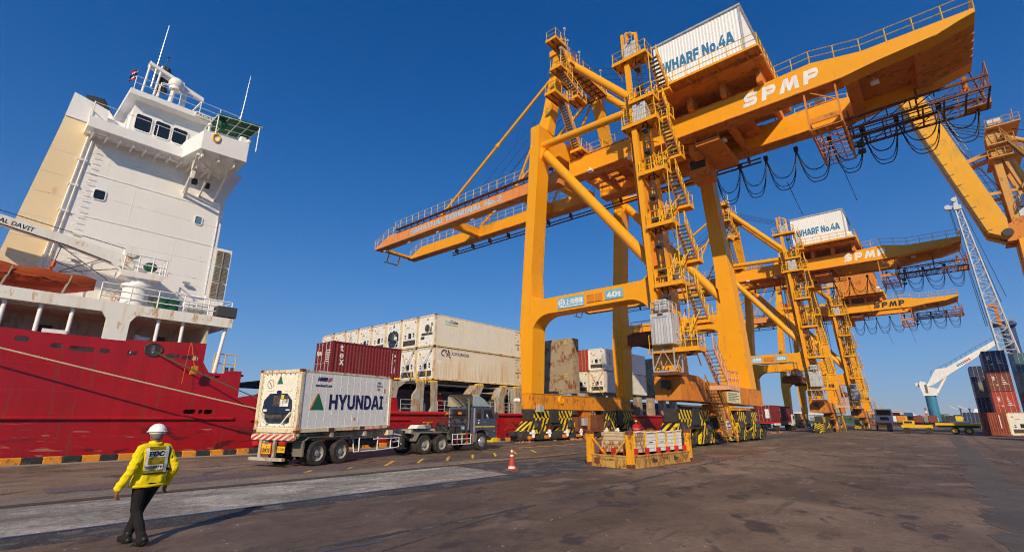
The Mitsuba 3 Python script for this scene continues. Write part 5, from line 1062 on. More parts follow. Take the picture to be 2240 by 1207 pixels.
                lines.box(0.02, 0.055, 0.2, 0.24, 0.25, H - 0.2).box(0.02, 0.055, W - 0.24, W - 0.2, 0.25, H - 0.2).box(0.02, 0.055, 0.24, W - 0.24, 0.25, 0.3)
                for y in (0.5, 1.55): lines.poly(sbox(y + 0.08, H - 0.82, y + 0.4, H - 0.4).buffer(0.07, quad_segs=3), 'x', 0.035, 0.055)
                bt = MB()
                for i in range(9): z = 0.4 + i * (H - 0.7) / 8; bt.box(0.01, 0.02, 0.205, 0.235, z, z + 0.03).box(0.01, 0.02, W - 0.235, W - 0.205, z, z + 0.03)
                for i in range(7): y = 0.4 + i * (W - 0.8) / 6; bt.box(0.01, 0.055, y, y + 0.03, H - 0.21, H - 0.18).box(0.01, 0.02, y, y + 0.03, 0.26, 0.29)
                obj('bolt', bt, 'dark_machinery', pk, kind='stuff')
                tri = [(1.10, H - 0.60), (1.44, H - 0.60), (1.27, H - 0.24)]
                obj('green_triangle', MB().poly([(1.09, H - 0.60), (1.40, H - 0.60), (1.25, H - 0.24)], 'x', 0.04, 0.054), 'leaf_green', pk)
                obj('orange_edge', MB().poly([(1.40, H - 0.60), (1.445, H - 0.60), (1.265, H - 0.24), (1.25, H - 0.24)], 'x', 0.04, 0.054), 'sticker_orange', pk)
                obj('maker_badge', MB().poly(affinity.scale(sbox(1.25, H - 0.94, 1.2501, H - 0.9399).buffer(0.1), 1.5, 0.75), 'x', 0.045, 0.054), 'letter_navy', pk)
                obj('gauge', MB().lathe([(0.17, -0.005), (0.19, -0.005), (0.19, 0.0), (0.17, 0.0)], (0.035, 1.79, H - 0.6), 'x', 20).beam((0.03, 1.79, H - 0.6), (0.03, 1.72, H - 0.7), 0.012, 0.03).beam((0.03, 1.79, H - 0.6), (0.03, 1.88, H - 0.5), 0.012, 0.03), 'dark_machinery', pk)
            if lines.n: obj('trim_line', lines, 'seam_grey' if end != 'carrier' else endm, pk, kind='stuff')
            if mach.n: obj('machinery', mach, 'dark_machinery', k, kind='stuff')
            if blk.n: obj('controller', blk, 'letter_black', k, kind='stuff')
            if st.n: obj('sticker', st, 'sticker_orange', k, kind='stuff')
        elif end == 'door':
            dk = MB()
            for y0 in (0.14, W / 2 + 0.01):
                y1 = y0 + W / 2 - 0.15; dm = MB()
                dm.box(0.05, 0.09, y0, y1, 0.20, H - 0.14)
                for i in range(5): z = 0.32 + i * (H - 0.6) / 5; dm.box(0.03, 0.05, y0 + 0.06, y1 - 0.06, z, z + (H - 0.6) / 5 * 0.55)
                d = obj('door', dm, body, k); r = MB()
                for y in (y0 + 0.28, y1 - 0.28):
                    r.tube((0.0, y, 0.08), (0.0, y, H - 0.06), 0.022, 6)
                    for z in (0.15, 0.9, H - 0.9, H - 0.18): r.box(-0.02, 0.03, y - 0.05, y + 0.05, z, z + 0.06)
                    r.beam((-0.02, y, 1.0), (-0.02, y + 0.3, 1.02), 0.02, 0.035)
                obj('lock_rod', r, 'galvanised', d)
        if decals: decals(k, L, H, W, bk)
    return k
def hyundai(k, L, H, W, bk):
    y = 0.03
    obj('lettering', text('HYUNDAI', (1.72, y, 0.93), (1, 0, 0), (0, 0, 1), 0.66, 3.72, 0.006, bold=7, shear=0.0), 'letter_navy', bk)
    obj('green_triangle', MB().poly([(0.70, 0.93), (1.42, 0.93), (1.06, 1.62)], 'y', y - 0.006, y), 'leaf_green', bk)
    obj('orange_edge', MB().poly([(0.60, 0.93), (0.69, 0.93), (1.05, 1.62), (0.98, 1.62)], 'y', y - 0.006, y), 'sticker_orange', bk)
    obj('small_logo', text('HMM', (0.92, y, 2.14), (1, 0, 0), (0, 0, 1), 0.17, 0.55, 0.006, bold=9, shear=0.25), 'letter_navy', bk)
    m = MB(); [m.poly([(1.5 + 0.03 * i, 2.12 + 0.06 * i), (1.72 + 0.03 * i, 2.17 + 0.06 * i), (1.75 + 0.03 * i, 2.2 + 0.06 * i), (1.51 + 0.03 * i, 2.155 + 0.06 * i)], 'y', y - 0.006, y) for i in range(3)]; obj('logo_stripe', m, 'hmm_red', bk)
    obj('web_address', text('www.hmm21.com', (0.83, y, 1.90), (1, 0, 0), (0, 0, 1), 0.11, 0.95, 0.006, bold=4), 'letter_navy', bk)
    obj('serial', text('HDMU', (4.93, y, 2.18), (1, 0, 0), (0, 0, 1), 0.10, 0.25, 0.006), 'seam_dark', bk); obj('serial', text('522271 3', (4.90, y, 2.02), (1, 0, 0), (0, 0, 1), 0.10, 0.42, 0.006), 'seam_dark', bk); obj('serial', text('22R1', (4.92, y, 1.86), (1, 0, 0), (0, 0, 1), 0.10, 0.22, 0.006), 'seam_dark', bk)
    obj('sticker', MB().box(5.45, 5.57, y - 0.005, y, 1.75, 1.95).box(3.35, 3.47, y - 0.005, y, 0.45, 0.56), 'sticker_orange', bk)
    m = MB()
    for x, z in ((5.72, 1.55), (5.72, 1.42), (5.72, 1.30), (5.62, 0.5), (5.62, 0.36), (5.5, 1.25)): m.box(x, x + 0.03, y - 0.004, y, z, z + 0.05)
    obj('stencil_mark', m, 'letter_black', bk, kind='stuff')
mat('seam_dark', (0.14, 0.14, 0.15), 0.6, 0.2)
def cronos(k, L, H, W, bk):
    y = 0.024
    obj('lettering', text('CRONOS', (2.15, y, 2.28), (1, 0, 0), (0, 0, 1), 0.28, 2.1, 0.008, bold=3), 'letter_navy', bk)
    t = np.linspace(0, 4.6, 26); m = MB().path([(1.15 + (0.42 - 0.07 * a) * math.cos(a + 0.6), y, 2.3 + (0.42 - 0.07 * a) * math.sin(a + 0.6)) for a in t], 0.05, 5).path([(1.5, y, 2.1), (1.7, y, 2.55), (1.62, y, 2.7), (1.85, y, 2.45), (1.75, y, 2.15), (1.95, y, 2.0)], 0.045, 5).path([(1.3, y, 2.5), (1.6, y, 2.3), (1.9, y, 2.3)], 0.035, 5)
    obj('emblem', m, 'letter_navy', bk); marks(k, L, H, W, bk)
def marks(k, L, H, W, bk):
    y = 0.024
    obj('sticker', MB().poly([(L - 0.95, 1.6), (L - 0.65, 1.6), (L - 0.8, 1.9)], 'y', y - 0.008, y).box(L - 0.95, L - 0.66, y - 0.008, y, 0.75, 1.1).box(L - 0.45, L - 0.35, y - 0.008, y, 2.0, 2.25), 'sticker_orange', bk)
    m = MB()
    for z, w in ((2.6, 0.7), (2.35, 0.25), (2.0, 0.15), (1.3, 0.9), (1.24, 0.5)): m.box(L - 1.2, L - 1.2 + w, y - 0.008, y, z, z + 0.06)
    obj('stencil_mark', m, 'seam_dark', bk, kind='stuff')
def seacube(k, L, H, W, bk):
    y = 0.024
    obj('lettering', text('Sea', (1.15, y, 2.24), (1, 0, 0), (0, 0, 1), 0.30, 0.62, 0.008, bold=3), 'cube_sky', bk); obj('lettering', text('Cube', (1.8, y, 2.24), (1, 0, 0), (0, 0, 1), 0.30, 0.92, 0.008, bold=4), 'letter_navy', bk)
    obj('underline', MB().box(1.15, 2.72, y - 0.008, y, 2.06, 2.12), 'cube_green', bk); marks(k, L, H, W, bk)
def tex(k, L, H, W, bk):
    y = 0.028
    for c, z, w, h in (('t', 1.88, 0.26, 0.46), ('e', 1.36, 0.30, 0.36), ('x', 0.88, 0.36, 0.40)): obj('lettering', text(c, (0.62, y, z), (1, 0, 0), (0, 0, 1), h, w, 0.008, bold=4), 'letter_white', bk)
    m = MB()
    for i in range(16): m.box(L - 0.86, L - 0.78, y - 0.004, y, 0.55 + i * 0.1, 0.62 + i * 0.1)
    for i in range(5): m.box(L - 0.6, L - 0.53, y - 0.004, y, 0.6 + i * 0.1, 0.67 + i * 0.1)
    m.box(L - 0.62, L - 0.5, y - 0.004, y, 1.85, 2.05); obj('stencil_mark', m, 'label_white', bk, kind='stuff')
    obj('sticker', MB().box(L - 0.62, L - 0.52, y - 0.004, y, 1.5, 1.66), 'sticker_yellow', bk)
    obj('door_lettering', text('tex', (-0.0, 2.2, 1.6), NX, (0, 0, 1), 0.36, 0.7, 0.03, bold=4), 'letter_white', bk)
    m = MB()
    for i in range(6): m.box(0.02, 0.03, 0.35 + 0.03 * i, 0.9, 1.9 - 0.16 * i, 1.97 - 0.16 * i)
    obj('door_print', m, 'label_white', bk, kind='stuff')
def vertical_word(word, mt='letter_black'):
    def fn(k, L, H, W, bk):
        for i, c in enumerate(word): obj('lettering', text(c, (1.5, 0.024, H - 0.75 - 0.27 * i), (1, 0, 0), (0, 0, 1), 0.2, 0.2, 0.008, bold=5), mt, bk)
    return fn
# deck cargo: two tiers across the ship behind the superstructure, ends towards the stern
XS, YC, Z1, Z2 = 27.5, 33.0, 5.02, 7.93
ends = ['fan', 'panel', 'carrier', 'panel', 'panel', 'panel', 'panel', 'panel']
lab_top = ['white 40 foot reefer with a fan end, nearest the quay in the top tier', 'white reefer with black square on end, second from quay, top tier', 'cream reefer with a dark blue cooling unit in its end, top tier', 'white reefer beside the blue unit one, fourth from the quay in the top tier',
           'white reefer fifth from the quay in the top tier', 'white reefer sixth from the quay in the top tier', 'reefer seventh from the quay in the top tier', 'reefer at the far side of the top tier']
for i in range(8):
    container(lab_top[i], 12.19, 2.88, (XS, YC + 2.50 * i, Z2), end=ends[i], body='reefer_cream', endm='white_paint', group='white reefers stacked on the ship', decals=seacube if i == 0 else None)
lab_low = ['rust streaked cream reefer with a sea horse emblem, lower tier next to the quay', 'white reefer second from the quay in the lower tier']
for i in range(2):
    container(lab_low[i], 12.19, 2.86, (XS, YC + 2.50 * i, Z1), end='panel', body='reefer_streaked', endm='white_paint', group='white reefers stacked on the ship', decals=cronos if i == 0 else None)
container('maroon 20 foot container with white vertical lettering, in front of the white reefers', 6.06, 2.59, (18.0, 33.0, 4.68), side='corr', end='door', body='box_maroon', frame_m='box_maroon', decals=tex)
S2 = 56.4
container('white reefer with vertical lettering, top of the second stack on the ship', 12.0, 2.88, (S2, YC, 7.95), end='panel', body='reefer_white', frame_m='reefer_white', group='white reefers stacked on the ship', decals=vertical_word('TRITON'))
container('cream reefer below the lettered one in the second stack on the ship', 12.0, 2.86, (S2, YC, 5.05), end='panel', body='reefer_cream', group='white reefers stacked on the ship')
container('bright red container beside the white reefer in the second stack on the ship', 12.0, 2.88, (S2, YC + 2.5, 7.95), side='corr', end='door', body='box_red', frame_m='box_red')
container('white reefer under the bright red container in the second stack on the ship', 12.0, 2.86, (S2, YC + 2.5, 5.05), end='panel', body='reefer_cream', group='white reefers stacked on the ship')
# lashing rods
m = MB()
for y0, y1 in ((33.1, 35.3), (35.6, 37.8)):
    m.tube((XS - 0.06, y0, 7.9), (XS - 0.35, y1, 4.7), 0.025, 5).tube((XS - 0.06, y1, 7.9), (XS - 0.35, y0, 4.7), 0.025, 5).tube((XS - 0.06, y0 + 0.1, 7.9), (XS - 0.35, y1 - 0.3, 4.7), 0.025, 5)
lash = obj('lashing_rod', m, 'galvanised', ship)
m = MB()
for y0, y1 in ((33.1, 35.3),): m.tube((S2 - 0.06, y0, 7.9), (S2 - 0.35, y1, 4.7), 0.03, 5).tube((S2 - 0.06, y1, 7.9), (S2 - 0.35, y0, 4.7), 0.03, 5)
obj('lashing_rod', m, 'rail_yellow', ship)
m = MB()
for y in (33.3, 34.6, 35.4): m.tube((XS - 0.5, y, 4.4), (XS - 0.5, y, 5.8), 0.05, 6)
obj('lashing_post', m, 'rail_yellow', ship)
# container supports, coaming and hatch covers
pm = 'ship_grey'
def stanchion(pts, y0=32.14, y1=33.1): return obj('cargo_stanchion', MB().poly(pts, 'y', y0, y1), pm, ship)
stanchion([(22.2, 3.35), (22.2, 4.62), (23.9, 4.62), (23.9, 4.5), (23.3, 4.1), (23.15, 3.35)], 32.02, 32.12)
stanchion([(24.9, 2.2), (24.85, 3.6), (25.3, 4.2), (25.3, 4.75), (25.6, 4.75), (25.55, 2.2)], 32.14, 32.4); stanchion([(25.62, 2.2), (25.66, 4.75), (26.0, 4.75), (25.95, 2.2)], 32.2, 32.6); stanchion([(26.6, 2.2), (26.9, 2.7), (26.75, 4.75), (27.1, 4.75), (27.12, 2.2)], 32.14, 32.4); stanchion([(27.16, 2.2), (27.16, 4.75), (27.4, 4.75), (27.45, 2.2)], 32.2, 32.6)
stanchion([(31.0, 3.7), (32.0, 4.75), (33.0, 4.75), (32.2, 3.4), (31.6, 2.2), (30.9, 2.2)]); stanchion([(35.0, 2.2), (34.95, 3.7), (35.5, 4.7), (36.3, 4.7), (35.8, 3.6), (35.9, 2.2)]); stanchion([(37.5, 2.2), (37.5, 4.7), (38.4, 4.7), (38.4, 2.2)])
for x in (44, 50, 56.6, 60, 64, 68, 72, 76): stanchion([(x, 2.2), (x, 4.7), (x + 0.8, 4.7), (x + 0.8, 2.2)])
cp = MB()
for x in (22.3, 23.3, 25.4, 25.8, 26.8, 27.2, 32.3, 32.8, 35.7, 36.1, 37.7, 38.2): cp.box(x, x + 0.25, 32.3, 32.7, 4.76, 4.9)
obj('twistlock_seat', cp, 'rail_yellow', ship, kind='stuff')
obj('hatch_coaming', MB().box(23.0, 125, 35.0, 52, 2.1, 4.0).box(23.0, 125, 34.2, 52, 3.85, 4.15).box(16.5, 40.0, 33.0, 52.6, 4.55, 4.66), 'deck_blue_grey', ship)
cb = MB()
for x in np.arange(28, 46, 2.2): cb.box(x, x + 0.1, 34.5, 35.0, 2.1, 3.85)
for x in (24.0, 26.1, 29.2): cb.box(x, x + 0.7, 34.8, 35.0, 2.5, 3.3)
obj('coaming_stay', cb, 'deck_blue_grey', ship, each=True)
r = MB()
for a, b in ((23.8, 25.0), (27.6, 34.8), (36.0, 60)): rail_run(r, [(a, 32.3, 2.2), (b, 32.3, 2.2)], h=1.05, step=0.8, r=0.028, mids=3)
obj('deck_railing', r, 'galvanised', ship)
gear = MB(); rg = np.random.default_rng(3)
for i in range(34):
    x, h = 27.8 + rg.random() * 32, 0.5 + 1.0 * rg.random(); gear.box(x, x + 0.15 + 0.3 * rg.random(), 32.7, 33.1, 2.2, 2.2 + h)
obj('deck_gear', gear, 'dark_machinery', ship, kind='stuff')
gear = MB()
for i in range(14): x = 27.8 + rg.random() * 32; gear.tube((x, 32.5, 2.2), (x + 0.3, 32.5, 2.35), 0.12, 6)
for x in (27.0, 28.3, 35.0): gear.box(x, x + 0.9, 32.3, 32.6, 2.2, 2.36)
obj('twistlock_pile', gear, 'rail_yellow', ship, kind='stuff')
ld = MB(); rail_run(ld, [(36.5, 32.6, 3.6), (37.4, 32.6, 3.6)], h=1.0, step=0.45, r=0.035); ld.join(_ladder((36.9, 32.5, 2.2), (36.9, 32.5, 4.6), (1, 0, 0))); obj('deck_ladder', ld, 'galvanised', ship)
mat('hatch_rusty', paint((0.36, 0.285, 0.19), 0.14, 0.95, (0.22, 0.075, 0.025), scale=0.55, thr=0.50, streak=False, dirt=0.55, dirtc=(0.30, 0.19, 0.10)), 0.6, 0.3)
def hatch(x0, x1, y0, y1, z0, z1):
    h = obj('hatch_cover', MB().box(x0, x1, y0, y1, z0, z1), 'hatch_rusty', ship); m = MB()
    for t in (0.32, 0.62): m.box(x0 - 0.03, x0, y0, y1, z0 + (z1 - z0) * t, z0 + (z1 - z0) * t + 0.06)
    for i in range(9): z = z0 + 0.4 + i * (z1 - z0 - 0.8) / 8; m.box(x0 + 0.2, x1 - 0.2, y0 - 0.04, y0, z - 0.16, z + 0.16)
    m.box(x0 + 0.45, x0 + 0.6, y0 - 0.06, y0 - 0.04, z0, z1); obj('stiffener', m, 'hatch_rusty', h, kind='stuff')
    e = MB()
    for y in (y0 + 0.8, y0 + 4.6, y0 + 8.4):
        for z in (z0 + 0.3 * (z1 - z0), z0 + 0.9 * (z1 - z0)):
            for a, b in ((0, 0), (0.25, 0), (0, 0.25), (0.25, 0.25)): e.box(x0 - 0.05, x0, y + a, y + a + 0.16, z + b, z + b + 0.14)
    obj('lashing_eye', e, 'sticker_yellow', h, kind='stuff')
hatch(49.3, 50.7, 33.2, 52, 4.7, 11.3); hatch(76.5, 78.0, 33.2, 52, 4.9, 11.4)
# ------------------------------------------------------------------ truck with trailer
mat('tyre', paint((0.035, 0.032, 0.031), 0.3, 0.4, (0.10, 0.08, 0.065), thr=0.5, streak=False, scale=3), 0.8, 0.2)
mat('rim_grey', paint((0.30, 0.28, 0.25), 0.2, 0.6, (0.12, 0.07, 0.04), thr=0.5, streak=False, scale=3), 0.5, 0.4)
mat('chassis_black', paint((0.03, 0.03, 0.031), 0.3, 0.5, (0.10, 0.07, 0.05), thr=0.52, streak=False, scale=2), 0.6, 0.35)
mat('chassis_cream', paint((0.46, 0.42, 0.34), 0.15, 0.7, (0.20, 0.10, 0.05), thr=0.5, scale=2, dirt=0.45), 0.55, 0.3)
mat('mudguard', paint((0.15, 0.145, 0.13), 0.2, 0.5, (0.20, 0.15, 0.10), thr=0.5, scale=2), 0.6, 0.3)
mat('cab_blue', paint((0.055, 0.068, 0.115), 0.1, 0.25, (0.12, 0.08, 0.06), thr=0.62, dirt=0.2), 0.3, 0.5, clearcoat=0.4)
mat('cab_chrome', (0.55, 0.56, 0.6), 0.2, 0.6, 0.7)
mat('spoiler_blue', paint((0.30, 0.39, 0.43), 0.06, 0.3, (0.2, 0.15, 0.1), thr=0.62), 0.4, 0.4)
mat('spoiler_inner', paint((0.64, 0.56, 0.42), 0.12, 0.4, (0.2, 0.12, 0.06), thr=0.55), 0.6, 0.3)
mat('glass_dark', (0.02, 0.024, 0.03), 0.05, 0.6)
mat('lens_red', (0.42, 0.02, 0.015), 0.2, 0.5)
mat('lens_orange', (0.62, 0.17, 0.01), 0.2, 0.5)
mat('plate_yellow', (0.75, 0.44, 0.015), 0.45, 0.3)
mat('red_paint', paint((0.50, 0.02, 0.02), 0.12, 0.4, (0.2, 0.06, 0.03), thr=0.58, streak=False), 0.45, 0.4)
def _rwbar(p, n, uv):
    k = (p.x + p.y * 1.2 + p.z * 1.6) * 3.2; k = k - dr.floor(k)
    c = mix(C((0.70, 0.64, 0.52)), C((0.48, 0.04, 0.03)), smoothstep(0.5, 0.55, k))
    return mix(c, C((0.45, 0.22, 0.12)), 0.6 * smoothstep(0.52, 0.6, fbm(p.x * 9, p.y * 9, p.z * 9)))
mat('red_white_bar', proc(_rwbar), 0.5, 0.3)
def wheel(parent, x, y, r=0.51, w=0.28, dual=True, rim='rim_grey', side=-1):
    """tyre and rim, outer face at y looking along side"""
    d = -side; prof = [(r * 0.60, 0.02), (r * 0.66, 0.0), (r * 0.93, 0.0), (r, 0.05), (r, w - 0.05), (r * 0.93, w), (r * 0.6, w)]
    m = MB().lathe([(a, d * b) for a, b in prof], (x, y, r), 'y', 28)
    if dual: m.lathe([(a, d * (b + w + 0.06)) for a, b in prof], (x, y, r), 'y', 28)
    tr = MB()
    for i in range(28):
        a = 2 * math.pi * i / 28; c, s = math.cos(a), math.sin(a)
        tr.beam((x + r * c, y + d * 0.05, r + r * s), (x + r * c, y + d * (w - 0.05), r + r * s), 0.05, 0.02, up=(c, 0, s))
    k = obj('wheel', m, 'tyre', parent, smooth=35); obj('tyre_tread', tr, 'tyre', k, kind='stuff')
    dp = 0.12 if dual else -0.03
    rm = MB().lathe([(r * 0.61, d * 0.0), (r * 0.58, d * 0.03), (r * 0.50, d * dp), (r * 0.27, d * dp), (r * 0.22, d * (dp - 0.09)), (0.0, d * (dp - 0.10))], (x, y, r), 'y', 24)
    rk = obj('rim', rm, rim, k, smooth=35); b = MB()
    for i in range(10): a = 2 * math.pi * i / 10; b.tube((x + r * 0.36 * math.cos(a), y + d * dp, r + r * 0.36 * math.sin(a)), (x + r * 0.36 * math.cos(a), y + d * (dp - 0.03), r + r * 0.36 * math.sin(a)), 0.018, 6)
    obj('wheel_nut', b, 'cab_chrome', k, kind='stuff')
S_ = 0.971
TR = rot('z', 17.2) * S_; TP = V(9.48, 19.54, 0)
semi = thing('articulated_truck', 'blue grey tractor unit with a skeletal trailer carrying a white 20 foot reefer', 'truck')
with frame(TR, TP):
    t = semi
    tr = obj('trailer_frame', MB().box(0.0, 8.2, 0.62, 0.80, 0.98, 1.30).box(0.0, 8.2, 1.64, 1.82, 0.98, 1.30).box(8.2, 10.6, 0.62, 0.80, 1.18, 1.34).box(8.2, 10.6, 1.64, 1.82, 1.18, 1.34).poly([(7.6, 0.98), (8.6, 1.2), (8.6, 1.34), (7.4, 1.34)], 'y', 0.6, 0.82), 'chassis_cream', t)
    m = MB()
    for x in (0.05, 2.0, 4.2, 6.05, 8.0, 10.3): m.box(x, x + 0.16, 0.02, 2.42, 1.14, 1.34)
    obj('cross_member', m, 'chassis_cream', tr, each=True)
    obj('twistlock', MB().box(-0.04, 0.2, 0.0, 0.2, 1.22, 1.355).box(5.95, 6.35, -0.02, 0.3, 1.12, 1.355), 'frame_cream', tr, each=True)
    obj('rear_bar', MB().box(-0.08, 0.06, 0.0, 2.44, 1.06, 1.30, c=0.02), 'red_white_bar', tr)
    obj('rear_post', MB().box(-0.06, 0.04, 1.78, 1.93, 0.36, 1.06).box(-0.06, 0.04, 1.0, 1.13, 0.36, 1.06), 'chassis_cream', tr, each=True)
    obj('under_run_bar', MB().box(-0.08, 0.08, 0.5, 2.42, 0.26, 0.38), 'chassis_cream', tr)
    pk = obj('sign_plate', MB().box(-0.085, -0.065, 1.16, 1.76, 0.50, 0.98), 'plate_yellow', t)
    obj('sign_border', MB().box(-0.088, -0.064, 1.16, 1.20, 0.50, 0.98).box(-0.088, -0.064, 1.72, 1.76, 0.50, 0.98).box(-0.088, -0.064, 1.2, 1.72, 0.50, 0.54).box(-0.088, -0.064, 1.2, 1.72, 0.94, 0.98), 'red_paint', pk)
    obj('lettering', text('รถพ่วง', (-0.086, 1.70, 0.58), NX, (0, 0, 1), 0.26, 0.46, 0.004, font='NotoSansThai', bold=5), 'letter_black', pk)
    obj('sticker', MB().box(-0.087, -0.063, 1.36, 1.56, 0.9, 1.02), 'letter_blue', pk)
    pk = obj('number_plate', MB().box(-0.085, -0.065, 0.40, 0.82, 0.60, 0.84), 'plate_yellow', t)
    obj('lettering', text('77-6798', (-0.086, 0.80, 0.66), NX, (0, 0, 1), 0.11, 0.36, 0.004, bold=4), 'letter_black', pk)
    obj('tail_light', MB().box(-0.10, 0.0, 0.42, 0.78, 0.88, 1.02, c=0.015).box(-0.10, 0.0, 1.98, 2.30, 0.84, 1.0, c=0.015), 'lens_red', tr, each=True)
    obj('mudguard', MB().box(0.52, 0.60, 0.05, 0.66, 0.42, 1.05).path([(0.58, 0.35, 1.05), (0.85, 0.35, 1.16), (3.35, 0.35, 1.16), (3.6, 0.35, 1.0), (3.62, 0.35, 0.85)], 0.045, 4).box(0.8, 3.4, 0.05, 0.66, 1.15, 1.18).hull([(0.58, 0.05, 1.02), (0.58, 0.66, 1.02), (0.85, 0.05, 1.18), (0.85, 0.66, 1.18), (0.55, 0.05, 1.0), (0.55, 0.66, 1.0)]), 'mudguard', tr)
    obj('marker_lamp', MB().box(2.3, 2.6, 0.6, 0.64, 0.92, 1.02), 'lens_red', tr)
    for x in (1.36, 2.76):
        wheel(t, x, 0.03); wheel(t, x, 2.41, side=1)
        obj('axle', MB().tube((x, 0.3, 0.51), (x, 2.1, 0.51), 0.09, 8).box(x - 0.5, x + 0.5, 0.66, 0.76, 0.7, 0.95), 'chassis_black', tr)
    # side guard of white tube
    g = MB().path([(3.75, 0.3, 0.98), (3.75, 0.2, 0.42), (5.3, 0.1, 0.42), (6.6, 0.08, 0.46), (7.05, 0.08, 0.5), (7.05, 0.08, 0.98)], 0.03, 6).path([(5.0, 0.1, 0.95), (7.05, 0.08, 0.95)], 0.03, 6)
    for x in (4.0, 5.35, 6.4): g.tube((x, 0.12, 0.44), (x, 0.12, 1.05), 0.03, 6)
    obj('side_guard', g, 'white_paint', tr)
    obj('tank', MB().tube((4.6, 0.9, 0.8), (6.2, 0.9, 0.8), 0.17, 12).box(3.9, 4.4, 0.7, 1.2, 0.6, 1.0), 'chassis_black', tr)
    obj('landing_leg', MB().box(7.35, 7.6, 0.1, 0.3, 0.42, 1.3).box(7.2, 7.75, 0.02, 0.38, 0.36, 0.42).box(7.35, 7.6, 2.1, 2.3, 0.42, 1.3), 'chassis_black', tr)
    obj('leg_brace', MB().beam((7.4, 0.2, 1.05), (6.8, 0.25, 1.15), 0.05).beam((7.3, 0.1, 0.6), (6.75, 0.2, 1.0), 0.04).box(6.7, 7.4, 0.16, 0.22, 0.74, 0.80), 'white_paint', tr)
    obj('gooseneck_bar', MB().poly([(8.9, 1.36), (9.2, 1.56), (10.4, 1.56), (10.4, 1.36)], 'y', 0.3, 0.9), 'white_paint', tr)
    obj('trailer_lettering', MB().box(6.75, 7.2, 0.605, 0.618, 1.1, 1.26), 'letter_blue', tr)
    obj('work_light', MB().box(9.4, 10.3, 0.1, 0.2, 1.68, 1.74).box(9.75, 9.9, 0.1, 0.2, 1.56, 1.70), 'sticker_orange', tr)
# the box on it sits nose up by a degree
MC = TR @ rot('y', -1.0)
hk = container('white 20 foot reefer with navy company lettering and green triangle on the truck trailer', 6.06, 2.59, TP + V(0, 0, 1.355 * S_ - 0.01), MC, end='carrier', body='reefer_white', frame_m='frame_cream', endm='end_cream', decals=hyundai)
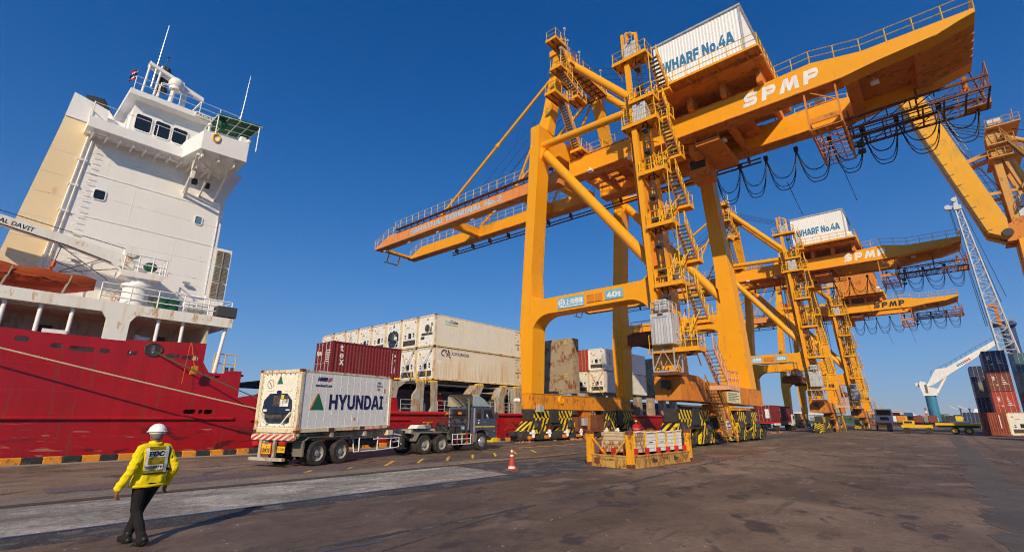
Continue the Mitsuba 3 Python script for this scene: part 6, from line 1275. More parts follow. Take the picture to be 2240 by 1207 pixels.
# tractor: local x forward, y across from the near side
AR = rot('z', 2.5); AP = V(17.05, 21.72, 0)
with frame(AR, AP):
    t = semi; W = 2.3
    c = obj('tractor_frame', MB().box(-0.3, 6.6, 0.7, 0.9, 0.72, 0.98).box(-0.3, 6.6, 1.4, 1.6, 0.72, 0.98).box(-0.35, -0.25, 0.5, 1.8, 0.7, 1.0).box(0.6, 1.8, 0.5, 1.8, 1.0, 1.2), 'chassis_black', t)
    for x in (0.82, 2.08):
        wheel(t, x, 0.05, 0.50); wheel(t, x, 2.25, 0.50, side=1)
    wheel(t, 5.42, 0.03, 0.51, dual=False, rim='cab_chrome'); wheel(t, 5.42, 2.27, 0.51, dual=False, side=1)
    obj('mudguard', MB().path([(0.18, 0.32, 0.72), (0.3, 0.32, 1.0), (0.6, 0.32, 1.12), (2.35, 0.32, 1.12), (2.6, 0.32, 1.0), (2.72, 0.32, 0.72)], 0.04, 4).box(0.4, 2.5, 0.04, 0.62, 1.10, 1.14).hull([(0.15, 0.04, 0.7), (0.15, 0.62, 0.7), (0.42, 0.04, 1.12), (0.42, 0.62, 1.12), (0.2, 0.3, 0.7)]).hull([(2.75, 0.04, 0.7), (2.75, 0.62, 0.7), (2.48, 0.04, 1.12), (2.48, 0.62, 1.12), (2.7, 0.3, 0.7)]), 'mudguard', c)
    # cab shell as a side outline with door and window panels
    x0, x1 = 4.72, 6.72
    side_ = [(x0, 1.02), (x0, 2.42), (x0 + 0.1, 2.56), (x1 - 0.42, 2.56), (x1 - 0.18, 2.42), (x1 + 0.08, 1.80), (x1 + 0.12, 0.72), (x1 - 0.55, 0.72)] + arc((5.42, 0.62), 0.68, 20, 150, 8)
    cab = obj('cab', MB().poly(side_, 'y', 0.05, 2.25), 'cab_blue', t)
    obj('cab_edge', MB().tube((x0 + 0.02, 0.07, 1.02), (x0 + 0.02, 0.07, 2.5), 0.06, 8).tube((x0 + 0.02, 2.23, 1.02), (x0 + 0.02, 2.23, 2.5), 0.06, 8), 'cab_chrome', cab, smooth=40)
    d = obj('door', MB().poly([(5.45, 1.24), (5.45, 2.46), (6.32, 2.46), (6.62, 1.85), (6.66, 1.08), (6.2, 1.08)], 'y', 0.025, 0.048), 'cab_blue', t)
    obj('window', MB().poly([(5.55, 1.88), (5.55, 2.40), (6.26, 2.40), (6.5, 1.88)], 'y', 0.015, 0.0248), 'glass_dark', d)
    obj('handle', MB().box(5.55, 5.72, 0.0, 0.03, 1.62, 1.66), 'cab_chrome', d)
    obj('window', MB().box(4.92, 5.3, 0.03, 0.049, 1.88, 2.40).box(x0 - 0.012, x0, 0.35, 1.95, 1.85, 2.38), 'glass_dark', cab)
    obj('windscreen', MB().poly([(x1 - 0.20, 2.40), (x1 + 0.06, 1.86), (x1 + 0.075, 1.86), (x1 - 0.18, 2.40)], 'y', 0.2, 2.1), 'glass_dark', cab)
    obj('stripe', MB().box(x0, 5.42, 0.036, 0.0495, 1.36, 1.42).box(5.46, 6.64, 0.012, 0.0245, 1.36, 1.42), 'sticker_yellow', cab)
    obj('sticker', MB().box(5.05, 5.15, 0.036, 0.0495, 1.56, 1.68).box(5.05, 5.2, 0.036, 0.0495, 1.75, 1.79), 'label_white', cab)
    obj('sticker', MB().poly(sbox(5.85, 2.05, 5.8501, 2.0501).buffer(0.09), 'y', 0.008, 0.0145).box(5.9, 6.0, 0.008, 0.0145, 1.9, 1.96), 'cube_sky', cab)
    obj('indicator', MB().box(6.5, 6.62, 0.0, 0.03, 1.08, 1.14), 'lens_orange', cab)
    obj('bumper', MB().box(x1 - 0.3, x1 + 0.2, 0.05, 2.25, 0.42, 0.74, c=0.03), 'sticker_yellow', cab)
    obj('side_mirror', MB().box(6.68, 6.76, -0.18, 0.02, 1.85, 2.25, c=0.02).tube((6.6, 0.05, 2.3), (6.72, -0.1, 2.25), 0.015, 5), 'dark_steel', cab)
    obj('cab_step', MB().box(4.75, 5.0, 0.06, 0.4, 0.5, 1.02), 'mudguard', cab)
    obj('wheel_arch', MB().path([(4.78, 0.12, 0.75)] + [(5.42 + 0.70 * math.cos(math.radians(a)), 0.12, 0.6 + 0.64 * math.sin(math.radians(a))) for a in range(160, 10, -15)], 0.05, 5), 'mudguard', cab)
    # roof deflector: open at the back
    sp = MB(); A = []
    for t_, (xx, zt, hw) in enumerate(((4.55, 3.32, 1.12), (5.1, 3.28, 1.12), (5.7, 3.05, 1.10), (6.15, 2.78, 1.06), (6.38, 2.58, 1.02))):
        A.append([(xx, 1.15 - hw, 2.6), (xx, 1.15 - hw, zt - 0.1), (xx, 1.15 - hw + 0.12, zt), (xx, 1.15 + hw - 0.12, zt), (xx, 1.15 + hw, zt - 0.1), (xx, 1.15 + hw, 2.6)])
    A = np.array(A); q = [[i * 6 + j, (i + 1) * 6 + j, (i + 1) * 6 + j + 1, i * 6 + j + 1] for i in range(4) for j in range(5)]
    sp.add(A.reshape(-1, 3), q); spk = obj('roof_deflector', sp, 'spoiler_blue', t)
    A2 = A.copy(); A2[:, :, 1] = 1.15 + (A2[:, :, 1] - 1.15) * 0.97; A2[:, 1:5, 2] -= 0.03; A2[:, :, 0] -= 0.001
    obj('inner_skin', MB().add(A2.reshape(-1, 3), q), 'spoiler_inner', spk)
    obj('deflector_brace', MB().beam((4.6, 0.4, 3.2), (5.4, 0.6, 2.6), 0.03).beam((4.6, 1.6, 3.2), (5.4, 1.5, 2.6), 0.03).beam((4.6, 2.0, 3.2), (4.7, 1.2, 2.6), 0.03), 'galvanised', spk)
    ex = MB().tube((4.45, 0.28, 1.2), (4.45, 0.28, 2.95), 0.06, 8).path([(4.45, 0.28, 2.9), (4.43, 0.28, 3.0), (4.36, 0.28, 3.06)], 0.06, 8); obj('exhaust_stack', ex, 'mudguard', t, smooth=40)
    hb = MB()
    for y in (0.2, 2.1): hb.path([(2.2, y, 1.15), (2.2, y, 1.62), (2.5, y, 1.88), (4.3, y, 1.88)], 0.035, 6); hb.tube((3.1, y, 1.1), (3.1, y, 1.88), 0.03, 6).tube((4.2, y, 1.0), (4.2, y, 2.5), 0.035, 6).beam((3.6, y, 1.15), (4.2, y, 1.7), 0.04)
    for z in (1.88, 2.4): hb.tube((4.2, 0.2, z), (4.2, 2.1, z), 0.03, 6)
    hb.tube((2.5, 0.2, 1.88), (2.5, 2.1, 1.88), 0.03, 6).tube((3.1, 0.2, 1.88), (3.1, 2.1, 1.88), 0.03, 6)
    obj('headboard_frame', hb, 'chassis_black', t)
    hs = MB(); rr = np.random.default_rng(11)
    for i in range(16):
        a = V(2.9 + 1.2 * rr.random(), 0.3 + 1.6 * rr.random(), 1.1 + 0.5 * rr.random()); hs.path([a, a + V(0.2, 0.1 * rr.random(), 0.35), a + V(0.4, -0.1, 0.1)], 0.025, 4)
    hs.box(3.2, 4.3, 0.5, 1.8, 0.95, 1.4).tube((3.3, 0.6, 1.0), (3.3, 1.5, 1.5), 0.16, 8)
    obj('air_hose', hs, 'chassis_black', t, kind='stuff')
    obj('reflector', MB().box(4.1, 4.16, 0.6, 0.85, 2.1, 2.25).box(4.1, 4.16, 1.7, 1.95, 2.1, 2.25), 'lens_orange', t, each=True)
    obj('fleet_number', MB().box(3.75, 4.0, 0.18, 0.19, 1.25, 1.42), 'letter_pale_blue', t)
    fk = MB()
    for z in (0.42, 0.72, 1.0): fk.tube((2.9, 0.06, z), (4.45, 0.06, z), 0.022, 6)
    for x in (2.9, 3.3, 3.7, 4.1, 4.45): fk.tube((x, 0.06, 0.42), (x, 0.06, 1.0), 0.022, 6)
    obj('side_cage', fk, 'white_paint', t)
    obj('side_cage_red', MB().tube((4.1, 0.055, 0.42), (4.1, 0.055, 1.0), 0.026, 6).tube((3.3, 0.055, 0.42), (3.3, 0.055, 0.72), 0.026, 6).box(4.0, 4.45, 0.04, 0.1, 0.98, 1.03), 'red_paint', t)
    obj('side_cage_yellow', MB().box(3.6, 4.0, 0.04, 0.1, 0.98, 1.03), 'sticker_yellow', t)
    obj('fuel_tank', MB().tube((3.0, 0.5, 0.7), (4.3, 0.5, 0.7), 0.26, 16), 'chassis_black', t, smooth=40)
# ------------------------------------------------------------------ people
import manifold3d as m3
def limb_mesh(bones, edge=0.03, rounds=8, seg=12):
    """bones: (p, rp, q, rq) -> one smooth continuous surface"""
    man = None
    for p, rp, q, rq in bones:
        a = m3.Manifold.sphere(rp, seg).translate([float(x) for x in p]); b = m3.Manifold.sphere(rq, seg).translate([float(x) for x in q])
        h = m3.Manifold.batch_hull([a, b]); man = h if man is None else man + h
    man = man.refine_to_length(edge); d = man.to_mesh()
    t = trimesh.Trimesh(d.vert_properties[:, :3], d.tri_verts, process=True)
    trimesh.smoothing.filter_taubin(t, lamb=0.5, nu=0.53, iterations=rounds)
    return t
def ell(c, r, sub=3): m = trimesh.creation.icosphere(subdivisions=sub); return trimesh.Trimesh(m.vertices * np.asarray(r) + np.asarray(c), m.faces, process=False)
mat('jacket_yellow', proc(lambda p, n, uv: C((0.78, 0.60, 0.008)) * (0.82 + 0.36 * fbm(p.x * 14, p.y * 14, p.z * 9))), 0.8, 0.2, sheen=0.3)
def _mesh_cloth(p, n, uv):
    g = cell_rand(dr.floor(p.x * 90 + p.y * 60), dr.floor(p.z * 110)); wv = fbm(p.x * 9 + p.y * 9, p.z * 26, 3.0)
    return mix(C((0.12, 0.10, 0.006)), C((0.34, 0.27, 0.010)), smoothstep(0.3, 0.7, 0.6 * wv + 0.4 * g))
mat('vest_olive', proc(_mesh_cloth), 0.8, 0.2)
mat('reflective', proc(lambda p, n, uv: C((0.66, 0.66, 0.68)) * (0.85 + 0.3 * fbm(p.x * 20, p.y * 20, p.z * 20))), 0.45, 0.4)
mat('trousers_black', proc(lambda p, n, uv: C((0.016, 0.014, 0.015)) * (0.7 + 0.6 * fbm(p.x * 12, p.y * 12, p.z * 7))), 0.85, 0.2)
mat('boot_black', (0.014, 0.013, 0.013), 0.5, 0.4)
mat('skin_brown', proc(lambda p, n, uv: C((0.24, 0.105, 0.055)) * (0.9 + 0.2 * fbm(p.x * 40, p.y * 40, p.z * 40))), 0.5, 0.35)
mat('hair_grey', proc(lambda p, n, uv: C((0.16, 0.15, 0.14)) * (0.6 + 0.8 * noise(p.x * 160, p.y * 160, p.z * 60))), 0.7, 0.2)
mat('helmet_white', (0.80, 0.80, 0.80), 0.22, 0.5, clearcoat=0.5)
mat('helmet_yellow', (0.75, 0.48, 0.01), 0.25, 0.5)
mat('overall_red', proc(lambda p, n, uv: C((0.50, 0.014, 0.02)) * (0.85 + 0.3 * fbm(p.x * 10, p.y * 10, p.z * 8))), 0.8, 0.2)
def hand(parent, wrist, d, side, mt='skin_brown'):
    """relaxed hand hanging from the wrist along d; side: direction the thumb leaves the palm"""
    d, s = unit(d), unit(side); nrm = np.cross(d, s); b = []; w = np.asarray(wrist, float)
    b += [(w - d * 0.02, 0.026, w + d * 0.085 + s * 0.018, 0.021), (w, 0.026, w + d * 0.085 - s * 0.024, 0.019), (w + d * 0.03, 0.024, w + d * 0.08, 0.021)]
    for i, (o, L) in enumerate(((0.030, 0.070), (0.010, 0.080), (-0.011, 0.074), (-0.031, 0.058))):
        k0 = w + d * 0.09 + s * o; k1 = k0 + d * L * 0.45 + nrm * 0.008; k2 = k1 + d * L * 0.3 + nrm * 0.022; k3 = k2 + d * L * 0.18 + nrm * 0.024
        b += [(k0 - d * 0.01, 0.0105, k1, 0.0098), (k1, 0.0098, k2, 0.009), (k2, 0.009, k3, 0.0078)]
    t0 = w + d * 0.025 + s * 0.024; t1 = t0 + d * 0.03 + s * 0.026 + nrm * 0.012; t2 = t1 + d * 0.032 + s * 0.006 + nrm * 0.012
    b += [(t0, 0.015, t1, 0.012), (t1, 0.012, t2, 0.0095)]
    return obj('hand', limb_mesh(b, 0.008, 4, 10), mt, parent, smooth=True)
def guard():
    k = thing('person', 'security guard in yellow jacket, reflective vest and white helmet walking away across the quay', 'person')
    with frame(rot('z', 106.0) @ np.diag([1.03, 1.03, 1.03]), V(2.56, 10.22, 0)):
        # x forward, y to his left
        hipL, hipR = V(0.0, 0.095, 0.90), V(0.0, -0.095, 0.90)
        kL, kR = V(0.02, 0.085, 0.49), V(0.16, -0.05, 0.51)
        aL, aR = V(-0.20, 0.05, 0.125), V(0.24, 0.02, 0.09)
        tb = [(hipL, 0.118, kL, 0.078), (kL, 0.078, aL, 0.068), (hipR, 0.118, kR, 0.078), (kR, 0.078, aR, 0.068), (V(0, 0.07, 0.92), 0.115, V(0, -0.07, 0.92), 0.115), (V(-0.04, 0.06, 0.88), 0.105, V(-0.04, -0.06, 0.88), 0.105),
              (aL, 0.072, aL + V(-0.02, 0, -0.05), 0.082), (aR, 0.072, aR + V(-0.02, 0, -0.04), 0.082)]
        t = limb_mesh(tb, 0.022, 7); v = t.vertices.copy(); nn = t.vertex_normals
        cr = meshkit.fbm(v * np.array([9, 9, 13]), 3, 4) - 0.5; low = np.clip((0.62 - v[:, 2]) / 0.5, 0.25, 1); t.vertices = v + nn * (0.028 * cr * low)[:, None]
        obj('trousers', t, 'trousers_black', k, smooth=True)
        for a, pitch, yaw in ((aL, 22, 4), (aR, -10, -4)):
            Mr = rot('z', yaw) @ rot('y', pitch); P = lambda x, y, z: a + V(-0.02, 0, -0.02) + Mr @ V(x, y, z)
            b = [(P(-0.05, 0, -0.02), 0.05, P(0.06, 0, -0.03), 0.05), (P(0.05, 0, -0.035), 0.048, P(0.18, -0.012, -0.05), 0.042), (P(0.18, 0.02, -0.05), 0.038, P(0.1, 0.01, -0.045), 0.044), (P(0, 0, 0.07), 0.055, P(-0.01, 0, -0.02), 0.052)]
            sk = obj('shoe', limb_mesh(b, 0.014, 5), 'boot_black', k, smooth=True)
            obj('sole', MB().hull([P(-0.095, -0.035, -0.066), P(-0.095, 0.035, -0.066), P(0.19, -0.045, -0.085), P(0.19, 0.045, -0.085), P(0.23, 0.0, -0.08), P(-0.095, -0.035, -0.09), P(-0.095, 0.035, -0.09), P(0.19, -0.045, -0.105), P(0.19, 0.045, -0.105), P(0.225, 0, -0.1)]), 'boot_black', sk)
        # jacket: torso and sleeves in one
        shL, shR = V(0.0, 0.195, 1.40), V(0.0, -0.195, 1.40); eL, eR = V(-0.10, 0.34, 1.11), V(-0.10, -0.32, 1.11); wL, wR = V(-0.02, 0.42, 0.87), V(0.10, -0.36, 0.86)
        jb = [(shL, 0.078, eL, 0.064), (eL, 0.066, wL, 0.052), (shR, 0.078, eR, 0.064), (eR, 0.066, wR, 0.052), (V(0.0, 0.13, 1.36), 0.115, V(0.0, -0.13, 1.36), 0.115), (V(0.01, 0.1, 1.2), 0.13, V(0.01, -0.1, 1.2), 0.13), (V(0.0, 0.105, 1.02), 0.128, V(0.0, -0.105, 1.02), 0.128), (V(0, 0.12, 1.36), 0.112, V(0, 0.105, 1.02), 0.128), (V(0, -0.12, 1.36), 0.112, V(0, -0.105, 1.02), 0.128),
              (V(0.0, 0.105, 0.90), 0.145, V(0.0, -0.105, 0.90), 0.145), (V(0.0, 0.105, 1.02), 0.13, V(0.0, 0.105, 0.90), 0.145), (V(0.0, -0.105, 1.02), 0.13, V(0.0, -0.105, 0.90), 0.145), (V(0, 0, 1.42), 0.09, V(0.01, 0, 1.48), 0.068), (V(0, 0.16, 1.40), 0.088, V(0, -0.16, 1.40), 0.088), (wL, 0.056, wL + (wL - eL) * 0.05, 0.06), (wR, 0.056, wR + (wR - eR) * 0.05, 0.06)]
        t = limb_mesh(jb, 0.018, 5); v = t.vertices.copy(); nn = t.vertex_normals
        cr = meshkit.fbm(v * np.array([10, 10, 12]), 3, 8) - 0.5; cr2 = np.sin(v[:, 2] * 60 + 6 * meshkit.noise(v * 8, 2)); arm = np.clip((np.abs(v[:, 1]) - 0.2) / 0.1, 0, 1)
        t.vertices = v + nn * (0.03 * cr + 0.006 * cr2 * arm)[:, None]
        # cut the hem flat
        t.vertices[:, 2] = np.where((t.vertices[:, 2] < 0.83) & (np.abs(t.vertices[:, 1]) < 0.27), 0.83, t.vertices[:, 2])
        jk = obj('jacket', t, 'jacket_yellow', k, smooth=True)
        obj('collar', MB().path([(0.005 + 0.073 * math.cos(a), 0.078 * math.sin(a), 1.49 + 0.012 * math.cos(a)) for a in np.arange(18) * 2 * math.pi / 18], 0.024, 6, closed=True), 'jacket_yellow', jk, smooth=40)
        obj('hem_band', MB().path([(0.0 + 0.146 * math.cos(a), 0.252 * math.sin(a), 0.855) for a in np.arange(28) * 2 * math.pi / 28], 0.022, 6, closed=True), 'jacket_yellow', jk, smooth=40)
        for w_, e_ in ((wL, eL), (wR, eR)): obj('cuff', MB().tube(w_ - (w_ - e_) * 0.02, w_ + (w_ - e_) * 0.13, 0.056, 12, 0.05), 'jacket_yellow', jk, smooth=40)
        # vest panels laid over the back by projecting onto the jacket surface
        J = trimesh.Trimesh(t.vertices, t.faces, process=False); tree = None
        def panel(y0, y1, z0, z1, off, ny=14, nz=18, sx=-1):
            ys, zs = np.linspace(y0, y1, ny), np.linspace(z0, z1, nz); G = np.array([[(y, z) for z in zs] for y in ys])
            org = np.stack([np.full((ny, nz), sx * 0.6), G[..., 0], G[..., 1]], -1).reshape(-1, 3); dirs = np.tile([[-sx * 1.0, 0, 0]], (len(org), 1))
            tri = J.vertices[J.faces]; best = np.full(len(org), np.nan)
            lo, hi = tri[:, :, 1:].min(1), tri[:, :, 1:].max(1)
            for i, o in enumerate(org):
                c = np.nonzero((lo[:, 0] <= o[1]) & (hi[:, 0] >= o[1]) & (lo[:, 1] <= o[2]) & (hi[:, 1] >= o[2]))[0]
                T3 = tri[c]; a_, b_, c_ = T3[:, 0], T3[:, 1], T3[:, 2]
                d0, d1 = b_[:, 1:] - a_[:, 1:], c_[:, 1:] - a_[:, 1:]; den = d0[:, 0] * d1[:, 1] - d0[:, 1] * d1[:, 0]; q = o[1:] - a_[:, 1:]
                with np.errstate(all='ignore'):
                    u_ = (q[:, 0] * d1[:, 1] - q[:, 1] * d1[:, 0]) / den; v_ = (d0[:, 0] * q[:, 1] - d0[:, 1] * q[:, 0]) / den
                ok = (u_ >= -1e-6) & (v_ >= -1e-6) & (u_ + v_ <= 1 + 1e-6)
                if ok.any():
                    xs_ = a_[ok, 0] + u_[ok] * (b_[ok, 0] - a_[ok, 0]) + v_[ok] * (c_[ok, 0] - a_[ok, 0]); best[i] = xs_.min() if sx < 0 else xs_.max()
            X = best.reshape(ny, nz)
            for _ in range(3):
                X = np.where(np.isnan(X), np.nanmean(X, axis=1, keepdims=True), X); Xp = np.pad(X, 1, mode='edge'); X = (Xp[2:, 1:-1] + Xp[:-2, 1:-1] + Xp[1:-1, 2:] + Xp[1:-1, :-2] + 2 * X) / 6
            X = X + sx * off; P = np.stack([X, G[..., 0], G[..., 1]], -1).reshape(-1, 3)
            f = [[i * nz + j, (i + 1) * nz + j, (i + 1) * nz + j + 1, i * nz + j + 1] for i in range(ny - 1) for j in range(nz - 1)]
            return MB().add(P, f), (ys, zs, X)
        vp, surf = panel(-0.185, 0.175, 1.03, 1.44, 0.010, 22, 26); vk = obj('vest', vp, 'vest_olive', k, smooth=True)
        fp, _ = panel(-0.17, 0.17, 1.03, 1.40, 0.012, 14, 16, 1); obj('vest_front', fp, 'vest_olive', vk, smooth=True)
        def band(y0, y1, z0, z1, off, name, mt): b, _ = panel(y0, y1, z0, z1, off, max(4, int((y1 - y0) / 0.018)), max(4, int((z1 - z0) / 0.018))); return obj(name, b, mt, vk, smooth=True)
        band(-0.16, 0.165, 1.275, 1.385, 0.014, 'reflective_panel', 'reflective'); band(-0.10, 0.17, 1.09, 1.165, 0.014, 'reflective_panel', 'reflective')
        band(-0.165, -0.115, 1.04, 1.44, 0.016, 'reflective_strap', 'reflective'); band(0.135, 0.175, 1.165, 1.43, 0.013, 'reflective_strap', 'reflective')
        band(-0.185, 0.175, 1.025, 1.045, 0.015, 'vest_binding', 'letter_black'); band(-0.195, -0.178, 1.03, 1.44, 0.016, 'vest_binding', 'letter_black')
        def xat(y, z): i, j = np.abs(surf[0] - y).argmin(), np.abs(surf[1] - z).argmin(); return surf[2][i, j]
        def backtext(s, yl, yr, z, h, mt='letter_black'):
            g, w_, h_ = glyphs(s, 'Inter', 800); sc = (yl - yr) / w_
            mm = MB()
            for q in getattr(g, 'geoms', [g]): mm.mesh(trimesh.creation.extrude_polygon(affinity.scale(q, sc, h / h_, origin=(0, 0)), 0.002, engine='earcut'))
            vv = mm.v
            for a in vv:
                y = yl - a[:, 0]; zz = z + a[:, 1]; x = np.array([xat(b, c) for b, c in zip(y, zz)]); out = a[:, 2].copy(); a[:, 0], a[:, 1], a[:, 2] = x - 0.008 - out, y, zz
            return mm
        obj('lettering', backtext('PDC', 0.135, -0.095, 1.290, 0.082), 'letter_black', vk); obj('lettering', backtext('SECURITY', 0.165, -0.085, 1.104, 0.046), 'letter_black', vk)
        obj("side_buckle", MB().box(-0.12, 0.05, -0.236, -0.225, 1.24, 1.29).box(-0.12, 0.05, -0.238, -0.226, 1.06, 1.10), 'letter_black', vk)
        obj('shoulder_flash', MB().box(-0.05, 0.03, -0.262, -0.25, 1.395, 1.412), 'letter_navy', jk)
        obj('sleeve_badge', MB().lathe([(0, 0.004), (0.03, 0.004), (0.03, 0)], (-0.03, -0.285, 1.33), 'y', 12).move(np.diag([1, -1, 1.0]), (0, -0.57, 0)), 'cube_sky', jk)
        # head
        hc = V(0.025, 0.0, 1.62); hb = [(V(0.0, 0, 1.46), 0.056, V(0.012, 0, 1.56), 0.054), (hc + V(-0.015, 0, 0.015), 0.089, hc + V(0.025, 0, 0.01), 0.082), (hc + V(0.035, 0, -0.07), 0.055, hc + V(0.02, 0, 0.0), 0.075), (hc + V(0.05, 0, -0.085), 0.03, hc + V(0.035, 0, -0.06), 0.045),
            (hc + V(0.098, 0, -0.005), 0.009, hc + V(0.115, 0, -0.032), 0.014)]
        for s in (-1, 1): hb += [(hc + V(0.0, s * 0.083, 0.005), 0.016, hc + V(-0.008, s * 0.088, -0.03), 0.012), (hc + V(0.07, s * 0.03, -0.06), 0.02, hc + V(0.075, s * 0.01, -0.058), 0.018)]
        hd = obj('head', limb_mesh(hb, 0.011, 4), 'skin_brown', k, smooth=True)
        ey = MB()
        for s in (-1, 1): ey.ball(hc + V(0.088, s * 0.032, 0.005), 0.011, 1)
        obj('eye', ey, 'label_white', hd); obj('mouth', MB().box(*(hc[0] + 0.094, hc[0] + 0.1, -0.022, 0.022, hc[2] - 0.062, hc[2] - 0.057)), 'rust_steel', hd)
        hm = ell(hc + V(-0.02, 0, 0.0), (0.094, 0.087, 0.10)); ok = (hm.vertices[:, 0] < hc[0] + 0.02) & (hm.vertices[:, 2] > hc[2] - 0.075); hm.update_faces(ok[hm.faces].all(1)); obj('hair', hm, 'hair_grey', hd, smooth=True)
        # helmet
        Hc = hc + V(0.0, 0, 0.055); sh = ell(Hc, (0.140, 0.120, 0.118), 4); v = sh.vertices; keep = v[:, 2] > Hc[2] - 0.004
        rl = np.exp(-((v[:, 1]) / 0.012) ** 2) + np.exp(-((np.abs(v[:, 1]) - 0.035) / 0.01) ** 2); up = np.clip((v[:, 2] - Hc[2]) / 0.1, 0, 1)
        sh.vertices = v + (v - Hc) * (0.035 * rl * up)[:, None]; sh.update_faces(keep[sh.faces].all(1)); hk_ = obj('helmet', sh, 'helmet_white', k, smooth=True)
        br = MB(); rim = [(0.148 * math.cos(a) + (0.045 * max(0, math.cos(a)) ** 3) + Hc[0], 0.127 * math.sin(a), Hc[2] - 0.004 - 0.012 * max(0, math.cos(a))) for a in np.arange(40) * 2 * math.pi / 40]
        br.path(rim, 0.009, 6, closed=True); obj('brim', br, 'helmet_white', hk_, smooth=40)
        pk = MB().hull([(x_, y_, z_) for (x_, y_, z_) in rim if x_ > Hc[0] + 0.05] + [(Hc[0] + 0.10, 0.07, Hc[2]), (Hc[0] + 0.10, -0.07, Hc[2])]); obj('peak', pk, 'helmet_white', hk_)
        obj('head_band', MB().path([(Hc[0] - 0.01 + 0.112 * math.cos(a), 0.098 * math.sin(a), Hc[2] - 0.032) for a in np.arange(30) * 2 * math.pi / 30], 0.012, 6, closed=True), 'label_white', hk_, smooth=40)
        hand(k, wL + (wL - eL) * 0.10, V(0.15, 0.02, -1), V(1, 0, 0.2)); hand(k, wR + (wR - eR) * 0.10, V(0.3, 0.05, -1), V(1, 0, 0.3))
    return k
guard()
def docker(label, pos, yaw, helm, wear='overall_red', pose=0, group=None):
    k = thing('person', label, 'person', group)
    with frame(rot('z', yaw), pos):
        hipL, hipR = V(0, 0.1, 0.88), V(0, -0.1, 0.88)
        b = [(hipL, 0.11, V(0.04, 0.11, 0.47), 0.08), (V(0.04, 0.11, 0.47), 0.08, V(-0.02, 0.12, 0.1), 0.07), (hipR, 0.11, V(0.06, -0.11, 0.48), 0.08), (V(0.06, -0.11, 0.48), 0.08, V(0.02, -0.12, 0.1), 0.07), (V(0, 0.08, 0.98), 0.13, V(0, -0.08, 0.98), 0.13), (V(0, 0.06, 1.0), 0.14, V(0, 0.1, 1.34), 0.12), (V(0, -0.06, 1.0), 0.14, V(0, -0.1, 1.34), 0.12), (V(0, 0.14, 1.38), 0.09, V(0, -0.14, 1.38), 0.09),
             (V(0, 0.2, 1.38), 0.07, V(0.02, 0.28, 1.1), 0.06), (V(0.02, 0.28, 1.1), 0.06, V(0.2, 0.26, 0.98), 0.05), (V(0, -0.2, 1.38), 0.07, V(0.02, -0.28, 1.1), 0.06), (V(0.02, -0.28, 1.1), 0.06, V(0.22, -0.24, 1.02), 0.05)]
        obj('overall', limb_mesh(b, 0.035, 5), wear, k, smooth=True)
        obj('reflective_band', MB().path([(0.155 * math.cos(a), 0.225 * math.sin(a), 1.12) for a in np.arange(20) * 2 * math.pi / 20], 0.022, 5, closed=True), 'reflective', k)
        hd = obj('head', limb_mesh([(V(0, 0, 1.44), 0.055, V(0.01, 0, 1.55), 0.055), (V(0.0, 0, 1.63), 0.09, V(0.03, 0, 1.6), 0.078), (V(0.05, 0, 1.54), 0.04, V(0.02, 0, 1.6), 0.07), (V(0.105, 0, 1.61), 0.01, V(0.115, 0, 1.585), 0.014)], 0.02, 4), 'skin_brown', k, smooth=True)
        h = ell((0, 0, 1.68), (0.14, 0.12, 0.115), 2); h.update_faces((h.vertices[:, 2] > 1.675)[h.faces].all(1)); hh = obj('helmet', h, helm, k, smooth=True)
        obj('brim', MB().path([(0.145 * math.cos(a) + 0.03 * max(0, math.cos(a)), 0.125 * math.sin(a), 1.675) for a in np.arange(20) * 2 * math.pi / 20], 0.01, 5, closed=True), helm, hh)
        for s in (-1, 1):
            hand(k, V(0.20, s * 0.26, 0.98) if s > 0 else V(0.22, s * 0.24, 1.02), V(1, 0, -0.4), V(0, -s, 0.3))
            obj('boot', limb_mesh([(V(0.0, s * 0.12, 0.06), 0.055, V(0.17, s * 0.13, 0.045), 0.045), (V(0.0, s * 0.12, 0.12), 0.06, V(0, s * 0.12, 0.06), 0.055)], 0.025, 4), 'boot_black', k, smooth=True)
    return k
docker('docker in red overalls and yellow helmet standing behind the yellow rusty rack', V(37.0, 19.0, 0), 220, 'helmet_yellow')
docker('docker in red overalls and white helmet standing on the ship deck behind the truck', V(28.9, 33.6, 2.16), 250, 'helmet_white')
# ------------------------------------------------------------------ rack of wrapped crates, cone
mat('rack_yellow', paint((0.78, 0.34, 0.012), 0.12, 0.85, (0.22, 0.06, 0.02), thr=0.50, scale=2.2, dirt=0.3, dirtc=(0.35, 0.14, 0.03)), 0.5, 0.35)
mat('rack_beam', paint((0.52, 0.31, 0.08), 0.15, 0.9, (0.23, 0.075, 0.02), thr=0.42, scale=1.5, dirt=0.6, dirtc=(0.33, 0.14, 0.035)), 0.6, 0.3)
mat('rack_rust', paint((0.20, 0.055, 0.025), 0.2, 0.5, (0.10, 0.03, 0.02), thr=0.5, streak=False, scale=2), 0.7, 0.25)
mat('crate_white', paint((0.70, 0.69, 0.67), 0.10, 0.4, (0.40, 0.22, 0.10), thr=0.64, scale=2.5, dirt=0.25, dirtc=(0.40, 0.36, 0.30)), 0.6, 0.3)
mat('crate_rusty', paint((0.56, 0.46, 0.30), 0.15, 0.95, (0.30, 0.11, 0.03), thr=0.44, scale=1.8, dirt=0.5, dirtc=(0.40, 0.24, 0.10)), 0.6, 0.3)
mat('strap_yellow', paint((0.80, 0.48, 0.015), 0.1, 0.5, thr=0.55, scale=3), 0.6, 0.3)
mat('cone_orange', paint((0.50, 0.055, 0.03), 0.15, 0.4, (0.12, 0.03, 0.02), thr=0.55, streak=False, scale=6), 0.6, 0.3)
a_, b_, c_ = V(18.25, 12.04, 0), V(18.78, 9.94, 0), V(24.33, 9.63, 0)
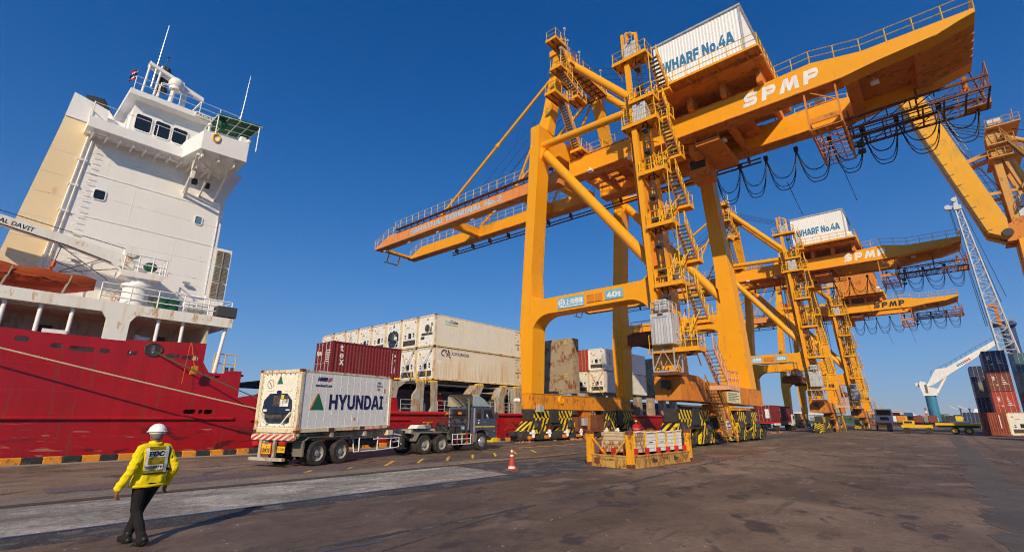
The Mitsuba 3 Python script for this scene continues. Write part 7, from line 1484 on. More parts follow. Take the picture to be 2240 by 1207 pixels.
yawr = math.degrees(math.atan2(9.63 - 9.94, 24.33 - 18.78)); L, Wd = 5.56, 2.2
rk = thing('steel_rack', 'rusty yellow steel rack with four corner posts standing on the quay', 'rack')
with frame(rot('z', yawr), b_):
    for x in (0, L - 0.24):
        for y in (0, Wd - 0.24):
            p = obj('post', MB().box(x, x + 0.10, y, y + 0.24, 0.0, 1.36).box(x + 0.10, x + 0.24, y + 0.08, y + 0.16, 0.0, 1.36).box(x + 0.14, x + 0.24, y, y + 0.24, 0.0, 1.36), 'rack_yellow', rk)
            obj('corner_casting', MB().box(x - 0.01, x + 0.25, y - 0.01, y + 0.25, -0.0, 0.17, c=0.015).box(x - 0.01, x + 0.25, y - 0.01, y + 0.25, 1.30, 1.46, c=0.015), 'rack_rust', p, each=True)
            obj('casting_hole', MB().box(x - 0.014, x - 0.009, y + 0.08, y + 0.16, 1.34, 1.42).box(x - 0.014, x - 0.009, y + 0.08, y + 0.16, 0.05, 0.12).box(x + 0.08, x + 0.16, y - 0.014, y - 0.009, 0.05, 0.12), 'dark_machinery', p)
    for y in (0.0, Wd - 0.16):
        bm = obj('side_beam', MB().box(0.24, L - 0.24, y + 0.03, y + 0.12, 0.02, 0.46).box(0.24, L - 0.24, y, y + 0.16, 0.44, 0.49).box(0.24, L - 0.24, y, y + 0.16, 0.0, 0.04), 'rack_beam', rk)
        if y == 0:
            obj('fork_pocket', MB().box(1.75, 2.1, 0.015, 0.031, 0.16, 0.36).box(3.7, 4.05, 0.015, 0.031, 0.16, 0.36), 'dark_machinery', bm)
            obj('pocket_lip', MB().hull([(x, 0.0, z) for x in (1.75, 2.1) for z in (0.36, 0.38)] + [(2.1, 0.03, 0.2), (1.75, 0.03, 0.37)]).hull([(x, 0.0, z) for x in (3.7, 4.05) for z in (0.36, 0.38)] + [(4.05, 0.03, 0.2), (3.7, 0.03, 0.37)]), 'rack_beam', bm)
            obj('stencil', text('72-805', (2.65, 0.028, 0.24), (1, 0, 0), (0, 0, 1), 0.09, 0.42, 0.004, bold=4), 'letter_black', bm)
    for x in (0.0, L - 0.16):
        bm = obj('end_beam', MB().box(x + 0.03, x + 0.12, 0.24, Wd - 0.24, 0.02, 0.46).box(x, x + 0.16, 0.24, Wd - 0.24, 0.44, 0.49).box(x, x + 0.16, 0.24, Wd - 0.24, 0.0, 0.04), 'rack_beam', rk)
        if x == 0: obj('stencil', text('CTPC 2000796', (0.028, 1.45, 0.26), NX, (0, 0, 1), 0.08, 0.62, 0.004, bold=4), 'letter_black', bm); obj('rust_plate', MB().box(0.012, 0.03, 1.55, 1.82, 0.12, 0.36), 'rack_rust', bm)
    obj('diagonal_brace', MB().beam((0.12, 0.26, 1.1), (0.12, 0.85, 0.5), 0.05, 0.08, up=(1, 0, 0)).beam((0.12, Wd - 0.26, 1.15), (0.12, Wd - 0.9, 0.5), 0.05, 0.08, up=(1, 0, 0)), 'rack_yellow', rk, each=True)
    obj('floor_beam', MB().box(0.3, L - 0.3, 0.5, 0.62, 0.3, 0.44).box(0.3, L - 0.3, 1.55, 1.67, 0.3, 0.44), 'rack_rust', rk, each=True)
    labs = ['rusty cream slatted crate at the near end of the yellow rack', 'white slatted crate second from the near end of the rack', 'white slatted crate with faint red print, third from the near end of the rack', 'white slatted crate fourth from the near end of the rack', 'last white slatted crate at the far end of the rack']
    xs_ = [(0.75, 1.62), (1.72, 2.62), (2.72, 3.52), (3.6, 4.35), (4.42, 5.15)]
    rg = np.random.default_rng(5)
    for i, (xa, xb) in enumerate(xs_):
        m_ = 'crate_rusty' if i == 0 else 'crate_white'
        ck = thing('crate', labs[i], 'crate', 'slatted crates in the rack'); ya, yb = 0.28, Wd - 0.28; zb, zt = 0.56, 1.36 - 0.03 * (i % 2)
        obj('core', MB().box(xa + 0.05, xb - 0.05, ya + 0.05, yb - 0.05, zb + 0.02, zt - 0.03), m_, ck)
        n = 5
        for j in range(n):
            z0, z1 = zb + (zt - zb) * j / n, zb + (zt - zb) * (j + 1) / n - 0.018; o = 0.012 * rg.random()
            obj('slat', MB().box(xa + o, xb - 0.01 * rg.random(), ya + o, ya + 0.045, z0, z1, c=0.006), m_, ck)
            obj('slat', MB().box(xa + o, xa + 0.045, ya + 0.046, yb, z0, z1, c=0.006), m_, ck)
        obj('lid', MB().box(xa - 0.015, xb + 0.005, ya - 0.015, yb, zt - 0.02, zt + 0.015), 'rack_beam' if i else 'crate_rusty', ck)
        if i in (1, 2): obj('stencil', MB().box(xa + 0.28, xa + 0.62, ya - 0.004, ya + 0.012, 0.93, 0.965), 'red_paint' if i == 2 else 'letter_black', ck)
        obj('tarp_fold', MB().path([(xa, ya - 0.01, zt + 0.02), ((xa + xb) / 2, ya - 0.03, zt + 0.05), (xb, ya - 0.01, zt + 0.02)], 0.03, 6), 'crate_white', ck, smooth=50)
    for x in (1.66, 2.66, 3.55, 4.38, 0.72):
        s_ = obj('cargo_strap', MB().box(x - 0.04, x + 0.04, 0.235, 0.275, 0.5, 1.40), 'strap_yellow', rk)
    for x in (0.72, 1.66, 2.66, 3.55, 4.38, 5.2): obj('chock', MB().box(x - 0.09, x + 0.05, 0.12, 0.26, 0.47, 0.74), 'red_paint', rk)
    for y in (0.5, 1.1, 1.7): obj('chock', MB().box(0.45, 0.6, y, y + 0.14, 0.4, 0.72), 'red_paint', rk)
def cone(x, y, lab):
    k = thing('traffic_cone', lab, 'traffic cone'); P = lambda z: 0.155 - 0.128 * z / 0.78
    obj('body', MB().lathe([(P(0.03), 0.03), (P(0.13), 0.13), (P(0.13), 0.13), (P(0.78), 0.78), (0.02, 0.80), (0, 0.80)], (x, y, 0), 'z', 20), 'cone_orange', k, smooth=40)
    for z0, z1 in ((0.05, 0.135), (0.50, 0.56), (0.66, 0.73)): obj('band', MB().lathe([(P(z0) + 0.003, z0), (P(z1) + 0.003, z1)], (x, y, 0), 'z', 20), 'white_paint', k, smooth=40)
    obj('base', MB().poly(sbox(x - 0.17, y - 0.17, x + 0.17, y + 0.17).buffer(0.05), 'z', 0.0, 0.035), 'cone_orange', k)
cone(15.3, 13.3, 'worn red and white traffic cone standing on the asphalt near the truck')
# ------------------------------------------------------------------ right side: stacks, crane with raised boom, deck crane, vehicles, skyline
mat('boom_yellow', paint((0.76, 0.36, 0.02), 0.15, 0.6, (0.45, 0.30, 0.06), thr=0.50, scale=0.5, dirt=0.25, dirtc=(0.6, 0.42, 0.05)), 0.55, 0.3)
mat('crane_tan', paint((0.60, 0.30, 0.07), 0.12, 0.5, thr=0.58), 0.55, 0.3)
mat('pillar_blue', paint((0.025, 0.20, 0.34), 0.15, 0.7, (0.09, 0.09, 0.08), thr=0.55, scale=0.3), 0.5, 0.35)
mat('mast_blue', paint((0.03, 0.06, 0.18), 0.15, 0.3), 0.5, 0.35)
mat('pale_grey', paint((0.55, 0.57, 0.60), 0.06, 0.2), 0.5, 0.35)
mat('far_wall', paint((0.50, 0.52, 0.53), 0.1, 0.2, scale=0.1), 0.7, 0.2)
mat('far_roof', paint((0.68, 0.69, 0.70), 0.08, 0.2, scale=0.1), 0.6, 0.2)
mat('far_green', paint((0.045, 0.075, 0.03), 0.4, 0.0, scale=0.15, streak=False), 0.9, 0.1)
mat('glass_tower', paint((0.30, 0.38, 0.46), 0.08, 0.0, scale=0.1), 0.2, 0.5)
def block(label, x, y, z, body, L=6.06, H=2.59, end='door', endm='white_paint', frame_m=None):
    return container(label, L, H, V(x, y - 2.44, z), side='corr' if end in ('door', 'wall') else 'reefer', end=end, body=body, frame_m=frame_m or body, endm=endm)
def endwall(k, x, y, H, body):
    m = MB(); n = 9; W = 2.44; p = (W - 0.3) / n; pr = []
    for i in range(n): a = y - W + 0.15 + i * p; pr += [(a, 0), (a + 0.26 * p, 0), (a + 0.5 * p, 0.06), (a + 0.76 * p, 0.06)]
    pr.append((y - 0.15, 0)); v = []
    for yy, q in pr: v += [(x + 0.03 + q, yy, 0.18), (x + 0.03 + q, yy, H - 0.12)]
    obj('end_wall', m.add(v, [[2 * i, 2 * i + 1, 2 * i + 3, 2 * i + 2] for i in range(len(pr) - 1)]), body, k)
b1 = block('brick red container with a ribbed end wall on the ground at the right', 92.0, -3.25, 0, 'box_brick', H=2.9, end='wall'); endwall(b1, 92.0, -3.25, 2.9, 'box_brick')
obj('stencil_mark', MB().box(91.99, 92.02, -5.05, -4.95, 0.9, 2.6), 'label_white', b1)
block('cream reefer on the ground beside the brick red container at the right', 92.0, -5.72, 0, 'reefer_cream', H=2.9, end='panel', frame_m='frame_cream')
for z, m_, lab in ((2.95, 'box_red', 'red container with double doors, lowest visible of the right hand stack'), (5.87, 'box_brown', 'brown container with double doors, middle of the right hand stack'), (8.79, 'box_navy', 'navy container with double doors, top of the right hand stack')):
    k = block(lab, 99.5, -5.3, z, m_, H=2.88)
    mm = MB()
    for i in range(5): mm.box(99.51, 99.53, -7.2 + 0.1 * i, -6.7, z + 1.0 + 0.25 * i, z + 1.1 + 0.25 * i)
    for i in range(3): mm.box(99.51, 99.53, -6.0, -5.75, z + 1.6 + 0.2 * i, z + 1.72 + 0.2 * i)
    obj('door_print', mm, 'label_white', k, kind='stuff'); obj('sticker', MB().box(99.51, 99.53, -6.2, -6.0, z + 0.8, z + 1.0), 'sticker_yellow', k)
block('brown container under the red one at the base of the right hand stack', 99.5, -5.3, 0.0, 'box_brown', H=2.9)
for z, m_, lab in ((0.0, 'box_navy', 'navy container at ground level in the far left column of the right hand stack'), (2.9, 'box_navy', 'dark blue container second up in the left column of the right stack'), (5.8, 'box_grey', 'grey container third in the far left column of the right hand stack'), (8.4, 'box_navy', 'navy container on top of the far left column of the right hand stack')):
    block(lab, 110.0, -3.95, z * 0.92, m_, H=2.62)
for z, m_, lab in ((0.0, 'box_brown', 'brown container at the base of the column at the picture\'s right edge'), (2.9, 'box_brown', 'brown container second in the column at the right edge'), (5.8, 'box_grey', 'grey container with pale ribs at the right edge behind the navy stack'), (8.7, 'box_steelblue', 'blue container on top of the column at the right edge')):
    block(lab, 104.5, -9.0, z, m_, H=2.88)
block('small navy container standing behind the yellow flatbed', 128.0, -2.2, 0.35, 'box_navy', H=2.9)
# crane with its boom raised
k4 = thing('gantry_crane_raised', 'yellow quay crane at the right edge with its boom raised steeply', 'gantry crane')
X0, X1 = 78.6, 82.2
dn = unit(V(0, -7.65 + 2.6, 23.9 - 46.0))
bt, bb = V(0, -3.0, 46.2), V(0, -8.4, 23.6)
obj('boom', MB().poly([(-2.35, 45.6), (-4.5, 46.4), (-9.45, 24.9), (-9.2, 22.6), (-7.6, 23.6)], 'x', X0, X0 + 1.3), 'boom_yellow', k4)
obj('boom', MB().poly([(-2.35, 45.6), (-4.5, 46.4), (-9.45, 24.9), (-9.2, 22.6), (-7.6, 23.6)], 'x', X1 - 1.1, X1), 'crane_yellow', k4)
m = MB()
for t in np.linspace(0.04, 0.96, 9): p = bt + (bb - bt) * t; m.beam((X0 + 1.2, p[1] - 1.2, p[2]), (X1 - 1.0, p[1] - 1.2, p[2]), 0.3)
obj('boom_tie_beam', m, 'crane_tan', k4)
m = MB(); off = V(0, 0.95, 0.1)
a, b = bt + V(X0, 1.1, 0), bb + V(X0, 1.1, 0.2); m.beam(a, b, 0.12)
for t in np.linspace(0, 1, 15): p = a + (b - a) * t; m.beam(p, p + V(0, -0.7, 0.12), 0.07)
obj('boom_rail', m, 'dark_steel', k4)
m = MB()
a, b = V(X1, -4.9, 46.0), V(X1, -9.8, 26.0)
for t in np.linspace(0, 1, 20): p = a + (b - a) * t; m.tube(p, p + V(0, -1.0, -0.2), 0.04, 4, cap=False)
for d in (0.5, 1.0): m.tube(a + V(0, -d, -0.2 * d), b + V(0, -d, -0.2 * d), 0.04, 4, cap=False)
obj('boom_railing', m, 'galvanised', k4)
obj('girder', MB().poly([(-9.0, 22.2), (-9.4, 24.3), (-10.6, 24.9), (-32, 24.9), (-32, 22.4)], 'x', X0 + 0.2, X0 + 1.6).poly([(-9.0, 22.2), (-9.4, 24.3), (-10.6, 24.9), (-32, 24.9), (-32, 22.4)], 'x', X1 - 1.4, X1), 'crane_orange', k4)
obj('hinge_pin', MB().tube((X0 - 0.2, -9.2, 23.2), (X1 + 0.2, -9.2, 23.2), 0.5, 14), 'dark_steel', k4)
for x in (X0, X1 - 1.2): obj('leg', MB().poly([(-9.9, 22.3), (-9.4, 2.6), (-10.8, 2.6), (-11.3, 22.3)], 'x', x, x + 1.2), 'crane_yellow', k4)
for x in (X0, X1 - 1.2): obj('leg', MB().poly([(-24, 22.4), (-24.4, 2.6), (-25.9, 2.6), (-25.4, 22.4)], 'x', x, x + 1.2), 'crane_yellow', k4)
for y in (-10.1, -25.0): obj('sill_beam', MB().box(X0 - 3, X1 + 3, y - 0.6, y + 0.6, 1.5, 2.7), 'crane_orange', k4)
for y in (-10.1, -25.0):
    for x in (X0 - 2, X1 + 2): obj('bogie', MB().hull([(x - 2.5, y - 0.5, 0.1), (x + 2.5, y - 0.5, 0.1), (x - 2.5, y + 0.5, 0.1), (x + 2.5, y + 0.5, 0.1), (x - 1.2, y - 0.5, 1.5), (x + 1.2, y - 0.5, 1.5), (x - 1.2, y + 0.5, 1.5), (x + 1.2, y + 0.5, 1.5)]), 'hazard_stripes', k4)
for x in (X0 + 0.2, X1 - 0.9):
    obj('frame_leg', MB().beam((x + 0.4, -10.3, 36.4), (x + 0.4, -12.6, 24.8), 0.8, 0.9, up=(0, 1, 0)), 'crane_tan', k4)
    obj('frame_leg', MB().beam((x + 0.4, -10.1, 36.0), (x + 0.4, -10.2, 24.6), 0.6, 0.7, up=(0, 1, 0)), 'crane_tan', k4)
    obj('boom_link', MB().beam((x + 0.4, -7.1, 33.2), (x + 0.4, -10.0, 33.9), 0.3, 0.5), 'crane_tan', k4)
    obj('boom_link', MB().beam((x + 0.4, -8.4, 28.5), (x + 0.4, -11.4, 28.4), 0.2, 0.35), 'crane_tan', k4)
    obj('back_stay', MB().tube((x + 0.4, -10.6, 36.0), (x + 0.4, -25, 25.0), 0.3, 10), 'crane_tan', k4, smooth=40)
m = MB()
for z, y0, y1 in ((36.6, -12.9, -9.9), (34.3, -12.0, -9.6), (32.6, -12.4, -9.4)): m.box(X0 - 0.6, X1 + 0.6, y0, y1, z, z + 0.14); rail_run(m, [(X0 - 0.6, y0, z), (X0 - 0.6, y1, z)], step=0.8, r=0.04)
m.tube((X0, -12.4, 36.6), (X0, -12.5, 38.6), 0.05, 5); obj('apex_platform', m, 'crane_tan', k4)
obj('head_sheave', MB().tube((X0 + 0.4, -10.5, 37.3), (X1, -10.5, 37.3), 0.6, 14).box(X0, X1, -11.4, -10.2, 37.2, 37.9), 'pale_grey', k4)
for i, (a, b) in enumerate((((X0, -11.0, 35.5), (X0 - 1.2, -12.9, 30.2)), ((X0, -12.9, 30.2), (X0 - 1.2, -11.6, 26.6)))): stair(k4, a, b, (1, 0, 0), w=0.8, mat='crane_tan', railmat='crane_tan', split=False)
obj('winch_house', MB().box(X0, X1, -12.4, -10.9, 26.2, 27.6).box(X0 + 0.3, X1, -11.6, -10.6, 25.0, 26.0), 'pale_grey', k4)
m = MB()
for dz in (0, 0.6, 1.3, 2.0): m.tube((X0 + 1.5, -4.6, 41.0 - 0.4 * dz), (X0 + 1.5, -10.4, 37.6 - 0.8 * dz), 0.05, 4, cap=False)
m.tube((X0 + 1, -6.2, 38.0), (X0 + 1, -10.6, 27.0), 0.05, 4, cap=False); m.tube((X0 + 1.5, -10.4, 37.6), (X0 + 1.5, -25, 30), 0.05, 4, cap=False); obj('hoist_rope', m, 'rope_steel', k4)
# harbour crane with a lattice jib, standing behind the stacks
k = thing('harbour_crane', 'mobile harbour crane with grey lattice jib and blue tower behind the stacks', 'crane')
XL = 150.0; A, B = V(XL, -11.0, 51.5), V(XL, -13.9, 11.0); A2, B2 = V(XL, -9.9, 51.5), V(XL, -11.2, 13.0)
ch = MB(); br = MB()
cor = []
for dx in (-0.9, 0.9):
    t0, t1 = V(XL + dx * 0.5, -10.05, 50.0), V(XL + dx, -10.9, 15.0); s0, s1 = V(XL + dx * 0.5, -10.95, 50.0), V(XL + dx, -13.9, 15.0)
    cor += [(t0, t1), (s0, s1)]
for a, b in cor: ch.tube(a, b, 0.16, 6)
n = 22
for (a, b), (c, d) in ((cor[0], cor[1]), (cor[2], cor[3]), (cor[0], cor[2]), (cor[1], cor[3])):
    for i in range(n):
        p, q = a + (b - a) * i / n, c + (d - c) * (i + 1) / n; r_ = c + (d - c) * i / n
        br.tube(p, q, 0.08, 4, cap=False) if i % 2 else br.tube(r_, a + (b - a) * (i + 1) / n, 0.08, 4, cap=False)
        br.tube(p, r_, 0.06, 4, cap=False)
jk = obj('lattice_jib', ch, 'pale_grey', k); obj('lattice', br, 'pale_grey', jk)
obj('jib_head', MB().box(XL - 0.8, XL + 0.8, -11.2, -9.8, 50.0, 51.0).box(XL - 0.5, XL + 0.5, -10.8, -10.0, 51.0, 53.2).tube((XL - 1, -10.2, 52.5), (XL + 1, -10.2, 52.5), 0.5, 10).box(XL - 0.4, XL + 0.4, -9.8, -8.6, 50.4, 51.2).tube((XL - 0.5, -8.8, 51.0), (XL + 0.5, -8.8, 51.0), 0.6, 10), 'pale_grey', k)
m = MB()
for a, b in (((XL, -9.0, 51.0), (XL, -9.9, 22)), ((XL, -9.2, 51.0), (XL, -10.2, 22)), ((XL, -10.8, 51.5), (XL, -13.4, 27.0)), ((XL, -11.3, 50), (XL, -14.4, 28))): m.tube(a, b, 0.06, 4, cap=False)
obj('hoist_rope', m, 'rope_steel', k)
obj('jib_bracket', MB().box(XL - 0.7, XL + 0.7, -12.2, -11.0, 26.2, 26.8).box(XL - 0.3, XL + 0.3, -12.5, -11.9, 22, 26.2), 'lens_orange', k)
obj('tower', MB().box(XL + 2, XL + 4.5, -14.6, -12.4, 3.0, 23.0).box(XL + 1.0, XL + 5.0, -14.9, -11.2, 22.0, 22.5), 'mast_blue', k)
m = MB(); rail_run(m, [(XL + 1, -14.9, 22.5), (XL + 1, -11.2, 22.5)], step=1.2, r=0.06); obj('tower_railing', m, 'galvanised', k)
obj('tower_ladder', _ladder((XL + 1.9, -11.9, 12.0), (XL + 1.9, -11.9, 22.0), (0, 1, 0), 0.8), 'galvanised', k)
obj('carriage', MB().box(XL - 2, XL + 9, -17, -9, 0.9, 3.0, c=0.2), 'mast_blue', k)
w = MB()
for x in (XL - 1, XL + 1.5, XL + 5.5, XL + 8): w.tube((x, -8.9, 0.8), (x, -9.7, 0.8), 0.8, 14)
obj('wheel', w, 'tyre', k)
# deck crane on a ship further along: blue pillar, white boom
k = thing('deck_crane', 'deck crane with a blue pillar and a white boom reaching right', 'crane'); XP = 215.0
obj('pillar', MB().lathe([(1.45, -3.0), (1.45, 9.3), (1.55, 9.4)], (XP, 3.3, 0), 'z', 24), 'pillar_blue', k, smooth=40)
obj('turret', MB().poly([(5.0, 9.4), (5.6, 13.3), (5.1, 14.2), (4.0, 13.9), (3.2, 12.3), (1.2, 11.6), (1.5, 9.4)], 'x', XP - 1.4, XP + 1.4).box(XP - 0.8, XP + 0.8, 5.4, 6.7, 12.4, 13.6, c=0.15), 'white_paint', k)
obj('boom', MB().poly([(3.8, 12.4), (0.6, 17.8), (-2.4, 18.3), (-15.3, 26.1), (-16.1, 25.4), (-14.9, 24.2), (-1.6, 15.3), (1.6, 13.0)], 'x', XP - 0.9, XP + 0.9), 'white_paint', k)
obj('ram', MB().tube((XP, 1.4, 10.4), (XP, -1.6, 15.6), 0.42, 12).tube((XP, 0.4, 12.2), (XP, -1.6, 15.6), 0.26, 12), 'white_paint', k, smooth=40)
m = MB(); rail_run(m, [(XP, 2.0, 16.0), (XP, -2.4, 18.2), (XP, -14.6, 25.6)], h=1.2, step=1.6, r=0.04, mids=1); obj('boom_railing', m, 'dark_steel', k)
dv_ = unit(V(0, -12.9, 7.8)); up_ = np.cross((-1, 0, 0), dv_)
for j_, c_m in enumerate(('letter_blue', 'letter_blue', 'letter_blue', 'letter_blue', 'hmm_red', 'hmm_red', 'hmm_red')): obj('letter', flat([(0, 0), (0.42, 0), (0.42, 0.7), (0, 0.7)], V(XP - 0.905, -5.2, 18.3) + dv_ * 0.6 * j_, dv_, up_, 0.01), c_m, k)
obj('turret_lettering', MB().box(XP - 1.42, XP - 1.4, 3.6, 4.3, 10.2, 13.0), 'seam_dark', k)
# vehicles far along the quay
def truck_rear(label, x, y, wid=2.45, tip=True):
    k = thing('flatbed_truck', label, 'truck')
    obj('bed', MB().box(x, x + 7.0, y, y + wid, 1.15, 1.32), 'red_paint', k); obj('tail_beam', MB().box(x - 0.05, x, y, y + wid, 1.0, 1.36), 'box_red', k)
    obj('tail_board', MB().box(x - 0.07, x - 0.05, y + 0.75, y + 1.6, 0.55, 0.95), 'sticker_yellow', k)
    w = MB()
    for yy in (y + 0.02, y + wid - 0.6):
        for xx in (x + 0.8, x + 2.1): w.tube((xx, yy, 0.5), (xx, yy + 0.58, 0.5), 0.5, 16)
    obj('wheel', w, 'tyre', k); obj('mudflap', MB().box(x + 0.1, x + 0.16, y, y + 0.62, 0.2, 0.95).box(x + 0.1, x + 0.16, y + wid - 0.62, y + wid, 0.2, 0.95), 'mudguard', k)
    c = obj('cab', MB().box(x + 7.2, x + 9.0, y + 0.1, y + wid - 0.1, 0.7, 2.6, c=0.06), 'white_paint', k); obj('rear_window', MB().box(x + 7.18, x + 7.2, y + 0.6, y + wid - 0.7, 1.75, 2.35), 'glass_dark', c)
    d = MB().box(x + 7.2, x + 8.6, y + 0.05, y + 0.2, 2.6, 3.65).box(x + 7.2, x + 8.6, y + wid - 0.2, y + wid - 0.05, 2.6, 3.65).box(x + 7.2, x + 8.6, y + 0.05, y + wid - 0.05, 3.56, 3.7); obj('roof_deflector', d, 'white_paint', c); obj('inner_skin', MB().poly([(x + 8.6, 2.6), (x + 8.65, 2.6), (x + 8.65, 3.6), (x + 8.6, 3.6)], 'y', y + 0.16, y + wid - 0.16), 'rust_patch', c)
    return k
truck_rear('white cab flatbed truck seen from behind on the quay road', 106.0, 7.6, 2.6)
k = thing('container_truck', 'truck carrying a maroon container under the second crane', 'truck')
obj('trailer', MB().box(88.0, 100.5, 21.3, 23.4, 1.15, 1.4), 'red_paint', k); w = MB()
for x in (89.5, 90.8, 97.5, 99.0, 102.5): w.tube((x, 21.2, 0.5), (x, 21.7, 0.5), 0.5, 14)
obj('wheel', w, 'tyre', k); obj('cab', MB().box(101.4, 103.4, 21.3, 23.7, 0.7, 2.7, c=0.08), 'pale_grey', k); obj('window', MB().box(101.39, 101.4, 21.7, 23.2, 1.8, 2.4).box(102.0, 103.0, 21.28, 21.3, 1.8, 2.4), 'glass_dark', k)
obj('mudguard', MB().box(88.6, 92.0, 21.1, 21.3, 0.9, 1.2), 'white_paint', k)
mk = container('maroon container with white print riding on a truck under the second crane', 12.19, 2.59, V(88.0, 21.2, 1.42), side='corr', end='door', body='box_maroon', frame_m='box_maroon')
obj('door_print', MB().box(87.98, 87.995, 21.7, 22.3, 2.0, 3.4).box(93.0, 93.1, 21.21, 21.22, 2.0, 3.6).box(97.0, 97.1, 21.21, 21.22, 2.0, 3.6), 'label_white', mk, kind='stuff')
k = thing('flatbed_trailer', 'yellow flatbed trailer parked in front of the navy container at the right', 'trailer')
obj('bed', MB().box(91.6, 94.0, -3.1, 1.6, 1.2, 1.5), 'plate_yellow', k); obj('deck_roll', MB().tube((92.5, -1.9, 1.62), (92.5, 0.0, 1.62), 0.14, 8), 'white_paint', k); 
for y in (-0.35, -1.75):
    wk = obj('wheel', MB().tube((91.8, y, 0.5), (92.3, y, 0.5), 0.5, 20), 'tyre', k); obj('rim', MB().tube((91.76, y, 0.5), (91.8, y, 0.5), 0.27, 16), 'plate_yellow', wk)
obj('chassis', MB().box(91.9, 93.8, -3.0, 1.4, 0.85, 1.2), 'chassis_black', k)
k = thing('terminal_tractor', 'low yellow terminal tractor coupled ahead of the flatbed trailer', 'tractor')
obj('frame', MB().box(92, 94.0, 1.9, 5.4, 0.8, 1.2), 'plate_yellow', k); obj('cab', MB().box(92, 93.8, 3.9, 5.2, 1.2, 1.8, c=0.05), 'plate_yellow', k); obj('window', MB().box(91.99, 92.0, 4.1, 5.0, 1.4, 1.7), 'glass_dark', k)
w = MB(); [w.tube((92.0, y, 0.45), (92.4, y, 0.45), 0.45, 14) for y in (2.4, 4.8)]; obj('wheel', w, 'tyre', k)
k = thing('van', 'white and green vehicle front at the right edge of the picture', 'van')
obj('body', MB().poly([(70.0, 0.5), (70.0, 1.7), (70.6, 2.7), (71.2, 3.05), (75, 3.05), (75, 0.5)], 'y', -8.2, -6.15), 'white_paint', k); obj('green_band', MB().box(69.98, 70.05, -8.2, -6.15, 1.45, 1.75), 'leaf_green', k); obj('windscreen', MB().poly([(69.99, 1.8), (70.5, 2.65), (70.52, 2.65), (70.01, 1.8)], 'y', -8.0, -6.35), 'glass_dark', k)
obj('wheel', MB().tube((71, -6.1, 0.45), (71, -6.4, 0.45), 0.45, 14), 'tyre', k); obj('lamp', MB().box(69.96, 70.0, -6.6, -6.3, 0.9, 1.15), 'lens_red', k)
obj('concrete_block', MB().box(91.0, 93.8, 14.9, 16.4, 0, 1.1, c=0.06), 'pale_screed', label='pale concrete block standing before the second crane\'s wheels', cat='concrete block')
# litter of broken brick by the rails
m = MB(); rr = np.random.default_rng(21)
for (cx, cy, sx, sy, n) in ((40.0, 25.7, 3.0, 0.3, 60), (78, 19.0, 5, 0.8, 70), (31.5, 25.9, 1.2, 0.3, 20)):
    for i in range(n): x, y, s = cx + sx * rr.normal() * 0.6, cy + sy * rr.normal(), 0.04 + 0.08 * rr.random(); m.hull([V(x, y, 0.0) + s * rr.normal(size=3) * V(1, 1, 0.6) + V(0, 0, s * 0.5) for _ in range(7)])
mat('brick_bits', paint((0.42, 0.20, 0.12), 0.3, 0.3, streak=False, scale=3), 0.9, 0.1)
obj('rubble', m, 'brick_bits', kind='stuff', label='broken brick rubble lying beside the crane rails', cat='rubble')
# rows of parked trucks and machines at the far end of the quay, and the far bank
rr = np.random.default_rng(9); cols = ['leaf_green', 'box_red', 'box_steelblue', 'chassis_black', 'far_wall', 'sticker_yellow', 'box_grey', 'crane_orange', 'white_paint', 'box_brown']
nm = {'leaf_green': 'green', 'box_red': 'red', 'box_steelblue': 'blue', 'chassis_black': 'black', 'far_wall': 'grey', 'sticker_yellow': 'yellow', 'box_grey': 'pale', 'crane_orange': 'orange', 'white_paint': 'white', 'box_brown': 'brown'}
for i in range(30):
    x = 205 + 22 * (i % 3); y = 20.0 - 1.35 * i + rr.normal() * 0.5; cm = cols[int(rr.integers(len(cols)))]
    cb = cols[int(rr.integers(len(cols)))]
    k = thing('parked_truck', f'distant truck with {nm[cm]} bed and {nm[cb]} cab in the far row, {("front", "second", "last")[i % 3]} line', 'truck', 'trucks parked at the far end of the quay')
    obj('cargo_bed', MB().box(x, x + 7, y - 1.2, y + 1.2, 1.0, 2.4 + 1.8 * rr.random(), c=0.1), cm, k); obj('cab', MB().box(x - 2, x - 0.1, y - 1.15, y + 1.15, 0.9, 3.0, c=0.15), cb, k); obj('wheel', MB().tube((x - 1, y - 1.2, 0.5), (x - 1, y + 1.2, 0.5), 0.5, 10).tube((x + 5, y - 1.2, 0.5), (x + 5, y + 1.2, 0.5), 0.5, 10), 'tyre', k)
obj('barrier', MB().box(240, 240.6, 14.2, 20.8, 0, 1.2), 'far_wall', label='low pale barrier across the end of the quay', cat='barrier')
obj('barrier', MB().box(214, 214.6, 5.0, 13.0, 0, 0.7), 'sticker_yellow', label='low yellow barrier beside the far trucks', cat='barrier')
bank = MB().poly([(700, -1400), (4000, -1400), (4000, 2600), (900, 2600), (760, 600), (720, 200)], 'z', -3.5, 0.6)
obj('far_bank', bank, 'far_green', kind='structure')
m = MB(); rr = np.random.default_rng(31)
for i in range(420): x, y = 730 + 160 * rr.random(), -160 + 560 * rr.random(); s = 2.2 + 2.6 * rr.random(); b_ = trimesh.creation.icosphere(subdivisions=1); m.add(b_.vertices * np.array([s, s * 1.3, s * 0.8]) * (0.8 + 0.4 * meshkit.noise(b_.vertices * 2, i))[:, None] + np.array([x, y, 0.6 + s * 0.5]), b_.faces)
obj('far_trees', m, 'far_green', kind='stuff', label='low dark band of trees along the far bank', cat='trees')
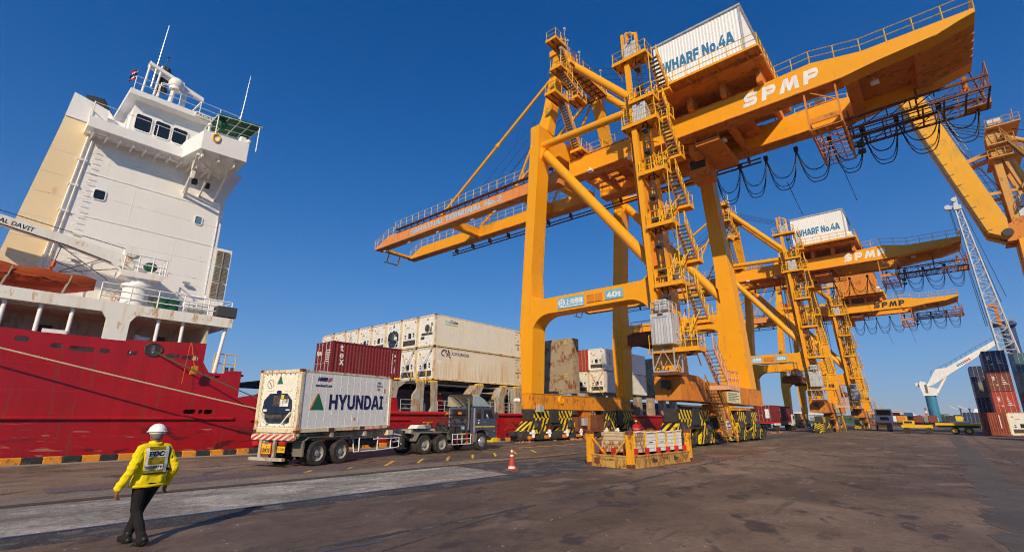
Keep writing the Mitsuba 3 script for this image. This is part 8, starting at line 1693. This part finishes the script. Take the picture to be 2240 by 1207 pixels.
def shed(label, x, y0, y1, h, d=40, roof='far_roof', wall='far_wall'):
    k = thing('warehouse', label, 'warehouse'); obj('wall', MB().box(x, x + d, y0, y1, 0, h), wall, k)
    obj('roof', MB().poly([(y0 - 1, h), ((y0 + y1) / 2, h + 0.14 * (y1 - y0) ** 0.8), (y1 + 1, h)], 'x', x - 1, x + d + 1), roof, k)
    m = MB(); n = max(3, int((y1 - y0) / 9)); [m.box(x - 0.15, x, y0 + (y1 - y0) * (i + 0.3) / n, y0 + (y1 - y0) * (i + 0.7) / n, 0.5, h * 0.55) for i in range(n)]; obj('doorway', m, 'box_grey', k, kind='stuff')
shed('long white roofed warehouse on the far bank right of the blue pillar', 640, -14, 12, 3.2); shed('white shed left of the blue pillar on the far bank', 620, 13, 27, 3.6); shed('grey roofed shed on the far bank behind the white truck', 700, 36, 60, 5)
shed('pale long warehouse on the far bank between the cranes', 640, 100, 150, 6); shed('low shed on the far bank seen under the middle crane', 660, 158, 200, 7); shed('white dome roofed shed on the far bank', 600, 29, 35, 3.4); shed('red and white shed by the far ship', 560, -10, -3, 4.5, roof='box_red')
k = thing('office_tower', 'pale glass tower on the skyline above the white truck', 'building'); obj('wall', MB().poly([(0, 0), (26, 0), (24, 48), (10, 56), (2, 54)], 'x', 2600, 2630).move(t=(0, 191, 0)), 'glass_tower', k); obj('podium', MB().box(2590, 2640, 170, 230, 0, 12), 'far_wall', k)
k = thing('office_block', 'low cream block on the skyline to the right of the glass tower', 'building'); obj('wall', MB().box(1800, 1830, 100, 116, 0, 24), 'box_cream_far', k); obj('roof', MB().box(1798, 1832, 99, 117, 24, 25), 'far_roof', k)
mat('box_cream_far', (0.55, 0.47, 0.33), 0.7, 0.2)
k = thing('chimney', 'red and white striped chimney on the far bank', 'chimney')
for i in range(5): obj('band', MB().tube((605, 15.2, 2.4 * i), (605, 15.2, 2.4 * i + 2.4), 0.9 - 0.06 * i, 12), 'box_red' if i % 2 == 0 else 'white_paint', k)
k = thing('moored_ship', 'distant white ship with two cranes moored on the far bank', 'ship')
obj('hull', MB().hull([(560, -34, -3), (575, -34, -3), (560, -8, -3), (575, -8, -3), (558, -36, 2.5), (577, -36, 2.5), (558, -6, 2.5), (577, -6, 2.5)]), 'box_grey', k); obj('superstructure', MB().box(560, 575, -24, -16, 2.5, 8.5).box(562, 573, -22, -17, 8.5, 10.5), 'white_paint', k)
for y in (-8.5, -14.2): obj('crane_post', MB().tube((566, y, 2), (566, y, 10.5), 0.5, 8).box(565, 567, y - 0.8, y + 0.8, 9.8, 10.8), 'dark_steel', k); obj('crane_boom', MB().beam((566, y + 0.4, 9.0), (566, y + 6.5, 13.2), 0.35), 'white_paint', k)
# ------------------------------------------------------------------ haze
scene['haze_medium'] = {'type': 'homogeneous', 'albedo': {'type': 'rgb', 'value': [0.95, 0.95, 0.95]}, 'sigma_t': 0.00014}
scene['haze'] = {'type': 'cube', 'to_world': T().translate([1750, 0, 35.0]).scale([2450, 2700, 41.0]), 'bsdf': {'type': 'null'}, 'interior': {'type': 'ref', 'id': 'haze_medium'}}
labels['haze'] = {'kind': 'stuff'}
scene['camera']['medium'] = {'type': 'ref', 'id': 'haze_medium'}
